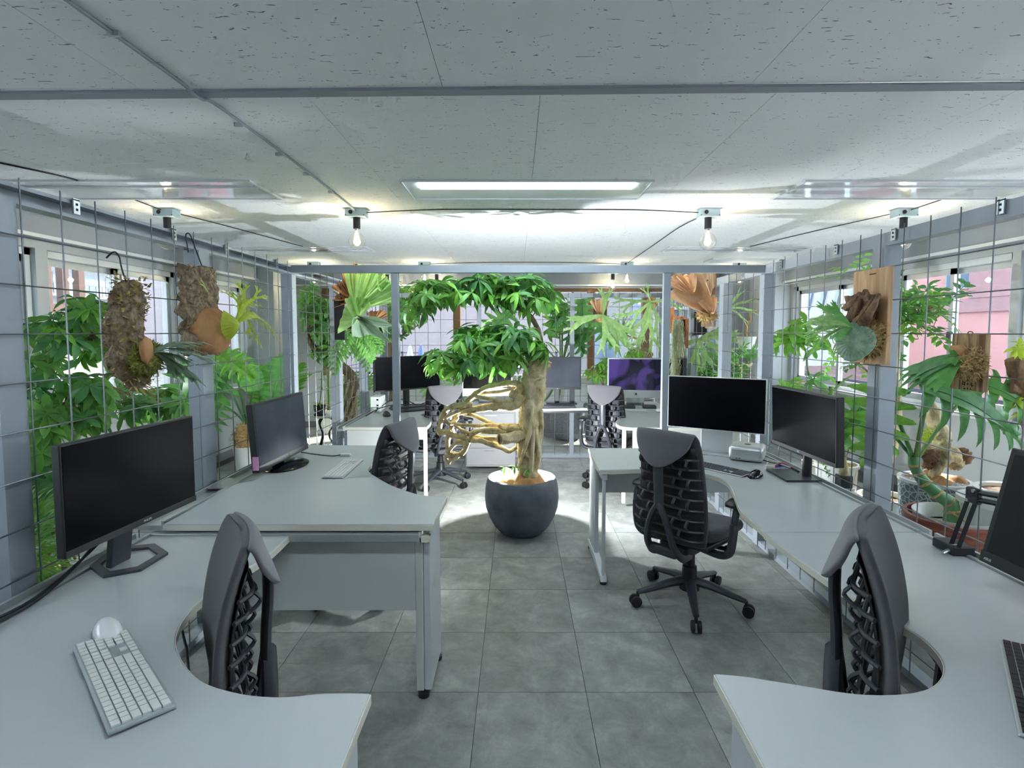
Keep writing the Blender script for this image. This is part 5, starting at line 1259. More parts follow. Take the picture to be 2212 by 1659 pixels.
# up-light staked into the pot behind the trunk
lamp = thing('stake_uplight', 'small bright white uplight staked in the pot behind the trunk', 'lamp', (.052, 4.10, .40))
MB().cyl((0, 0, 0), (0, 0, .14), .006, n=8).build('stake', MT['blk'], lamp)
MB().lathe([(.012, .13), (.024, .15), (.026, .185), (.022, .187), (.020, .16), (.001, .16)], (0, 0, 0), 16, closed=True).build('lamp_cup', MT['blk'], lamp)
MB().sph((0, 0, .20), (.024, .024, .026), 14, 10).build('lamp_globe', emit('led_globe', (255, 252, 244), 40.0), lamp)
ld = bpy.data.lights.new('uplight', 'POINT'); ld.energy = 72; ld.color = (.88, .94, 1); ld.shadow_soft_size = .03
lo = bpy.data.objects.new('uplight', ld); COL.objects.link(lo); lo.parent = lamp; lo.location = (0, 0, .255)
# ================================================================== plants beyond the left fence
def crown(t, meshes, spots, size, seed, X=None, **k):
    fill(t, meshes, spots, size, seed, **k)
ls = thing('umbrella_tree', 'large umbrella tree with an arching trunk behind the left fence', 'plant', (-2.75, 3.0, 0))
pot(ls, potprof(.15, .19, .36), 'pot_w', .33, .18)
def L3(x, y, Y): return atY(x, y, Y)
t1 = [Vector((-2.75, 3.0, .33)), L3(20, 1000, 2.95), L3(15, 900, 2.95), L3(70, 820, 3.0), L3(120, 765, 3.05), L3(165, 740, 3.1), L3(205, 725, 3.15), L3(225, 735, 3.2)]
stem('trunk', ls, t1, (.05, .022), 'trunk_g', 12, 5, .25, 1)
t2 = [L3(120, 765, 3.05), L3(150, 700, 3.1), L3(190, 660, 3.15)]
stem('branch', ls, t2, (.02, .006), 'trunk_g', 8, 4)
t3 = [Vector((-2.72, 3.05, .33)), L3(120, 1050, 3.3), L3(170, 930, 3.35), L3(205, 850, 3.4), L3(250, 790, 3.4), L3(262, 770, 3.4)]
stem('branch', ls, t3, (.03, .014), 'stem', 8, 4)
t4 = [L3(20, 950, 2.95), L3(90, 900, 2.9), L3(140, 870, 2.95)]
stem('branch', ls, t4, (.02, .006), 'trunk_g', 8, 4)
fill(ls, WHD, [(185, 690, 55, 34, 3.15, .25, 18), (110, 735, 50, 34, 3.05, .25, 14), (215, 760, 30, 30, 3.2, .2, 8), (95, 800, 34, 26, 3.0, .2, 7), (170, 870, 60, 42, 3.15, .3, 18), (95, 900, 34, 60, 3.0, .25, 14), (95, 960, 34, 50, 2.95, .2, 10), (300, 890, 40, 22, 3.5, .2, 9), (360, 880, 40, 26, 3.6, .2, 9), (190, 920, 40, 28, 3.1, .2, 9)], (.75, 1.15), 11, .6, .7, None, cr(t1, 3) + cr(t2, 3) + cr(t3, 3) + cr(t4, 3))
MON = [monstera(MT['leaf_m'], 1), monstera(MT['leaf_d'], 3, 7, .26), monstera(MT['leaf_b'], 5, 6, .28)]
BL = broadleaf(MT['leaf_m'])
def leaf_at(t, me, p, d, s, up=UP, roll=0.0, stalk=None, sm='stem', sr=.007):
    o = inst('leaf', me, t, Matrix.Translation(-t.location) @ frame_M(p, d, up, s, roll))
    if stalk is not None: stem('leaf_stalk', t, [stalk, (Vector(stalk) + Vector(p)) / 2 + Vector((0, 0, .05)), p], sr, sm, 6, 4)
    return o
mo = thing('monstera_plant', 'monstera with slit leaves in a pot beside the left post', 'plant', (-2.75, 4.2, 0))
pot(mo, potprof(.13, .17, .34), 'pot_w', .31, .16)
cc = Vector((-2.75, 4.2, .33))
for (px, py, Y, d, s, me, up) in ((415, 800, 4.0, (-.1, -.2, -1), .36, 0, (1, -.7, .3)), (265, 845, 3.9, (-.5, -.3, -.5), .30, 1, (.6, -.6, .7)), (320, 850, 4.2, (.3, -.4, -.6), .30, 0, (.5, -.8, .5)), (480, 770, 4.5, (.7, -.1, -.4), .30, 2, (.2, -.8, .6)), (115, 1000, 3.15, (-.3, -.3, -.6), .36, 1, (.6, -.6, .6)), (125, 1040, 3.1, (-.2, -.5, -.6), .40, 1, (.6, -.7, .5))):
    leaf_at(mo, MON[me], L3(px, py, Y), d, s, up, 0, cc)
# philodendron with root ball in a white pot
ph = thing('philodendron', 'big-leaved philodendron on a fibrous root ball in a tall white pot', 'plant', tuple(atZ(537, 1023, 0)))
P = ph.location
pot(ph, [(.001, 0), (.105, 0), (.145, .29), (.148, .305), (.138, .305), (.10, .02), (.001, .02)], 'pot_w', .27, .13)
stem('root_ball', ph, [P + Vector((0, 0, .24)), P + Vector((0, 0, .36)), P + Vector((0, 0, .46)), P + Vector((0, 0, .53))], [.115, .118, .11, .085], 'spag', 18, 4, .15, 2)
o = tufts((0, 0, .38), (.118, .118, .15), 900, .07, .004, 4); o.build('root_fibres', MT['spag'], ph, ang=180)['kind'] = 'stuff'
crn = P + Vector((0, 0, .52))
for (px, py, dy, d, s, me, up) in ((500, 770, 0.1, (-.35, -.3, -1), .58, 'm', (.2, -1, .25)), (590, 858, -.1, (.16, .1, 1), .50, 'b', (-.2, -1, .1)), (475, 880, -.1, (-.4, -.3, -.8), .34, 'm', (.1, -1, .4)), (575, 870, .1, (.5, .2, .5), .32, 'b', (0, -.8, .5)), (548, 845, -.15, (-.1, 0, .9), .30, 'b', (.2, -1, 0)), (465, 800, -.1, (-.4, -.2, -.6), .32, 'm', (.2, -1, .4))):
    leaf_at(ph, MON[0] if me == 'm' else BL, L3(px, py, P.y + dy), d, s, up, 0, crn, 'stem_d', .011)
# tall fern palm behind it
fp = thing('fern_palm', 'feathery young palm behind the big-leaved philodendron', 'plant', (-2.95, 6.55, 0))
pot(fp, potprof(.1, .13, .26), 'pot_w', .23, .12)
PN = [pinnate(MT['leaf_b'], 1, 18, .26, .035, .35, .9, 2), pinnate(MT['leaf'], 1, 20, .30, .022, .45, .8, 4)]
for k in range(8):
    a = k * 2.4; inst('frond', PN[0], fp, Matrix.Translation((0, 0, .25)) @ frame_M((0, 0, 0), (math.cos(a) * .4, math.sin(a) * .4, 1), UP, .95 + .1 * (k % 3)))
# fluffy fern mound bottom left
ms = thing('asparagus_fern', 'fluffy bright green fern mound at the lower left edge', 'plant', (-2.02, 2.02, 0))
pot(ms, potprof(.14, .18, .30), 'pot_w', .27, .17)
b = MB(); r_ = random.Random(5)
for k in range(2600):
    u = Vector((r_.gauss(0, 1), r_.gauss(0, 1), r_.gauss(0, 1) * 1.0)).normalized(); q = r_.uniform(.55, 1.0)
    p = Vector((u.x * .25 * q, u.y * .25 * q, .62 + u.z * .30 * q)); leaflet(b, frame_M(p, u + Vector((r_.uniform(-.6, .6), r_.uniform(-.6, .6), r_.uniform(-.3, .6)))), .05, .012, .2, .2, 2)
o = b.build('foliage', MT['leaf_b'], ms, ang=180); o['kind'] = 'stuff'
lg = thing('pale_trunk_tree', 'thick pale leaning trunk cut by the left edge of the view', 'plant', (-2.55, 2.35, 0))
pot(lg, potprof(.14, .18, .34), 'pot_w', .31, .17); stem('trunk', lg, [(-2.55, 2.35, .3), (-2.5, 2.32, .7), (-2.44, 2.3, 1.0), (-2.5, 2.28, 1.3), (-2.62, 2.3, 1.5)], (.07, .035), 'trunk', 14, 5, .25, 3)
fill(lg, WHD, [(-10, 930, 25, 50, 2.3, .15, 6)], (.7, 1.0), 5)
# bowl with a knobbly caudex, seen under the nearest monitor
bw_ = thing('bonsai_bowl', 'wide white bowl with a knobbly root behind the nearest left monitor', 'plant', (-2.13, 2.36, 0))
MB().lathe([(.12, 0), (.12, .012), (.02, .02), (.02, .28), (.11, .29), (.11, .30)], (0, 0, 0), 24).build('pedestal', MT['alu'], bw_)
MB().lathe([(.001, .30), (.10, .30), (.15, .35), (.17, .42), (.176, .425), (.165, .425), (.14, .36), (.001, .34)], (0, 0, 0), 32, closed=True).build('pot', MT['pot_w'], bw_, ang=50)
MB().sph((0, 0, .40), (.15, .15, .015), 20, 6, .3, 1).build('potting_top', MT['soil'], bw_)
MB().sph((.0, 0, .44), (.06, .055, .05), 18, 12, .35, 2).build('caudex', MT['trunk'], bw_, ang=180)
for k in range(6): a = k * 1.05; MB().tube(cr([(0.0, 0, .45), (math.cos(a) * .06, math.sin(a) * .06, .53), (math.cos(a) * .10, math.sin(a) * .10, .51), (math.cos(a) * .13, math.sin(a) * .13, .44)], 4), .007, 6, jit=.3, seed=k).build('root', MT['trunk_g'], bw_)
# rear left corner
pm = thing('areca_palm', 'tall palm with arching fronds in the rear left corner', 'plant', (-2.80, 8.0, 0))
pot(pm, potprof(.16, .20, .36), 'pot_w', .33, .19); stem('trunk', pm, [(-2.80, 8.0, .3), (-2.79, 7.98, 1.0), (-2.77, 7.96, 1.4)], (.03, .02), 'stem', 8, 4)
for k in range(12):
    a = k * 2.4 + .5; e = .9 + .5 * (k % 3); inst('frond', PN[1], pm, Matrix.Translation((.05, -.05, 1.35)) @ frame_M((0, 0, 0), (math.cos(a) * .7, math.sin(a) * .7, e), UP, .68))
tw = thing('twisted_fig', 'tree with a twisted rope-like trunk in a pale blue pot, rear left', 'plant', (-2.02, 6.55, 0))
P = tw.location
pot(tw, potprof(.12, .165, .34, .012), 'pot_blue', .31, .15)
def W6(x, y, dY=0.0): return atY(x, y, 6.55 + dY)
main_ = [P + Vector((0, 0, .30)), W6(752, 900), W6(757, 850), W6(756, 810), W6(735, 790), W6(710, 778), W6(690, 765), W6(672, 742), W6(662, 715)]
stem('trunk', tw, main_, [.085, .075, .085, .07, .065, .06, .045, .035, .025], 'trunk_g', 14, 5, .35, 1)
for k in range(7):
    a = k * .9; off = lambda i: Vector((math.cos(a + i * .8), math.sin(a + i * .8), 0)) * .075
    stem('aerial_root', tw, [main_[0] + off(0), main_[1] + off(1), main_[2] + off(2), main_[3] + off(3) * .8], (.022, .016), 'root', 7, 4, .3, k)
fill(tw, WHD + WH[:2], [(690, 680, 34, 30, 6.5, .25, 16), (700, 720, 34, 24, 6.45, .25, 14), (700, 755, 32, 20, 6.45, .22, 12), (670, 650, 18, 18, 6.6, .2, 6), (722, 770, 16, 14, 6.4, .15, 5)], (1.0, 1.35), 21, .6, .6, None, cr(main_[4:], 3))
st = thing('side_stool', 'small round white table with dark scrolled legs, rear left', 'table', (-2.42, 6.75, 0))
MB().lathe([(.001, .44), (.17, .44), (.175, .45), (.17, .46), (.001, .46)], (0, 0, 0), 30, closed=True).build('table_top', MT['pot_w'], st)
for k in range(3): a = k * 2.09 + .4; MB().tube(cr([(math.cos(a) * .03, math.sin(a) * .03, .44), (math.cos(a) * .12, math.sin(a) * .12, .36), (math.cos(a) * .05, math.sin(a) * .05, .22), (math.cos(a) * .10, math.sin(a) * .10, .08), (math.cos(a) * .15, math.sin(a) * .15, .01)], 5), .011, 8).build('leg', MT['blk'], st)
sp_ = thing('spider_plant', 'small leggy plant in a dark pot on the round white table', 'plant', (-2.46, 6.70, .46))
pot(sp_, [(.001, 0), (.065, 0), (.075, .02), (.058, .025), (.075, .13), (.068, .13), (.055, .03), (.001, .03)], 'graph', .12, .066)
inst('leaf_rosette', rosette(MT['leaf_y'], 18, .17, .014, .7, .8, 2), sp_, Matrix.Translation((0, 0, .13))); MB().tube(cr([(0, 0, .12), (.02, .01, .3), (.04, 0, .55)], 4), .006, 6).build('stem', MT['stem'], sp_)
for z in (.35, .45, .55): inst('leaf_rosette', rosette(MT['leaf'], 8, .10, .014, .2, .6, int(z * 99)), sp_, Matrix.Translation((.03, 0, z)))
fb = thing('flowering_shrub', 'small shrub with red flowers behind the twisted trunk', 'plant', (-2.0, 7.15, 0))
pot(fb, potprof(.1, .13, .3), 'pot_w', .27, .12)
OV = []
for k, (mn, L_, W_) in enumerate((('leaf', .07, .034), ('leaf_b', .065, .03), ('leaf_d', .07, .034))):
    b = MB(); r_ = random.Random(k)
    b.tube([(0, 0, 0), (0, .10, .02), (0, .2, .0)], .0025, 4, caps=False)
    for j in range(7): leaflet(b, frame_M((0, .03 + .028 * j, .015), (math.copysign(1, (j % 2) - .5) * .8, .5, r_.uniform(-.3, .4))), L_, W_, .25, .2, 4)
    leaflet(b, frame_M((0, .2, 0), (0, 1, -.1)), L_, W_, .25, .2, 4); OV.append(b.mesh('leaf_sprig', MT[mn], ang=180))
def sprigs(t, spots, size, seed, up=.25, out=1.0, centre=None, twig=None):
    r = random.Random(seed); L = t.location; ps = []
    for (cx, cy_, rx, ry, Y, dY, n) in spots:
        for _ in range(n):
            u, v, w = r.gauss(0, .45), r.gauss(0, .45), r.gauss(0, .45); p = atY(cx + u * rx, cy_ + v * ry, Y + w * dY); c = centre or atY(cx, cy_, Y)
            d = (p - c).normalized() * out + UP * up + Vector((r.uniform(-.5, .5), r.uniform(-.5, .5), r.uniform(-.5, .4)))
            inst('leaf_sprig', r.choice(OV), t, Matrix.Translation(-L) @ frame_M(p, d, UP + Vector((r.uniform(-.5, .5), r.uniform(-.8, .2), 0)), r.uniform(*size))); ps.append(p)
    if twig:
        b = MB(); path = [Vector(q) for q in twig]
        for p in ps: k = min(path, key=lambda q: (q - p).length); b.tube([k, (p + k) / 2 + Vector((0, 0, .015)), p], [.004, .003, .002], 4, caps=False)
        b.build('twigs', MT['twig'], t, world=True)
stk = [Vector((-2.0, 7.15, .27)), atY(785, 890, 7.15), atY(782, 850, 7.15)]
stem('stem', fb, stk, .008, 'twig', 6, 4); sprigs(fb, [(778, 840, 22, 22, 7.15, .15, 16), (790, 868, 12, 18, 7.15, .1, 8)], (.7, 1.0), 3, twig=cr(stk, 3))
for k in range(4): MB().sph(atY(752 + 5 * k, 828 + 12 * (k % 2), 7.05), .016, 10, 6).build('flower', mat('red_flower_%d' % k, (206, 70, 92), .6), fb, world=True)
# tree left of the middle behind the cage
bt = thing('slender_schefflera', 'slender umbrella tree standing behind the rear fence, left', 'plant', (-1.75, 7.3, 0))
pot(bt, potprof(.14, .18, .34), 'pot_w', .31, .17)
s1 = [Vector((-1.75, 7.3, .3)), atY(845, 850, 7.3), atY(848, 770, 7.3), atY(850, 700, 7.3), atY(848, 640, 7.3)]
s2 = [atY(850, 740, 7.3), atY(880, 716, 7.25), atY(905, 702, 7.2)]
stem('trunk', bt, s1, (.03, .012), 'trunk_g', 8, 5, .2); stem('branch', bt, s2, (.016, .008), 'trunk_g', 8, 4)
fill(bt, WHD + WH[4:6], [(850, 660, 14, 40, 7.3, .2, 14), (868, 640, 20, 26, 7.2, .2, 10), (838, 720, 12, 30, 7.3, .2, 9), (878, 700, 16, 22, 7.2, .15, 9), (885, 640, 12, 14, 7.2, .1, 4)], (.85, 1.2), 31, .4, .7, None, cr(s1, 3) + cr(s2, 3))
# ================================================================== mounted ferns on the left fence
def wire_hook(t, pts, r=.003, m='blk'): return MB().tube(cr(pts, 4), r, 6).build('hook_wire', MT[m], t, world=True)
XLm = -1.50
def LX(x, y, dx=0.0): return atX(x, y, XLm + dx)
f1 = thing('mounted_fern', 'small staghorn fern in moss on a leaning lichen-covered cork branch', 'mounted plant', tuple(LX(275, 720)))
stem('cork_branch', f1, [LX(283, 610), LX(277, 650), LX(268, 700), LX(268, 740), LX(280, 790), LX(302, 828)], [.032, .056, .058, .060, .058, .040], 'cork', 22, 6, .4, 1.2)
b = MB(); r_ = random.Random(3); pth = cr([LX(283, 612), LX(277, 650), LX(268, 700), LX(268, 740), LX(280, 790), LX(300, 825)], 6)
for k in range(700):
    p = r_.choice(pth); u = Vector((r_.gauss(0, 1), r_.gauss(0, 1), r_.gauss(0, .4))).normalized(); q = p + u * .058 + Vector((0, 0, r_.uniform(-.02, .02)))
    d = (u + Vector((r_.uniform(-1, 1), r_.uniform(-1, 1), r_.uniform(-1, 1)))).normalized(); s_ = d.cross(UP).normalized() if abs(d.z) < .95 else Vector((1, 0, 0)); i = b.mark(); l = r_.uniform(.012, .03)
    b.v += [tuple(q - s_ * .006), tuple(q + s_ * .006), tuple(q + d * l + s_ * .003), tuple(q + d * l - s_ * .003)]; b.f.append((i, i + 1, i + 2, i + 3))
b.build('lichen', MT['lichen'], f1, world=True, ang=180)['kind'] = 'stuff'
c = LX(310, 773, .06); MB().sph(c, (.05, .062, .062), 20, 12, .3, 2).build('moss_ball', MT['moss'], f1, world=True, ang=180)
tufts(c, (.055, .068, .068), 1500, .022, .003, 8).build('moss_strands', MT['moss'], f1, world=True, ang=180)['kind'] = 'stuff'
MB().sph(LX(317, 757, .11), (.016, .034, .05), 16, 10, .3, 5).build('shield_frond', MT['dry'], f1, world=True, ang=180)
c2 = LX(330, 762, .12)
for k in range(11):
    a = k * .8; inst('frond', antler(MT['leaf_s'], 1, .22, 2, .55, .5, k), f1, Matrix.Translation(c2 - f1.location) @ frame_M((0, 0, 0), (.25 + .2 * math.cos(a), .75 + .3 * math.sin(a * 1.7), .45 * math.sin(a) + .05), UP, .20 + .04 * (k % 3)))
wire_hook(f1, [LX(274, 612), LX(266, 590), LX(261, 572), LX(258, 556), LX(250, 545), LX(242, 546), LX(230, 557)])
MB().tube([LX(303, 645), LX(311, 710)], .003, 6).build('prop_stick', MT['twig'], f1, world=True)

f2 = thing('mounted_fern', 'staghorn fern with a round brown shield and yellow-green fronds on a cork slab', 'mounted plant', tuple(LX(425, 660)))
def slab(u, v):        # curved piece of bark
    y0, y1 = LX(378, 600).y, LX(460, 600).y; zt, zb = LX(415, 577).z, LX(420, 765).z
    y = y0 + (y1 - y0) * v + .02 * u; z = zt + (zb - zt) * u + .012 * noise.noise(Vector((v * 6, u * 3, 1)))
    if u > .9: y += .02 * noise.noise(Vector((v * 4, 3, 2)))
    x = XLm + .055 - .10 * (v - .45) ** 2 * 2.2 + .03 * noise.noise(Vector((v * 5, u * 9, 0))) + .018 * noise.noise(Vector((v * 19, u * 26, 3)))
    return (x, y, z)
MB().grid(slab, 60, 36).build('cork_slab', MT['cork'], f2, world=True, ang=180, solid=.022)
sc_ = LX(486, 706, .13)
def shieldball(t, c, rad, m, axis, ridges=34, name='shield_frond'):
    b = MB(); ax = Vector(axis).normalized(); x, y, _ = basis(ax); nu, nv = 72, 20
    for k in range(nv + 1):
        th = math.pi * .52 * k / nv
        for j in range(nu):
            a = 2 * math.pi * j / nu; q = 1 + .035 * math.sin(a * ridges + 3 * math.sin(th * 4)) * math.sin(th) + .07 * noise.noise(Vector((math.cos(a) * 2, math.sin(a) * 2, th * 2)))
            b.v.append(tuple(Vector(c) + (x * math.cos(a) + y * math.sin(a)) * rad * math.sin(th) * q + ax * rad * (.72 * math.cos(th) - .5) * q))
    for k in range(nv):
        for j in range(nu): a = k * nu + j; d = k * nu + (j + 1) % nu; b.f.append((a, a + nu, d + nu, d))
    return b.build(name, MT[m], t, world=True, ang=180)
shieldball(f2, sc_ + Vector((-.03, 0, 0)), .118, 'dry', (.85, -.15, .2), 44)
# fresh green shield on the right side of the ball, with the fronds springing from it
ce_ = LX(508, 700, .17)
def fan(u, v):
    a = (v - .5) * 2.6 + 1.9; rr = .075 * u; return tuple(ce_ + Vector((.02 - .05 * u * u, -math.sin(a) * rr * .95, math.cos(a) * rr * 1.0 + .004 * math.sin(v * 60) * u)))
MB().grid(fan, 10, 48).build('green_shield', MT['leaf_y'], f2, world=True, ang=180)
for k, (d, s, dr) in enumerate((((.15, .5, .75), .30, .9), ((.25, .75, .6), .34, 1.0), ((.4, .75, .5), .34, 1.1), ((.1, .9, .45), .36, 1.0), ((.3, .3, .85), .26, .6), ((.05, .6, .8), .33, .8))):
    inst('frond', antler(MT['leaf_y'], 1, .085, 4, .42, dr, 40 + k, .10), f2, Matrix.Translation(-f2.location) @ frame_M(ce_, d, (.6, -.4, .6), s))
inst('frond', antler(MT['leaf_y'], 1, .07, 2, .35, .2, 50, .1), f2, Matrix.Translation(-f2.location) @ frame_M(LX(452, 640, .12), (.1, -.55, .6), (1, 0, .3), .13))
wire_hook(f2, [LX(441, 588), LX(425, 545), LX(411, 508), LX(403, 505), LX(402, 515), LX(407, 545)])

# ================================================================== big staghorn hanging past the portal
f3 = thing('mounted_fern', 'large pale green staghorn fern with dried brown upper fronds, hung past the left portal corner', 'mounted plant', tuple(atY(770, 690, 4.35)))
def B3(x, y, d=0.0): return atY(640 + x / 7.54, 560 + y / 7.54, 4.35 + d)
MB().bx(-.06, .02, .0, .02, -.18, .14).xf(0, Matrix.Translation(B3(740, 950, .04))).build('backing_board', MT['blk_soft'], f3, world=True, smooth=False)
def frondfan(t, base, tip, wid, m, name, ruff=.02, cup=.06, nu=18, nv=34, ridges=9, tw=Vector((0, -1, 0)), point=.0, seed=0):
    base, tip = Vector(base), Vector(tip); ax = tip - base; L = ax.length; ax.normalize(); side = ax.cross(tw).normalized(); nrm = side.cross(ax)
    def f(u, v):
        s = v * 2 - 1; w = wid * (.10 + .90 * u ** .8) * (1 - point * max(0, u - .6) * 2.2); edge = 1 + .10 * noise.noise(Vector((s * 4, seed, 1))) * u + (.07 * abs(math.sin(v * 9 + seed)) * u)
        return tuple(base + ax * (L * u * edge) + side * (s * w) + nrm * (cup * s * s - cup * .5 + ruff * math.sin(s * ridges + seed) * u - .05 * u * u))
    return MB().grid(f, nu, nv).build(name, MT[m], t, world=True, ang=180)
for k, (bp, tp_, w_) in enumerate((((900, 600, 0), (700, 330, .02), .10), ((880, 640, .02), (660, 520, .03), .09), ((850, 700, .02), (600, 660, .02), .07), ((920, 560, .03), (900, 220, .03), .08), ((960, 150, .03), (955, 60, .03), .02), ((900, 300, .04), (960, 180, .04), .05))):
    frondfan(f3, B3(*bp), B3(*tp_), w_, 'dry', 'dry_frond', .016, .05, 12, 30, 14, seed=k)
for k, (bp, tp_, w_) in enumerate((((1000, 800, -.03), (1020, 260, -.05), .12), ((1010, 790, -.06), (1230, 210, -.08), .13), ((1050, 780, -.08), (1520, 490, -.12), .11), ((1380, 520, -.1), (1430, 330, -.1), .07))):
    frondfan(f3, B3(*bp), B3(*tp_), w_, 'leaf_st', 'frond', .020, .05, 18, 40, 13, seed=k + 9)
frondfan(f3, B3(1000, 950, -.08), B3(790, 880, -.12), .17, 'leaf_st', 'shield_frond', .010, .10, 18, 44, 22, seed=3)
frondfan(f3, B3(1000, 930, -.08), B3(1000, 720, -.14), .11, 'leaf_st', 'shield_frond', .010, .08, 14, 34, 12, seed=4)
frondfan(f3, B3(1000, 950, -.09), B3(1080, 1150, -.14), .10, 'leaf_s', 'shield_frond', .012, .08, 14, 34, 10, seed=6)
for k, (tp_, w_) in enumerate((((1460, 1060, -.2), .06), ((1440, 1300, -.22), .05))):
    frondfan(f3, B3(1020, 960, -.10), B3(*tp_), w_, 'leaf_s', 'frond', .012, .05, 16, 20, 6, point=.9, seed=k + 12)
wire_hook(f3, [B3(740, 830, .04), B3(720, 500, .04), B3(710, 340, .04)])
# lobed ferns trailing below
for (bx_, by_, Y, ang, lab, sd) in ((768, 722, 4.7, 0, 'hanging lobed fern trailing below the large staghorn', 3), (800, 720, 5.3, 1, 'second lobed fern trailing left of the ultrawide monitor', 7)):
    q = thing('hanging_fern', lab, 'hanging plant', tuple(atY(bx_, by_, Y)), group='hanging lobed ferns')
    MB().lathe([(.001, 0), (.05, 0), (.07, .09), (.064, .09), (.045, .01), (.001, .01)], (0, 0, -.02), 18, closed=True).build('pot', MT['blk'], q)
    me = pinnate(MT['leaf'], 1, 10, .28, .062, .55, 1.0, sd)
    for k in range(7):
        a = k * .75 + ang; inst('frond', me, q, frame_M((0, 0, .07), (math.cos(a) * .75, math.sin(a) * .75 - .2, -.55 - .5 * (k % 2)), (0, -.6, .6), .34 + .07 * (k % 3)))
    MB().tube([(0, 0, .07), (0.0, .0, 1.90 - q.location.z)], .002, 5).build('hanger', MT['cable'], q)
f4 = thing('mounted_fern', 'staghorn with a crown of brown dried tips behind the large one', 'mounted plant', tuple(atY(812, 695, 5.5)))
def B4(x, y, d=0.0): return atY(640 + x / 7.54, 560 + y / 7.54, 5.5 + d)
for k in range(6): frondfan(f4, B4(1290, 1000), B4(1180 + 52 * k, 850 + 30 * (k % 2)), .04, 'dry', 'dry_frond', .01, .02, 8, 12, 8, seed=k)
for k in range(5): inst('frond', antler(MT['leaf_st'], 1, .13, 2, .5, .7, k + 60), f4, Matrix.Translation(B4(1290, 1060, -.05) - f4.location) @ frame_M((0, 0, 0), (math.sin(k * 1.3), -.5, -.4 + .3 * (k % 2)), UP, .22))
MB().bx(-.07, .07, 0, .02, -.2, .06).xf(0, Matrix.Translation(B4(1290, 1100, .03))).build('backing_board', MT['blk_soft'], f4, world=True, smooth=False)
wire_hook(f4, [B4(1290, 990, .03), B4(1285, 700, .03), B4(1270, 560, .03)], .002)

# ================================================================== middle rear
f5 = thing('mounted_fern', 'staghorn with long forked fronds hung from the middle of the rear fence', 'mounted plant', tuple(atY(1300, 680, 6.2)))
def B5(x, y, d=0.0): return atY(1200 + x / 3.77, 560 + y / 3.77, 6.2 + d)
MB().bx(-.09, .07, 0, .02, -.13, .13).xf(0, Matrix.Translation(B5(370, 420, .06))).build('backing_board', MT['board_o'], f5, world=True, smooth=False)
MB().sph(B5(370, 480), (.06, .05, .05), 14, 10, .2).build('moss_ball', MT['spag'], f5, world=True, ang=180)
for k, x in enumerate((330, 370, 400)): frondfan(f5, B5(365, 470, -.02), B5(x, 330, 0), .07, 'dry_l', 'dry_frond', .01, .03, 10, 20, 8, seed=k)
for k, (d, s, sd) in enumerate((((.15, -.1, 1), .42, 1), ((.5, -.2, -.75), .62, 2), ((-.85, -.2, -.15), .55, 3), ((.15, -.4, -1), .5, 4), ((.8, -.2, -.6), .6, 5))):
    inst('frond', antler(MT['leaf_st'], 1, .16, 2, .38, .30, 70 + sd, .06), f5, Matrix.Translation(B5(385, 455, -.06) - f5.location) @ frame_M((0, 0, 0), d, (0, -1, .2), s))
wire_hook(f5, [B5(370, 350, .05), B5(372, 290, .08)], .002)
m5 = thing('monstera_plant', 'monstera with tall stems behind the rear fence, right of the trunk', 'plant', (.55, 7.75, 0))
pot(m5, potprof(.16, .20, .36), 'concrete', .33, .19)
cc = Vector((.55, 7.75, .34))
stem('stem', m5, [cc, atY(1212, 810, 7.15), atY(1216, 770, 7.15)], (.03, .025), 'stem', 10, 4, .2)
for (px, py, d, s, me, up) in ((1255, 655, (.15, -.2, -1), .46, 0, (.2, -1, .1)), (1285, 690, (.5, -.2, -.7), .40, 0, (.1, -1, .2)), (1095, 680, (-.6, -.2, -.6), .46, 0, (.1, -1, .3)), (1215, 660, (-.4, -.1, -.8), .40, 2, (.2, -1, .2)), (1235, 700, (.4, .2, -.8), .45, 1, (0, -1, .3))):
    leaf_at(m5, MON[me], atY(px, py, 7.1), d, s, up, 0, atY(1214, 790, 7.15), 'stem', .012)
sc5 = thing('slender_schefflera', 'thin umbrella plant with drooping leaves right of the tree crown', 'plant', (.12, 7.0, 0))
pot(sc5, potprof(.13, .16, .32), 'pot_w', .3, .15)
s1 = [Vector((.12, 7.0, .3)), atY(1200, 830, 6.85), atY(1210, 740, 6.85), atY(1200, 680, 6.85), atY(1185, 640, 6.85)]
stem('stem', sc5, s1, (.014, .007), 'stem', 7, 4)
fill(sc5, WHD, [(1190, 650, 20, 24, 6.85, .15, 10), (1205, 700, 18, 28, 6.85, .15, 9)], (1.15, 1.5), 41, .5, .6, None, cr(s1, 3))
pl5 = thing('stone_planter', 'big round grey stone planter on the floor behind the rear fence', 'planter', tuple(atZ(1225, 948, 0)))
MB().lathe([(.001, 0), (.13, 0), (.17, .02), (.23, .12), (.245, .28), (.235, .42), (.215, .42), (.215, .30), (.001, .30)], (0, 0, 0), 40, closed=True).build('pot', MT['concrete'], pl5, ang=60)
MB().sph((0, 0, .37), (.21, .21, .02), 20, 6).build('potting_top', MT['soil'], pl5)
dr = thing('dragon_tree', 'spiky dragon tree on a curved bare stem behind the rear fence', 'plant', tuple(atZ(1385, 940, 0)))
P = dr.location; Yd = P.y
pot(dr, [(.001, 0), (.14, 0), (.18, .3), (.185, .55), (.17, .55), (.15, .1), (.001, .1)], 'concrete', .5, .165)
s1 = [P + Vector((0, 0, .5)), atY(1388, 800, Yd), atY(1390, 760, Yd), atY(1380, 735, Yd), atY(1360, 727, Yd), atY(1346, 722, Yd)]
stem('stem', dr, s1, (.02, .012), 'twig', 8, 5, .2); inst('leaf_rosette', rosette(MT['leaf_s'], 46, .42, .022, 1.0, .55, 4), dr, Matrix.Translation(atY(1344, 720, Yd) - P))
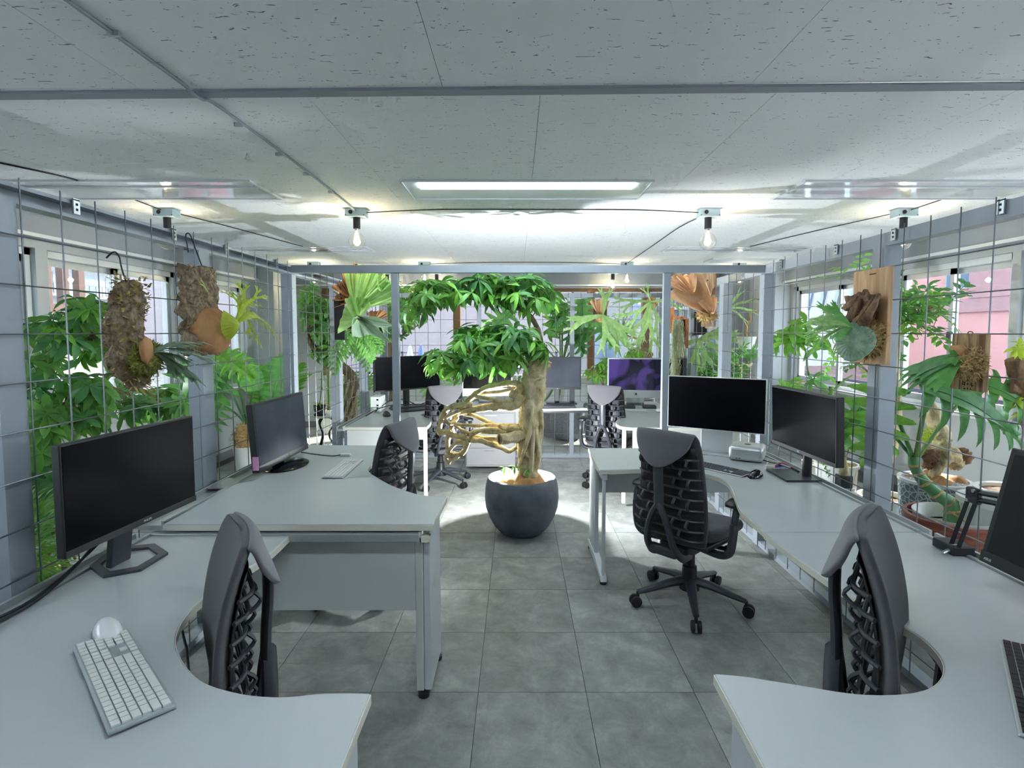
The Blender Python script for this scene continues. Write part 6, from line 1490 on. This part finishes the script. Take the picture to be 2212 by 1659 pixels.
inst('leaf_rosette', rosette(MT['leaf'], 20, .30, .020, .6, .5, 5), dr, Matrix.Translation(atY(1344, 716, Yd) - P))
MB().sph(atY(1386, 766, Yd), (.16, .14, .10), 18, 12, .5, 3).build('gnarled_root', MT['trunk_g'], dr, world=True, ang=180)
f6 = thing('mounted_fern', 'drooping grey-green staghorn hanging at the upper right of the rear fence', 'mounted plant', tuple(atY(1405, 650, 6.2)))
MB().sph(atY(1408, 655, 6.2), (.07, .05, .07), 14, 10, .3).build('moss_ball', MT['spag'], f6, world=True, ang=180)
for k, (d, s) in enumerate((((-.7, -.3, -.5), .42), ((-.4, -.3, -1), .50), ((-.1, -.3, -1), .55), ((-.9, -.2, .1), .40), ((.4, -.3, -.8), .42), ((.8, -.3, .1), .42), ((-.3, -.2, .9), .2))):
    inst('frond', antler(MT['leaf_st'], 1, .12, 3, .42, .55, 80 + k, .06), f6, Matrix.Translation(atY(1405, 652, 6.12) - f6.location) @ frame_M((0, 0, 0), d, (0, -1, .4), s))
wire_hook(f6, [atY(1408, 645, 6.22), atY(1408, 628, 6.3)], .002)
b6 = thing('bushy_shrub', 'light green branching shrub behind the rear right chair', 'plant', (1.25, 7.2, 0))
pot(b6, potprof(.13, .17, .34), 'pot_w', .31, .16)
s1 = [Vector((1.25, 7.2, .3)), atY(1310, 860, 7.1), atY(1300, 820, 7.0), atY(1285, 818, 7.0)]; s2 = [atY(1310, 860, 7.1), atY(1350, 810, 7.1), atY(1380, 780, 7.1)]
stem('branch', b6, s1, (.03, .015), 'trunk_g', 8, 4, .2); stem('branch', b6, s2, (.02, .01), 'trunk_g', 8, 4, .2)
fill(b6, whorls(MT['leaf_b'], .10, .03, .4, 3, 60) + whorls(MT['leaf_y'], .09, .03, .4, 1, 70), [(1290, 805, 22, 16, 7.0, .2, 14), (1310, 795, 14, 14, 7.0, .15, 7), (1370, 772, 24, 8, 7.1, .15, 8)], (.9, 1.25), 43, .6, .6, None, cr(s1, 3) + cr(s2, 3))
lo_ = thing('low_monstera', 'low monstera leaves between the two rear left screens', 'plant', (-1.0, 7.2, 0))
pot(lo_, potprof(.14, .18, .34), 'pot_w', .31, .17)
for (px, py, d, s, me, up) in ((925, 835, (.5, -.2, -.4), .34, 2, (0, -1, .5)), (965, 840, (.5, -.2, -.5), .40, 0, (0, -1, .4)), (1115, 830, (.6, -.1, -.5), .34, 1, (0, -1, .4)), (940, 880, (-.3, -.3, -.6), .30, 2, (0, -1, .4))):
    leaf_at(lo_, MON[me], atY(px, py, 7.1), d, s, up, 0, Vector((-1.0, 7.2, .33)), 'stem', .009)

# ================================================================== right rear
f7 = thing('mounted_fern', 'huge dried brown shield frond on a weathered plank, hung past the right portal corner', 'mounted plant', tuple(atY(1500, 650, 4.2)))
def B7(x, y, d=0.0): return atY(1420 + x / 5.53, 560 + y / 5.53, 4.2 + d)
p0 = B7(615, 480, .10); MB().box(p0, (.11, .022, .43), M=Matrix.Rotation(R(-38), 3, 'Z')).build('plank', MT['board_o'], f7, world=True, smooth=False, bevel=.002)
frondfan(f7, B7(620, 640, -.03), B7(330, 300, -.06), .16, 'dry_l', 'shield_frond', .008, .10, 30, 44, 7, seed=1)
frondfan(f7, B7(420, 420, -.05), B7(190, 210, -.02), .07, 'dry_l', 'dry_frond', .018, .06, 14, 30, 10, seed=2)
frondfan(f7, B7(420, 400, -.06), B7(360, 175, -.05), .085, 'dry_l', 'dry_frond', .016, .05, 14, 30, 8, seed=3)
frondfan(f7, B7(640, 650, -.06), B7(610, 500, -.08), .075, 'dry_l', 'shield_frond', .004, .06, 12, 24, 4, seed=5)
MB().sph(B7(590, 680, -.0), (.07, .05, .035), 16, 10, .3).build('fibre_pad', MT['spag'], f7, world=True, ang=180)
tufts(B7(590, 680, 0), (.075, .055, .04), 500, .03, .003, 3).build('fibres', MT['spag'], f7, world=True, ang=180)['kind'] = 'stuff'
MB().sph(B7(600, 450, .04), (.03, .03, .03), 12, 8, .4).build('moss_knot', MT['moss'], f7, world=True, ang=180)
MB().cyl(B7(640, 690, -.02), B7(665, 790, .0), .005, n=8).build('metal_pin', MT['chrome'], f7, world=True)
MB().sph(B7(598, 252, .06), .007, 8, 6).build('screw', MT['blk'], f7, world=True)
wire_hook(f7, [B7(620, 170, .11), B7(640, 120, .12)], .002)
for (x0, y0, x1, y1, lab) in ((112, 575, 186, 885, 'framed dark rough panel with an orange wood edge, left one of the pair'), (285, 710, 358, 1060, 'framed dark rough panel with an orange wood edge, right one of the pair')):
    a, c = B7(x0, y0, .9), B7(x1, y1, .9); q = thing('framed_panel', lab, 'panel', tuple((a + c) / 2), group='hanging framed panels'); w_, h_ = c.x - a.x, a.z - c.z
    MB().bx(-w_ / 2, w_ / 2 - .02, -.01, .01, -h_ / 2, h_ / 2).build('panel', MT['blk_soft'], q, smooth=False); MB().bx(w_ / 2 - .03, w_ / 2, -.03, .015, -h_ / 2, h_ / 2).bx(-w_ / 2, w_ / 2, -.015, .015, h_ / 2 - .01, h_ / 2).bx(-w_ / 2, w_ / 2, -.015, .015, -h_ / 2, -h_ / 2 + .012).build('wood_frame', MT['frame_o'], q, smooth=False)
    MB().tube([(0, 0, h_ / 2), (0, 0, 1.9 - q.location.z)], .002, 5).build('hanger', MT['cable'], q)
mc = thing('spanish_moss', 'long hanging column of pale grey-green air moss on the right', 'hanging plant', tuple(B7(245, 1050, .8)))
b = MB(); r_ = random.Random(8); zt, zb = B7(240, 700, .8).z, B7(240, 1440, .8).z; X0 = B7(240, 1000, .8).x
for k in range(1500):
    z = r_.uniform(zb, zt); f_ = (zt - z) / (zt - zb); q = (.035 + .025 * f_) * math.sqrt(r_.random()) * 1.25; a = r_.uniform(0, 6.28); p = Vector((X0 + .02 * f_ + q * math.cos(a), mc.location.y + q * math.sin(a), z))
    pts = [p]
    for j in range(4): pts.append(pts[-1] + Vector((r_.uniform(-.012, .012), r_.uniform(-.012, .012), -r_.uniform(.01, .035))))
    for p1, p2 in zip(pts[:-1], pts[1:]):
        i = b.mark(); s_ = Vector((math.cos(a), math.sin(a), 0)) * .0016; b.v += [tuple(p1 - s_), tuple(p1 + s_), tuple(p2 + s_), tuple(p2 - s_)]; b.f.append((i, i + 1, i + 2, i + 3))
b.build('moss_strands', mat('air_moss', (176, 182, 150), .9, rgb2=(140, 146, 112), vs=40), mc, world=True, ang=180)['kind'] = 'stuff'
MB().bx(-.05, .06, -.012, .012, -.01, .012).xf(0, Matrix.Translation((X0, mc.location.y, zt))).build('hanger_bar', MT['frame_o'], mc, world=True, smooth=False); MB().tube([(X0, mc.location.y, zt), (X0, mc.location.y, 1.9)], .002, 5).build('hanger', MT['cable'], mc, world=True)
f8 = thing('mounted_fern', 'pale green staghorn spreading behind the weathered plank', 'mounted plant', tuple(B7(540, 950, 1.0)))
MB().bx(-.06, .06, 0, .02, -.1, .12).xf(0, Matrix.Translation(B7(520, 780, 1.05))).build('backing_board', MT['blk_soft'], f8, world=True, smooth=False)
for k, (d, s) in enumerate((((.9, -.3, .1), .50), ((.8, -.3, -.4), .46), ((-.7, -.3, -.2), .36), ((.3, -.4, -.9), .42), ((-.3, -.4, -.8), .36), ((.9, -.2, .5), .40))):
    inst('frond', antler(MT['leaf_st'], 1, .16, 2, .40, .35, 90 + k, .07), f8, Matrix.Translation(B7(500, 950, .98) - f8.location) @ frame_M((0, 0, 0), d, (0, -1, .5), s))
frondfan(f8, B7(570, 800, .95), B7(600, 790, .9), .06, 'dry_l', 'dry_frond', .006, .03, 8, 16, 5)
f9 = thing('mounted_fern', 'light green strap-leaved fern right of the second right-hand post', 'mounted plant', tuple(B7(870, 560, 2.0)))
for k, (d, s) in enumerate((((.7, -.3, .5), .44), ((.8, -.3, .15), .48), ((.7, -.3, -.3), .40), ((-.6, -.3, .5), .36), ((.2, -.5, .8), .36))):
    inst('frond', antler(MT['leaf_st'], 1, .10, 1, .3, .8, 100 + k, .12), f9, Matrix.Translation(B7(850, 590, 1.95) - f9.location) @ frame_M((0, 0, 0), d, (0, -.7, .7), s))
MB().bx(-.05, .05, 0, .02, -.1, .1).xf(0, Matrix.Translation(B7(850, 590, 2.0))).build('backing_board', MT['board_o'], f9, world=True, smooth=False); wire_hook(f9, [B7(850, 560, 2.0), B7(850, 280, 2.0)], .002)
bs = thing('bushy_shrub', 'dense bright green bush behind the frameless display', 'plant', (2.45, 6.9, 0))
pot(bs, potprof(.15, .19, .36), 'pot_w', .33, .18); s1 = [Vector((2.45, 6.9, .33)), atY(1530, 870, 6.9), atY(1535, 820, 6.9), atY(1540, 790, 6.9)]
stem('trunk', bs, s1, (.025, .012), 'trunk_g', 8, 4); sprigs(bs, [(1535, 825, 40, 34, 6.9, .4, 70), (1560, 815, 30, 34, 6.8, .3, 40), (1525, 790, 22, 20, 6.9, .2, 14), (1580, 800, 16, 18, 6.9, .2, 12)], (.9, 1.3), 51, .3, 1.0, None, cr(s1, 3))
sh = thing('wall_shelf', 'small white bracket shelf on the rear right wall', 'shelf', (2.95, 7.3, 0))
P = atY(1612, 752, 7.28); MB().bx(P.x - .22, 3.47, 7.16, 7.415, P.z - .012, P.z).build('shelf_board', MT['pot_w'], sh, world=True, smooth=False); MB().tube([(3.455, 7.41, P.z - .012), (3.455, 7.41, P.z - .15), (3.455, 7.2, P.z - .012)], .006, 6).build('bracket', MT['chrome'], sh, world=True)
y1 = thing('yucca_plant', 'crooked bare-stemmed dragon plant in a white pot on the wall shelf', 'plant', (P.x, 7.28, P.z))
pot(y1, [(.001, 0), (.09, 0), (.125, .15), (.13, .155), (.118, .155), (.085, .02), (.001, .02)], 'pot_w', .13, .11)
s1 = [atY(1611, 731, 7.28), atY(1613, 700, 7.28), atY(1620, 692, 7.28), atY(1621, 675, 7.28), atY(1640, 671, 7.28), atY(1642, 652, 7.28)]
stem('stem', y1, s1, (.022, .012), 'twig', 8, 5, .15); inst('leaf_rosette', rosette(MT['leaf_d'], 9, .20, .03, .5, .4, 6), y1, Matrix.Translation(atY(1642, 650, 7.28) - y1.location))
y2 = thing('yucca_plant', 'bent-trunked yucca with sword leaves in the rear right corner', 'plant', (2.89, 7.0, 0))
Yy = y2.location.y; pot(y2, potprof(.13, .17, .34), 'pot_w', .31, .16)
s1 = [y2.location + Vector((0, 0, .3)), atY(1597, 820, Yy), atY(1598, 800, Yy), atY(1592, 787, Yy), atY(1604, 788, Yy), atY(1617, 790, Yy), atY(1621, 782, Yy)]
stem('trunk', y2, s1, (.04, .025), 'root', 9, 5, .15); inst('leaf_rosette', rosette(MT['leaf_m'], 16, .30, .04, 1.1, .12, 8), y2, Matrix.Translation(atY(1621, 782, Yy) - y2.location))
MB().sph(atY(1608, 832, Yy), (.10, .08, .07), 16, 10, .4, 2).build('caudex', MT['trunk_g'], y2, world=True, ang=180)
# ================================================================== mounted ferns on the right fence
XRm = 1.655
def RX(x, y, dx=0.0): return atX(x, y, XRm + dx)
f = thing('mounted_fern', 'staghorn fern with a silvery shield and driftwood on a tall pale cedar board', 'mounted plant', tuple(RX(1880, 680)))
a, c = RX(1848, 590), RX(1912, 788); MB().bx(XRm - .012, XRm + .010, RX(1922, 690).y, RX(1846, 690).y, 1.352, 1.79).build('cedar_board', MT['board'], f, world=True, smooth=False, bevel=.002)
MB().bx(XRm - .0135, XRm - .012, 2.50, 2.545, 1.765, 1.769).build('hanging_slot', MT['blk_soft'], f, world=True, smooth=False)
def rock(t, c, rad, m, name, jit=.6, seed=0, fr=2.2, nu=28, nv=18): return MB().sph(c, rad, nu, nv, jit, seed, fr).build(name, MT[m], t, world=True, ang=180)
rock(f, RX(1858, 665, -.07), (.045, .085, .06), 'drift', 'driftwood', .8, 2, 2.6)
for k, (p, q) in enumerate((((1835, 690), (1868, 628)), ((1850, 695), (1890, 640)), ((1862, 700), (1897, 638)), ((1830, 665), (1858, 635)), ((1842, 685), (1850, 640)), ((1870, 690), (1880, 660)))):
    stem('driftwood', f, [RX(*p, -.10), RX((p[0] + q[0]) / 2 + 3, (p[1] + q[1]) / 2, -.11), RX(*q, -.05)], (.020, .010), 'drift', 8, 5, .5, k * 1.9)
rock(f, RX(1873, 725, -.05), (.04, .07, .085), 'spag', 'fibre_pad', .3, 4)
tufts(RX(1873, 728, -.05), (.05, .078, .092), 1100, .035, .003, 6).build('fibres', MT['spag'], f, world=True, ang=180)['kind'] = 'stuff'
sc_ = RX(1842, 738, -.14)
def disc(u, v):
    a = v * 6.2832; rr = .088 * u * (1 + .06 * math.sin(a * 3 + 1)); q = .035 * u * u - .01 + .004 * math.sin(a * 26) * u
    return tuple(sc_ + Vector((.62 * math.cos(a) * rr + .70 * q, -.70 * math.cos(a) * rr + .62 * q, math.sin(a) * rr)))
MB().grid(disc, 14, 96).build('shield_frond', MT['shield'], f, world=True, ang=180)
ct = RX(1838, 706, -.14)
for k, (d, s, w_, sd, kd) in enumerate((((-.25, .8, .35), .34, .12, 1, 3), ((-.4, .9, .15), .36, .14, 2, 2), ((-.3, .9, -.15), .34, .12, 3, 2), ((-.5, .3, .8), .20, .16, 4, 3), ((-.3, .6, -.6), .26, .12, 5, 2), ((-.6, -.25, -.15), .16, .34, 6, 2), ((-.6, .1, .3), .18, .22, 7, 3), ((-.15, 1, .5), .40, .10, 8, 2), ((-.4, .7, .05), .30, .13, 9, 2))):
    inst('frond', antler(MT['leaf_m'] if k % 2 else MT['leaf_st'], 1, w_, 2, .38, .45, 110 + sd, .09, 0, kd), f, Matrix.Translation(ct - f.location) @ frame_M((0, 0, 0), d, (-.6, -.3, .7), s))
g = thing('mounted_fern', 'staghorn fern with broad dark fronds on a small scorched board', 'mounted plant', tuple(RX(2100, 780)))
MB().bx(XRm - .012, XRm + .010, RX(2132, 780).y, RX(2061, 780).y, 1.287, 1.492).build('scorched_board', MT['board_b'], g, world=True, smooth=False, bevel=.002)
wire_hook(g, [RX(2090, 725, -.01), RX(2092, 717, -.01), RX(2100, 717, -.01), RX(2102, 724, -.01)], .002, 'twig')
rock(g, RX(2092, 783, -.05), (.035, .042, .048), 'spag', 'fibre_pad', .25, 3)
tufts(RX(2092, 785, -.05), (.045, .05, .055), 1200, .022, .0022, 9).build('fibres', MT['spag'], g, world=True, ang=180)['kind'] = 'stuff'
MB().sph(RX(2068, 758, -.08), (.018, .034, .022), 16, 10, .3, 3).build('shield_frond', MT['dry'], g, world=True, ang=180)
ct = RX(2070, 770, -.09)
for k, (d, s, w_, sd) in enumerate((((-.3, .75, -.22), .36, .22, 1), ((-.35, .7, -.35), .34, .24, 2), ((-.25, .8, -.5), .38, .20, 3), ((-.4, .35, -.8), .26, .36, 4), ((-.5, -.1, -.2), .10, .5, 5), ((-.4, .5, -.6), .24, .26, 6), ((-.5, .1, .5), .06, .4, 7))):
    inst('frond', antler(MT['leaf_d' if k in (0, 1, 2) else 'leaf_m'], 1, w_, 1, .30, .22, 130 + sd, .12), g, Matrix.Translation(ct - g.location) @ frame_M((0, 0, 0), d, (-.6, -.4, .7), s))
# scorched brush marks burnt into the lower part of the board
marks = MB(); r_ = random.Random(4)
def mark(x, y, w, h, rot=0): 
    p = RX(2060 + x / 27.65, 800 + y / 27.65, -.0125); marks.box(p, (.0008, w / 27.65 * .00175, h / 27.65 * .00175), M=Matrix.Rotation(rot, 3, 'X'))
for (x, y, w, h, ro) in ((530, 760, 60, 200, .1), (580, 700, 110, 40, 0), (560, 840, 130, 40, 0), (660, 780, 50, 240, 0), (800, 600, 50, 130, 0), (890, 570, 50, 150, 0), (810, 810, 50, 150, .2), (870, 810, 40, 70, -.6), (1060, 800, 60, 130, 0), (1040, 890, 120, 45, .5), (1110, 930, 150, 50, -.8), (640, 1090, 110, 70, 0), (820, 1090, 60, 110, 0), (1000, 1120, 50, 110, 0)): mark(x, y, w, h, ro)
marks.build('burnt_marks', mat('burnt_mark', (62, 40, 22), .8), g, world=True, smooth=False)
tx = MB()
for k in range(10): p = RX(2076 + k * 2.8, 843 + k * .35, -.0125); tx.box(p, (.0008, .0028, .0022))
tx.build('burnt_line', mat('burnt_line', (110, 74, 36), .8), g, world=True, smooth=False)

# ================================================================== plants beyond the right fence
def RXX(x, y, X): return atX(x, y, X)
fc = thing('ficus_tree', 'small fig tree with a pale curved trunk in a tall white pot', 'plant', tuple(atX(1908, 1090, 2.55)))
fy = fc.location.y; fc.location.z = 0
def FT(x, y, d=0.0): return atY(x, y, fy + d)
pot(fc, [(.001, 0), (.115, 0), (.12, .02), (.14, .02), (.14, .035), (.11, .035), (.145, .33), (.16, .335), (.16, .365), (.145, .365), (.11, .05), (.001, .05)], 'pot_w', .33, .14)
tk = [fc.location + Vector((-.04, 0, .3)), FT(1900, 1010), FT(1918, 975), FT(1932, 920), FT(1933, 860), FT(1930, 800), FT(1932, 750), FT(1938, 700)]
stem('trunk', fc, tk, [.062, .058, .05, .042, .036, .034, .033, .03], 'trunk', 16, 5, .22, 2)
bA = [FT(1926, 870), FT(1900, 830), FT(1870, 800), FT(1840, 770)]; bB = [FT(1936, 710), FT(1970, 680), FT(2010, 670), FT(2035, 665)]; bC = [FT(1936, 710), FT(1925, 660), FT(1905, 635)]
for q in (bA, bB, bC): stem('branch', fc, q, (.014, .005), 'trunk_g', 7, 4)
sprigs(fc, [(1985, 690, 50, 30, fy, .25, 26), (2015, 665, 34, 26, fy, .2, 14), (1950, 680, 30, 30, fy, .2, 14), (1925, 665, 30, 34, fy + .1, .2, 12), (2000, 720, 34, 18, fy, .2, 8), (1835, 600, 16, 12, fy + .3, .1, 3), (1815, 745, 40, 30, fy + .2, .2, 14), (1850, 790, 20, 20, fy + .1, .2, 7), (1890, 800, 16, 16, fy, .1, 5)], (.75, 1.05), 61, .3, 1.0, None, cr(bA, 3) + cr(bB, 3) + cr(bC, 3))
sprigs(fc, [(1880, 940, 12, 26, fy - .1, .1, 7), (1930, 885, 10, 10, fy, .1, 3)], (.5, .7), 63)
# monstera growing sideways out of a pale round planter
mn = thing('monstera_plant', 'monstera with a ringed green trunk leaning out of a round planter on a red-brown stand', 'plant', tuple(atX(2062, 1160, 2.25)))
my = mn.location.y; mn.location.z = 0
def MY(x, y, d=0.0): return atY(x, y, my + d)
zr = MY(2060, 1118).z
MB().lathe([(.001, 0), (.215, 0), (.225, zr - .02), (.225, zr + .012), (.205, zr + .012), (.20, zr - .05), (.001, zr - .05)], (0, 0, 0), 44, closed=True).build('outer_planter', wood('red_brown_planter', (120, 62, 48), (158, 92, 74), (1, 1, 10), .45), mn, ang=50)
MB().lathe([(.13, zr - .04), (.178, zr + .02), (.185, zr + .022), (.185, zr + .014), (.172, zr - .04)], (0, 0, 0), 40, closed=True).build('inner_pot', MT['pot_w'], mn)
MB().sph((0, 0, zr - .06), (.17, .17, .02), 20, 6).build('potting_top', MT['panel'], mn)
tk = [MY(2052, 1140, .02), MY(2056, 1105, .02), MY(2050, 1085, .03), MY(2025, 1068, .05), MY(2000, 1045, .08), MY(1985, 1025, .1), MY(1975, 1005, .12), MY(1972, 985, .12)]
stem('trunk', mn, tk, [.032, .034, .034, .032, .03, .028, .026, .024], 'stem_d', 12, 5, .08, 1)
for i in range(1, 7):
    p, q = Vector(tk[i]), Vector(tk[i + 1]); d = (q - p).normalized(); MB().tube([p - d * .007, p - d * .003, p + d * .003, p + d * .007], [.033 - .001 * i, .041 - .002 * i, .041 - .002 * i, .033 - .001 * i], 14).build('node_ring', MT['spag'], mn, world=True)
MB().tube(cr([MY(2050, 1105, -.03), MY(2075, 1120, -.08), MY(2090, 1130, -.06)], 4), .005, 6).build('aerial_root', MT['twig'], mn, world=True)
leaf_at(mn, MON[2], MY(1900, 850, .10), (-.15, -.2, -1), .36, (-.3, -1, .3), 0, MY(1972, 990, .12), 'stem_d', .011)
leaf_at(mn, MON[1], MY(2010, 842, -.02), (1, -.2, -.42), .46, (-.05, -.75, .75), 0, MY(1976, 1000, .12), 'stem', .012)
leaf_at(mn, MON[0], MY(2120, 830, .25), (.6, -.2, -.3), .34, (-.2, -.7, .7), 0, MY(1976, 1000, .12), 'stem', .01)
leaf_at(mn, MON[0], MY(1850, 890, .3), (-.5, -.1, -.6), .30, (0, -1, .3), 0, MY(1972, 990, .12), 'stem_d', .01)
# root-over bonsai in a pebble-mosaic pot
rb = thing('root_bonsai', 'gnarled driftwood-like bonsai root in a grey mosaic pot wrapped with burlap', 'plant', tuple(atX(2015, 1108, 2.62)))
ry = rb.location.y; rb.location.z = 0
def RY(x, y, d=0.0): return atY(x, y, ry + d)
zr = RY(2015, 1036).z
m_, t_, b_, o_ = _nodes('pebble_mosaic'); N, L = t_.nodes, t_.links
tc = N.new('ShaderNodeTexCoord'); v = N.new('ShaderNodeTexVoronoi'); v.feature = 'DISTANCE_TO_EDGE'; v.inputs['Scale'].default_value = 30; L.new(tc.outputs['Object'], v.inputs['Vector'])
rp = N.new('ShaderNodeValToRGB'); rp.color_ramp.elements[0].position = .03; rp.color_ramp.elements[0].color = (*lin((196, 206, 208)), 1); rp.color_ramp.elements[1].position = .10; rp.color_ramp.elements[1].color = (*lin((104, 122, 132)), 1)
L.new(v.outputs['Distance'], rp.inputs[0]); L.new(rp.outputs[0], b_.inputs['Base Color']); b_.inputs['Roughness'].default_value = .5
bp = N.new('ShaderNodeBump'); bp.invert = True; bp.inputs['Strength'].default_value = .5; bp.inputs['Distance'].default_value = .01; L.new(v.outputs['Distance'], bp.inputs['Height']); L.new(bp.outputs[0], b_.inputs['Normal']); MT['mosaic'] = m_
MB().lathe([(.001, 0), (.13, 0), (.155, .02), (.175, zr * .5), (.19, zr - .015), (.19, zr)], (0, 0, 0), 48).build('pot', MT['mosaic'], rb, ang=60)
MB().lathe([(.19, zr - .012), (.194, zr - .012), (.194, zr + .006), (.172, zr + .006), (.165, zr - .03)], (0, 0, 0), 48, closed=True).build('pot_rim', MT['pot_w'], rb)
q = cloth(4.2, .175, zr + .012, .06); q.build('burlap_cover', MT['burlap'], rb, ang=180)
tk = [RY(2012, 1040), RY(2022, 1015), RY(2030, 990), RY(2020, 975), RY(2032, 955), RY(2030, 930), RY(2018, 905), RY(2010, 880), RY(2004, 868)]
stem('trunk', rb, tk, [.03, .03, .036, .045, .05, .046, .04, .036, .034], 'trunk', 16, 5, .4, 2)
for (x, y, d, r3, sd) in ((2045, 985, -.03, (.075, .06, .055), 1), (2080, 985, -.03, (.045, .045, .045), 2), (2060, 1000, -.02, (.05, .05, .04), 3), (2010, 985, -.05, (.05, .045, .04), 4), (2040, 955, -.03, (.035, .035, .04), 5), (2005, 1005, 0, (.03, .03, .025), 6)): rock(rb, RY(x, y, d), r3, 'trunk' if sd % 2 else 'drift', 'gnarled_root', .55, sd * 1.3, 2.4)
stem('gnarled_root', rb, [RY(2010, 965, -.04), RY(1998, 955, -.05), RY(1992, 970, -.05), RY(1985, 985, -.05)], (.016, .012), 'trunk', 8, 5, .4, 3)
fill(rb, whorls(MT['leaf_y'], .05, .014, .3, 2, 81), [(2005, 940, 14, 10, ry - .05, .05, 6)], (.8, 1.1), 71)
lg = thing('cut_log_bonsai', 'cut forked log with young leaves at the right edge of the view', 'plant', tuple(atX(2190, 1075, 2.75)))
ly = lg.location.y; lg.location.z = 0
def LY(x, y, d=0.0): return atY(x, y, ly + d)
zr = LY(2165, 1058).z
pot(lg, [(.001, 0), (.13, 0), (.15, zr - .03), (.175, zr - .03), (.18, zr), (.15, zr), (.13, .02), (.001, .02)], 'pot_w', zr - .02, .15)
stem('log', lg, [Vector((lg.location.x, ly, zr - .03)), LY(2235, 980), LY(2228, 900), LY(2215, 860), LY(2202, 810), LY(2190, 775)], [.05, .05, .048, .045, .045, .042], 'drift', 14, 5, .25, 1)
stem('log', lg, [LY(2225, 870), LY(2200, 845), LY(2180, 838)], (.035, .03), 'drift', 12, 5, .2, 2)
fill(lg, whorls(MT['leaf_y'], .06, .016, .3, 2, 91), [(2205, 755, 10, 8, ly, .05, 4), (2205, 875, 14, 8, ly, .05, 4), (2212, 900, 8, 8, ly, .05, 3)], (.8, 1.2), 73)
# pale branching pachira left of the cedar board
pc = thing('money_tree', 'young tree with pale green forked stems left of the cedar board', 'plant', tuple(atX(1785, 1000, 2.75)))
py_ = pc.location.y; pc.location.z = 0
def PY(x, y, d=0.0): return atY(x, y, py_ + d)
pot(pc, potprof(.15, .19, .34), 'pot_w', .31, .18)
s0 = [Vector((pc.location.x, py_, .3)), PY(1788, 920), PY(1793, 870), PY(1796, 835)]; sA = [PY(1792, 848), PY(1760, 830), PY(1745, 800), PY(1742, 765), PY(1735, 745)]; sB = [PY(1794, 850), PY(1820, 825), PY(1842, 810)]; sC = [PY(1735, 745), PY(1712, 735), PY(1700, 722)]
stem('trunk', pc, s0, (.026, .022), 'stem', 9, 4, .1); [stem('branch', pc, q, (.013, .007), 'stem', 7, 4) for q in (sA, sB, sC)]
OVW = [whorl(.17, .055, 6, .35, 300 + k).mesh('leaf', MT[m2], ang=180) for k, m2 in enumerate(('leaf_b', 'leaf_b', 'leaf_m'))]
fill(pc, OVW, [(1705, 735, 22, 16, py_, .1, 5), (1728, 712, 26, 14, py_, .12, 5), (1760, 740, 20, 14, py_, .12, 4), (1715, 840, 12, 10, py_ + .2, .1, 3), (1775, 820, 16, 8, py_ - .1, .1, 2)], (.75, 1.05), 75, .55, .6, None, cr(sA, 3) + cr(sC, 3))
# caudex plants in small pots by the right post
cd = thing('caudex_plant', 'swollen-stemmed plant in a white pot behind the flat-footed monitor', 'plant', tuple(atX(1805, 1060, 2.3)))
cyy = cd.location.y; cd.location.z = 0; zr = atY(1805, 1000, cyy).z
pot(cd, [(.001, 0), (.10, 0), (.135, zr - .02), (.145, zr - .02), (.145, zr), (.128, zr), (.1, .02), (.001, .02)], 'pot_w', zr - .015, .125, 'spag')
MB().sph((-.02, 0, zr + .02), (.055, .05, .045), 18, 12, .2, 2).build('caudex', MT['trunk'], cd, ang=180)
for k in range(3): a = k * 2.1; pts = cr([(0, 0, zr + .05), (math.cos(a) * .03, math.sin(a) * .03, zr + .14), (math.cos(a) * .06 - .02, math.sin(a) * .06, zr + .22)], 4); MB().tube(pts, .007, 6).build('stem', MT['stem'], cd)
for k, (x, y, s) in enumerate(((1795, 955, .16), (1790, 980, .2), (1815, 948, .12))): leaf_at(cd, BL, atY(x, y, cyy), (-.5 + .5 * k, -.4, -.5), s, (.2, -1, .6))
sb = thing('bottle_caudex', 'tiny bottle-shaped caudex in a square dark pot', 'plant', tuple(atX(1822, 1052, 1.98)))
sz = sb.location.z; MB().lathe([(.07, 0), (.07, .012), (.012, .02), (.012, sz - .01), (.06, sz - .004), (.06, sz)], (0, 0, -sz), 20).build('pedestal', MT['alu'], sb)
MB().prism([(-.035, -.035), (.035, -.035), (.035, .035), (-.035, .035)], 0, .075).build('pot', MT['graph'], sb, smooth=False, bevel=.004)
MB().lathe([(.022, .07), (.028, .09), (.026, .115), (.015, .15), (.010, .175), (.012, .182)], (0, 0, 0), 16).build('caudex', MT['trunk'], sb)
for k in range(3): a = k * 2.1; MB().tube(cr([(0, 0, .18), (math.cos(a) * .02, math.sin(a) * .02, .21), (math.cos(a) * .03 - .01, math.sin(a) * .03, .26)], 3), .002, 5).build('twig', MT['twig'], sb)
dm = thing('floor_dome', 'green and dark dome-shaped watering can low beside the right post', 'watering can', tuple(atZ(1845, 1085, .0) * .0 + atX(1840, 1085, 2.0)))
dm.location.z = 0; MB().lathe([(.001, 0), (.11, 0), (.12, .05), (.10, .15), (.05, .20), (.001, .21)], (0, 0, 0), 24, closed=True).build('body', MT['leaf_s'], dm); MB().lathe([(.05, .2), (.055, .24), (.03, .25)], (0, 0, 0), 18).build('cap', MT['graph'], dm)
wp = thing('white_pot', 'empty white plastic pot behind the nearest right monitor', 'pot', tuple(atX(2150, 1110, 2.45)))
zr = atX(2150, 1075, 2.45).z; wp.location.z = 0; pot(wp, potprof(.11, .15, zr, .012), 'pot_w', zr - .05, .13)
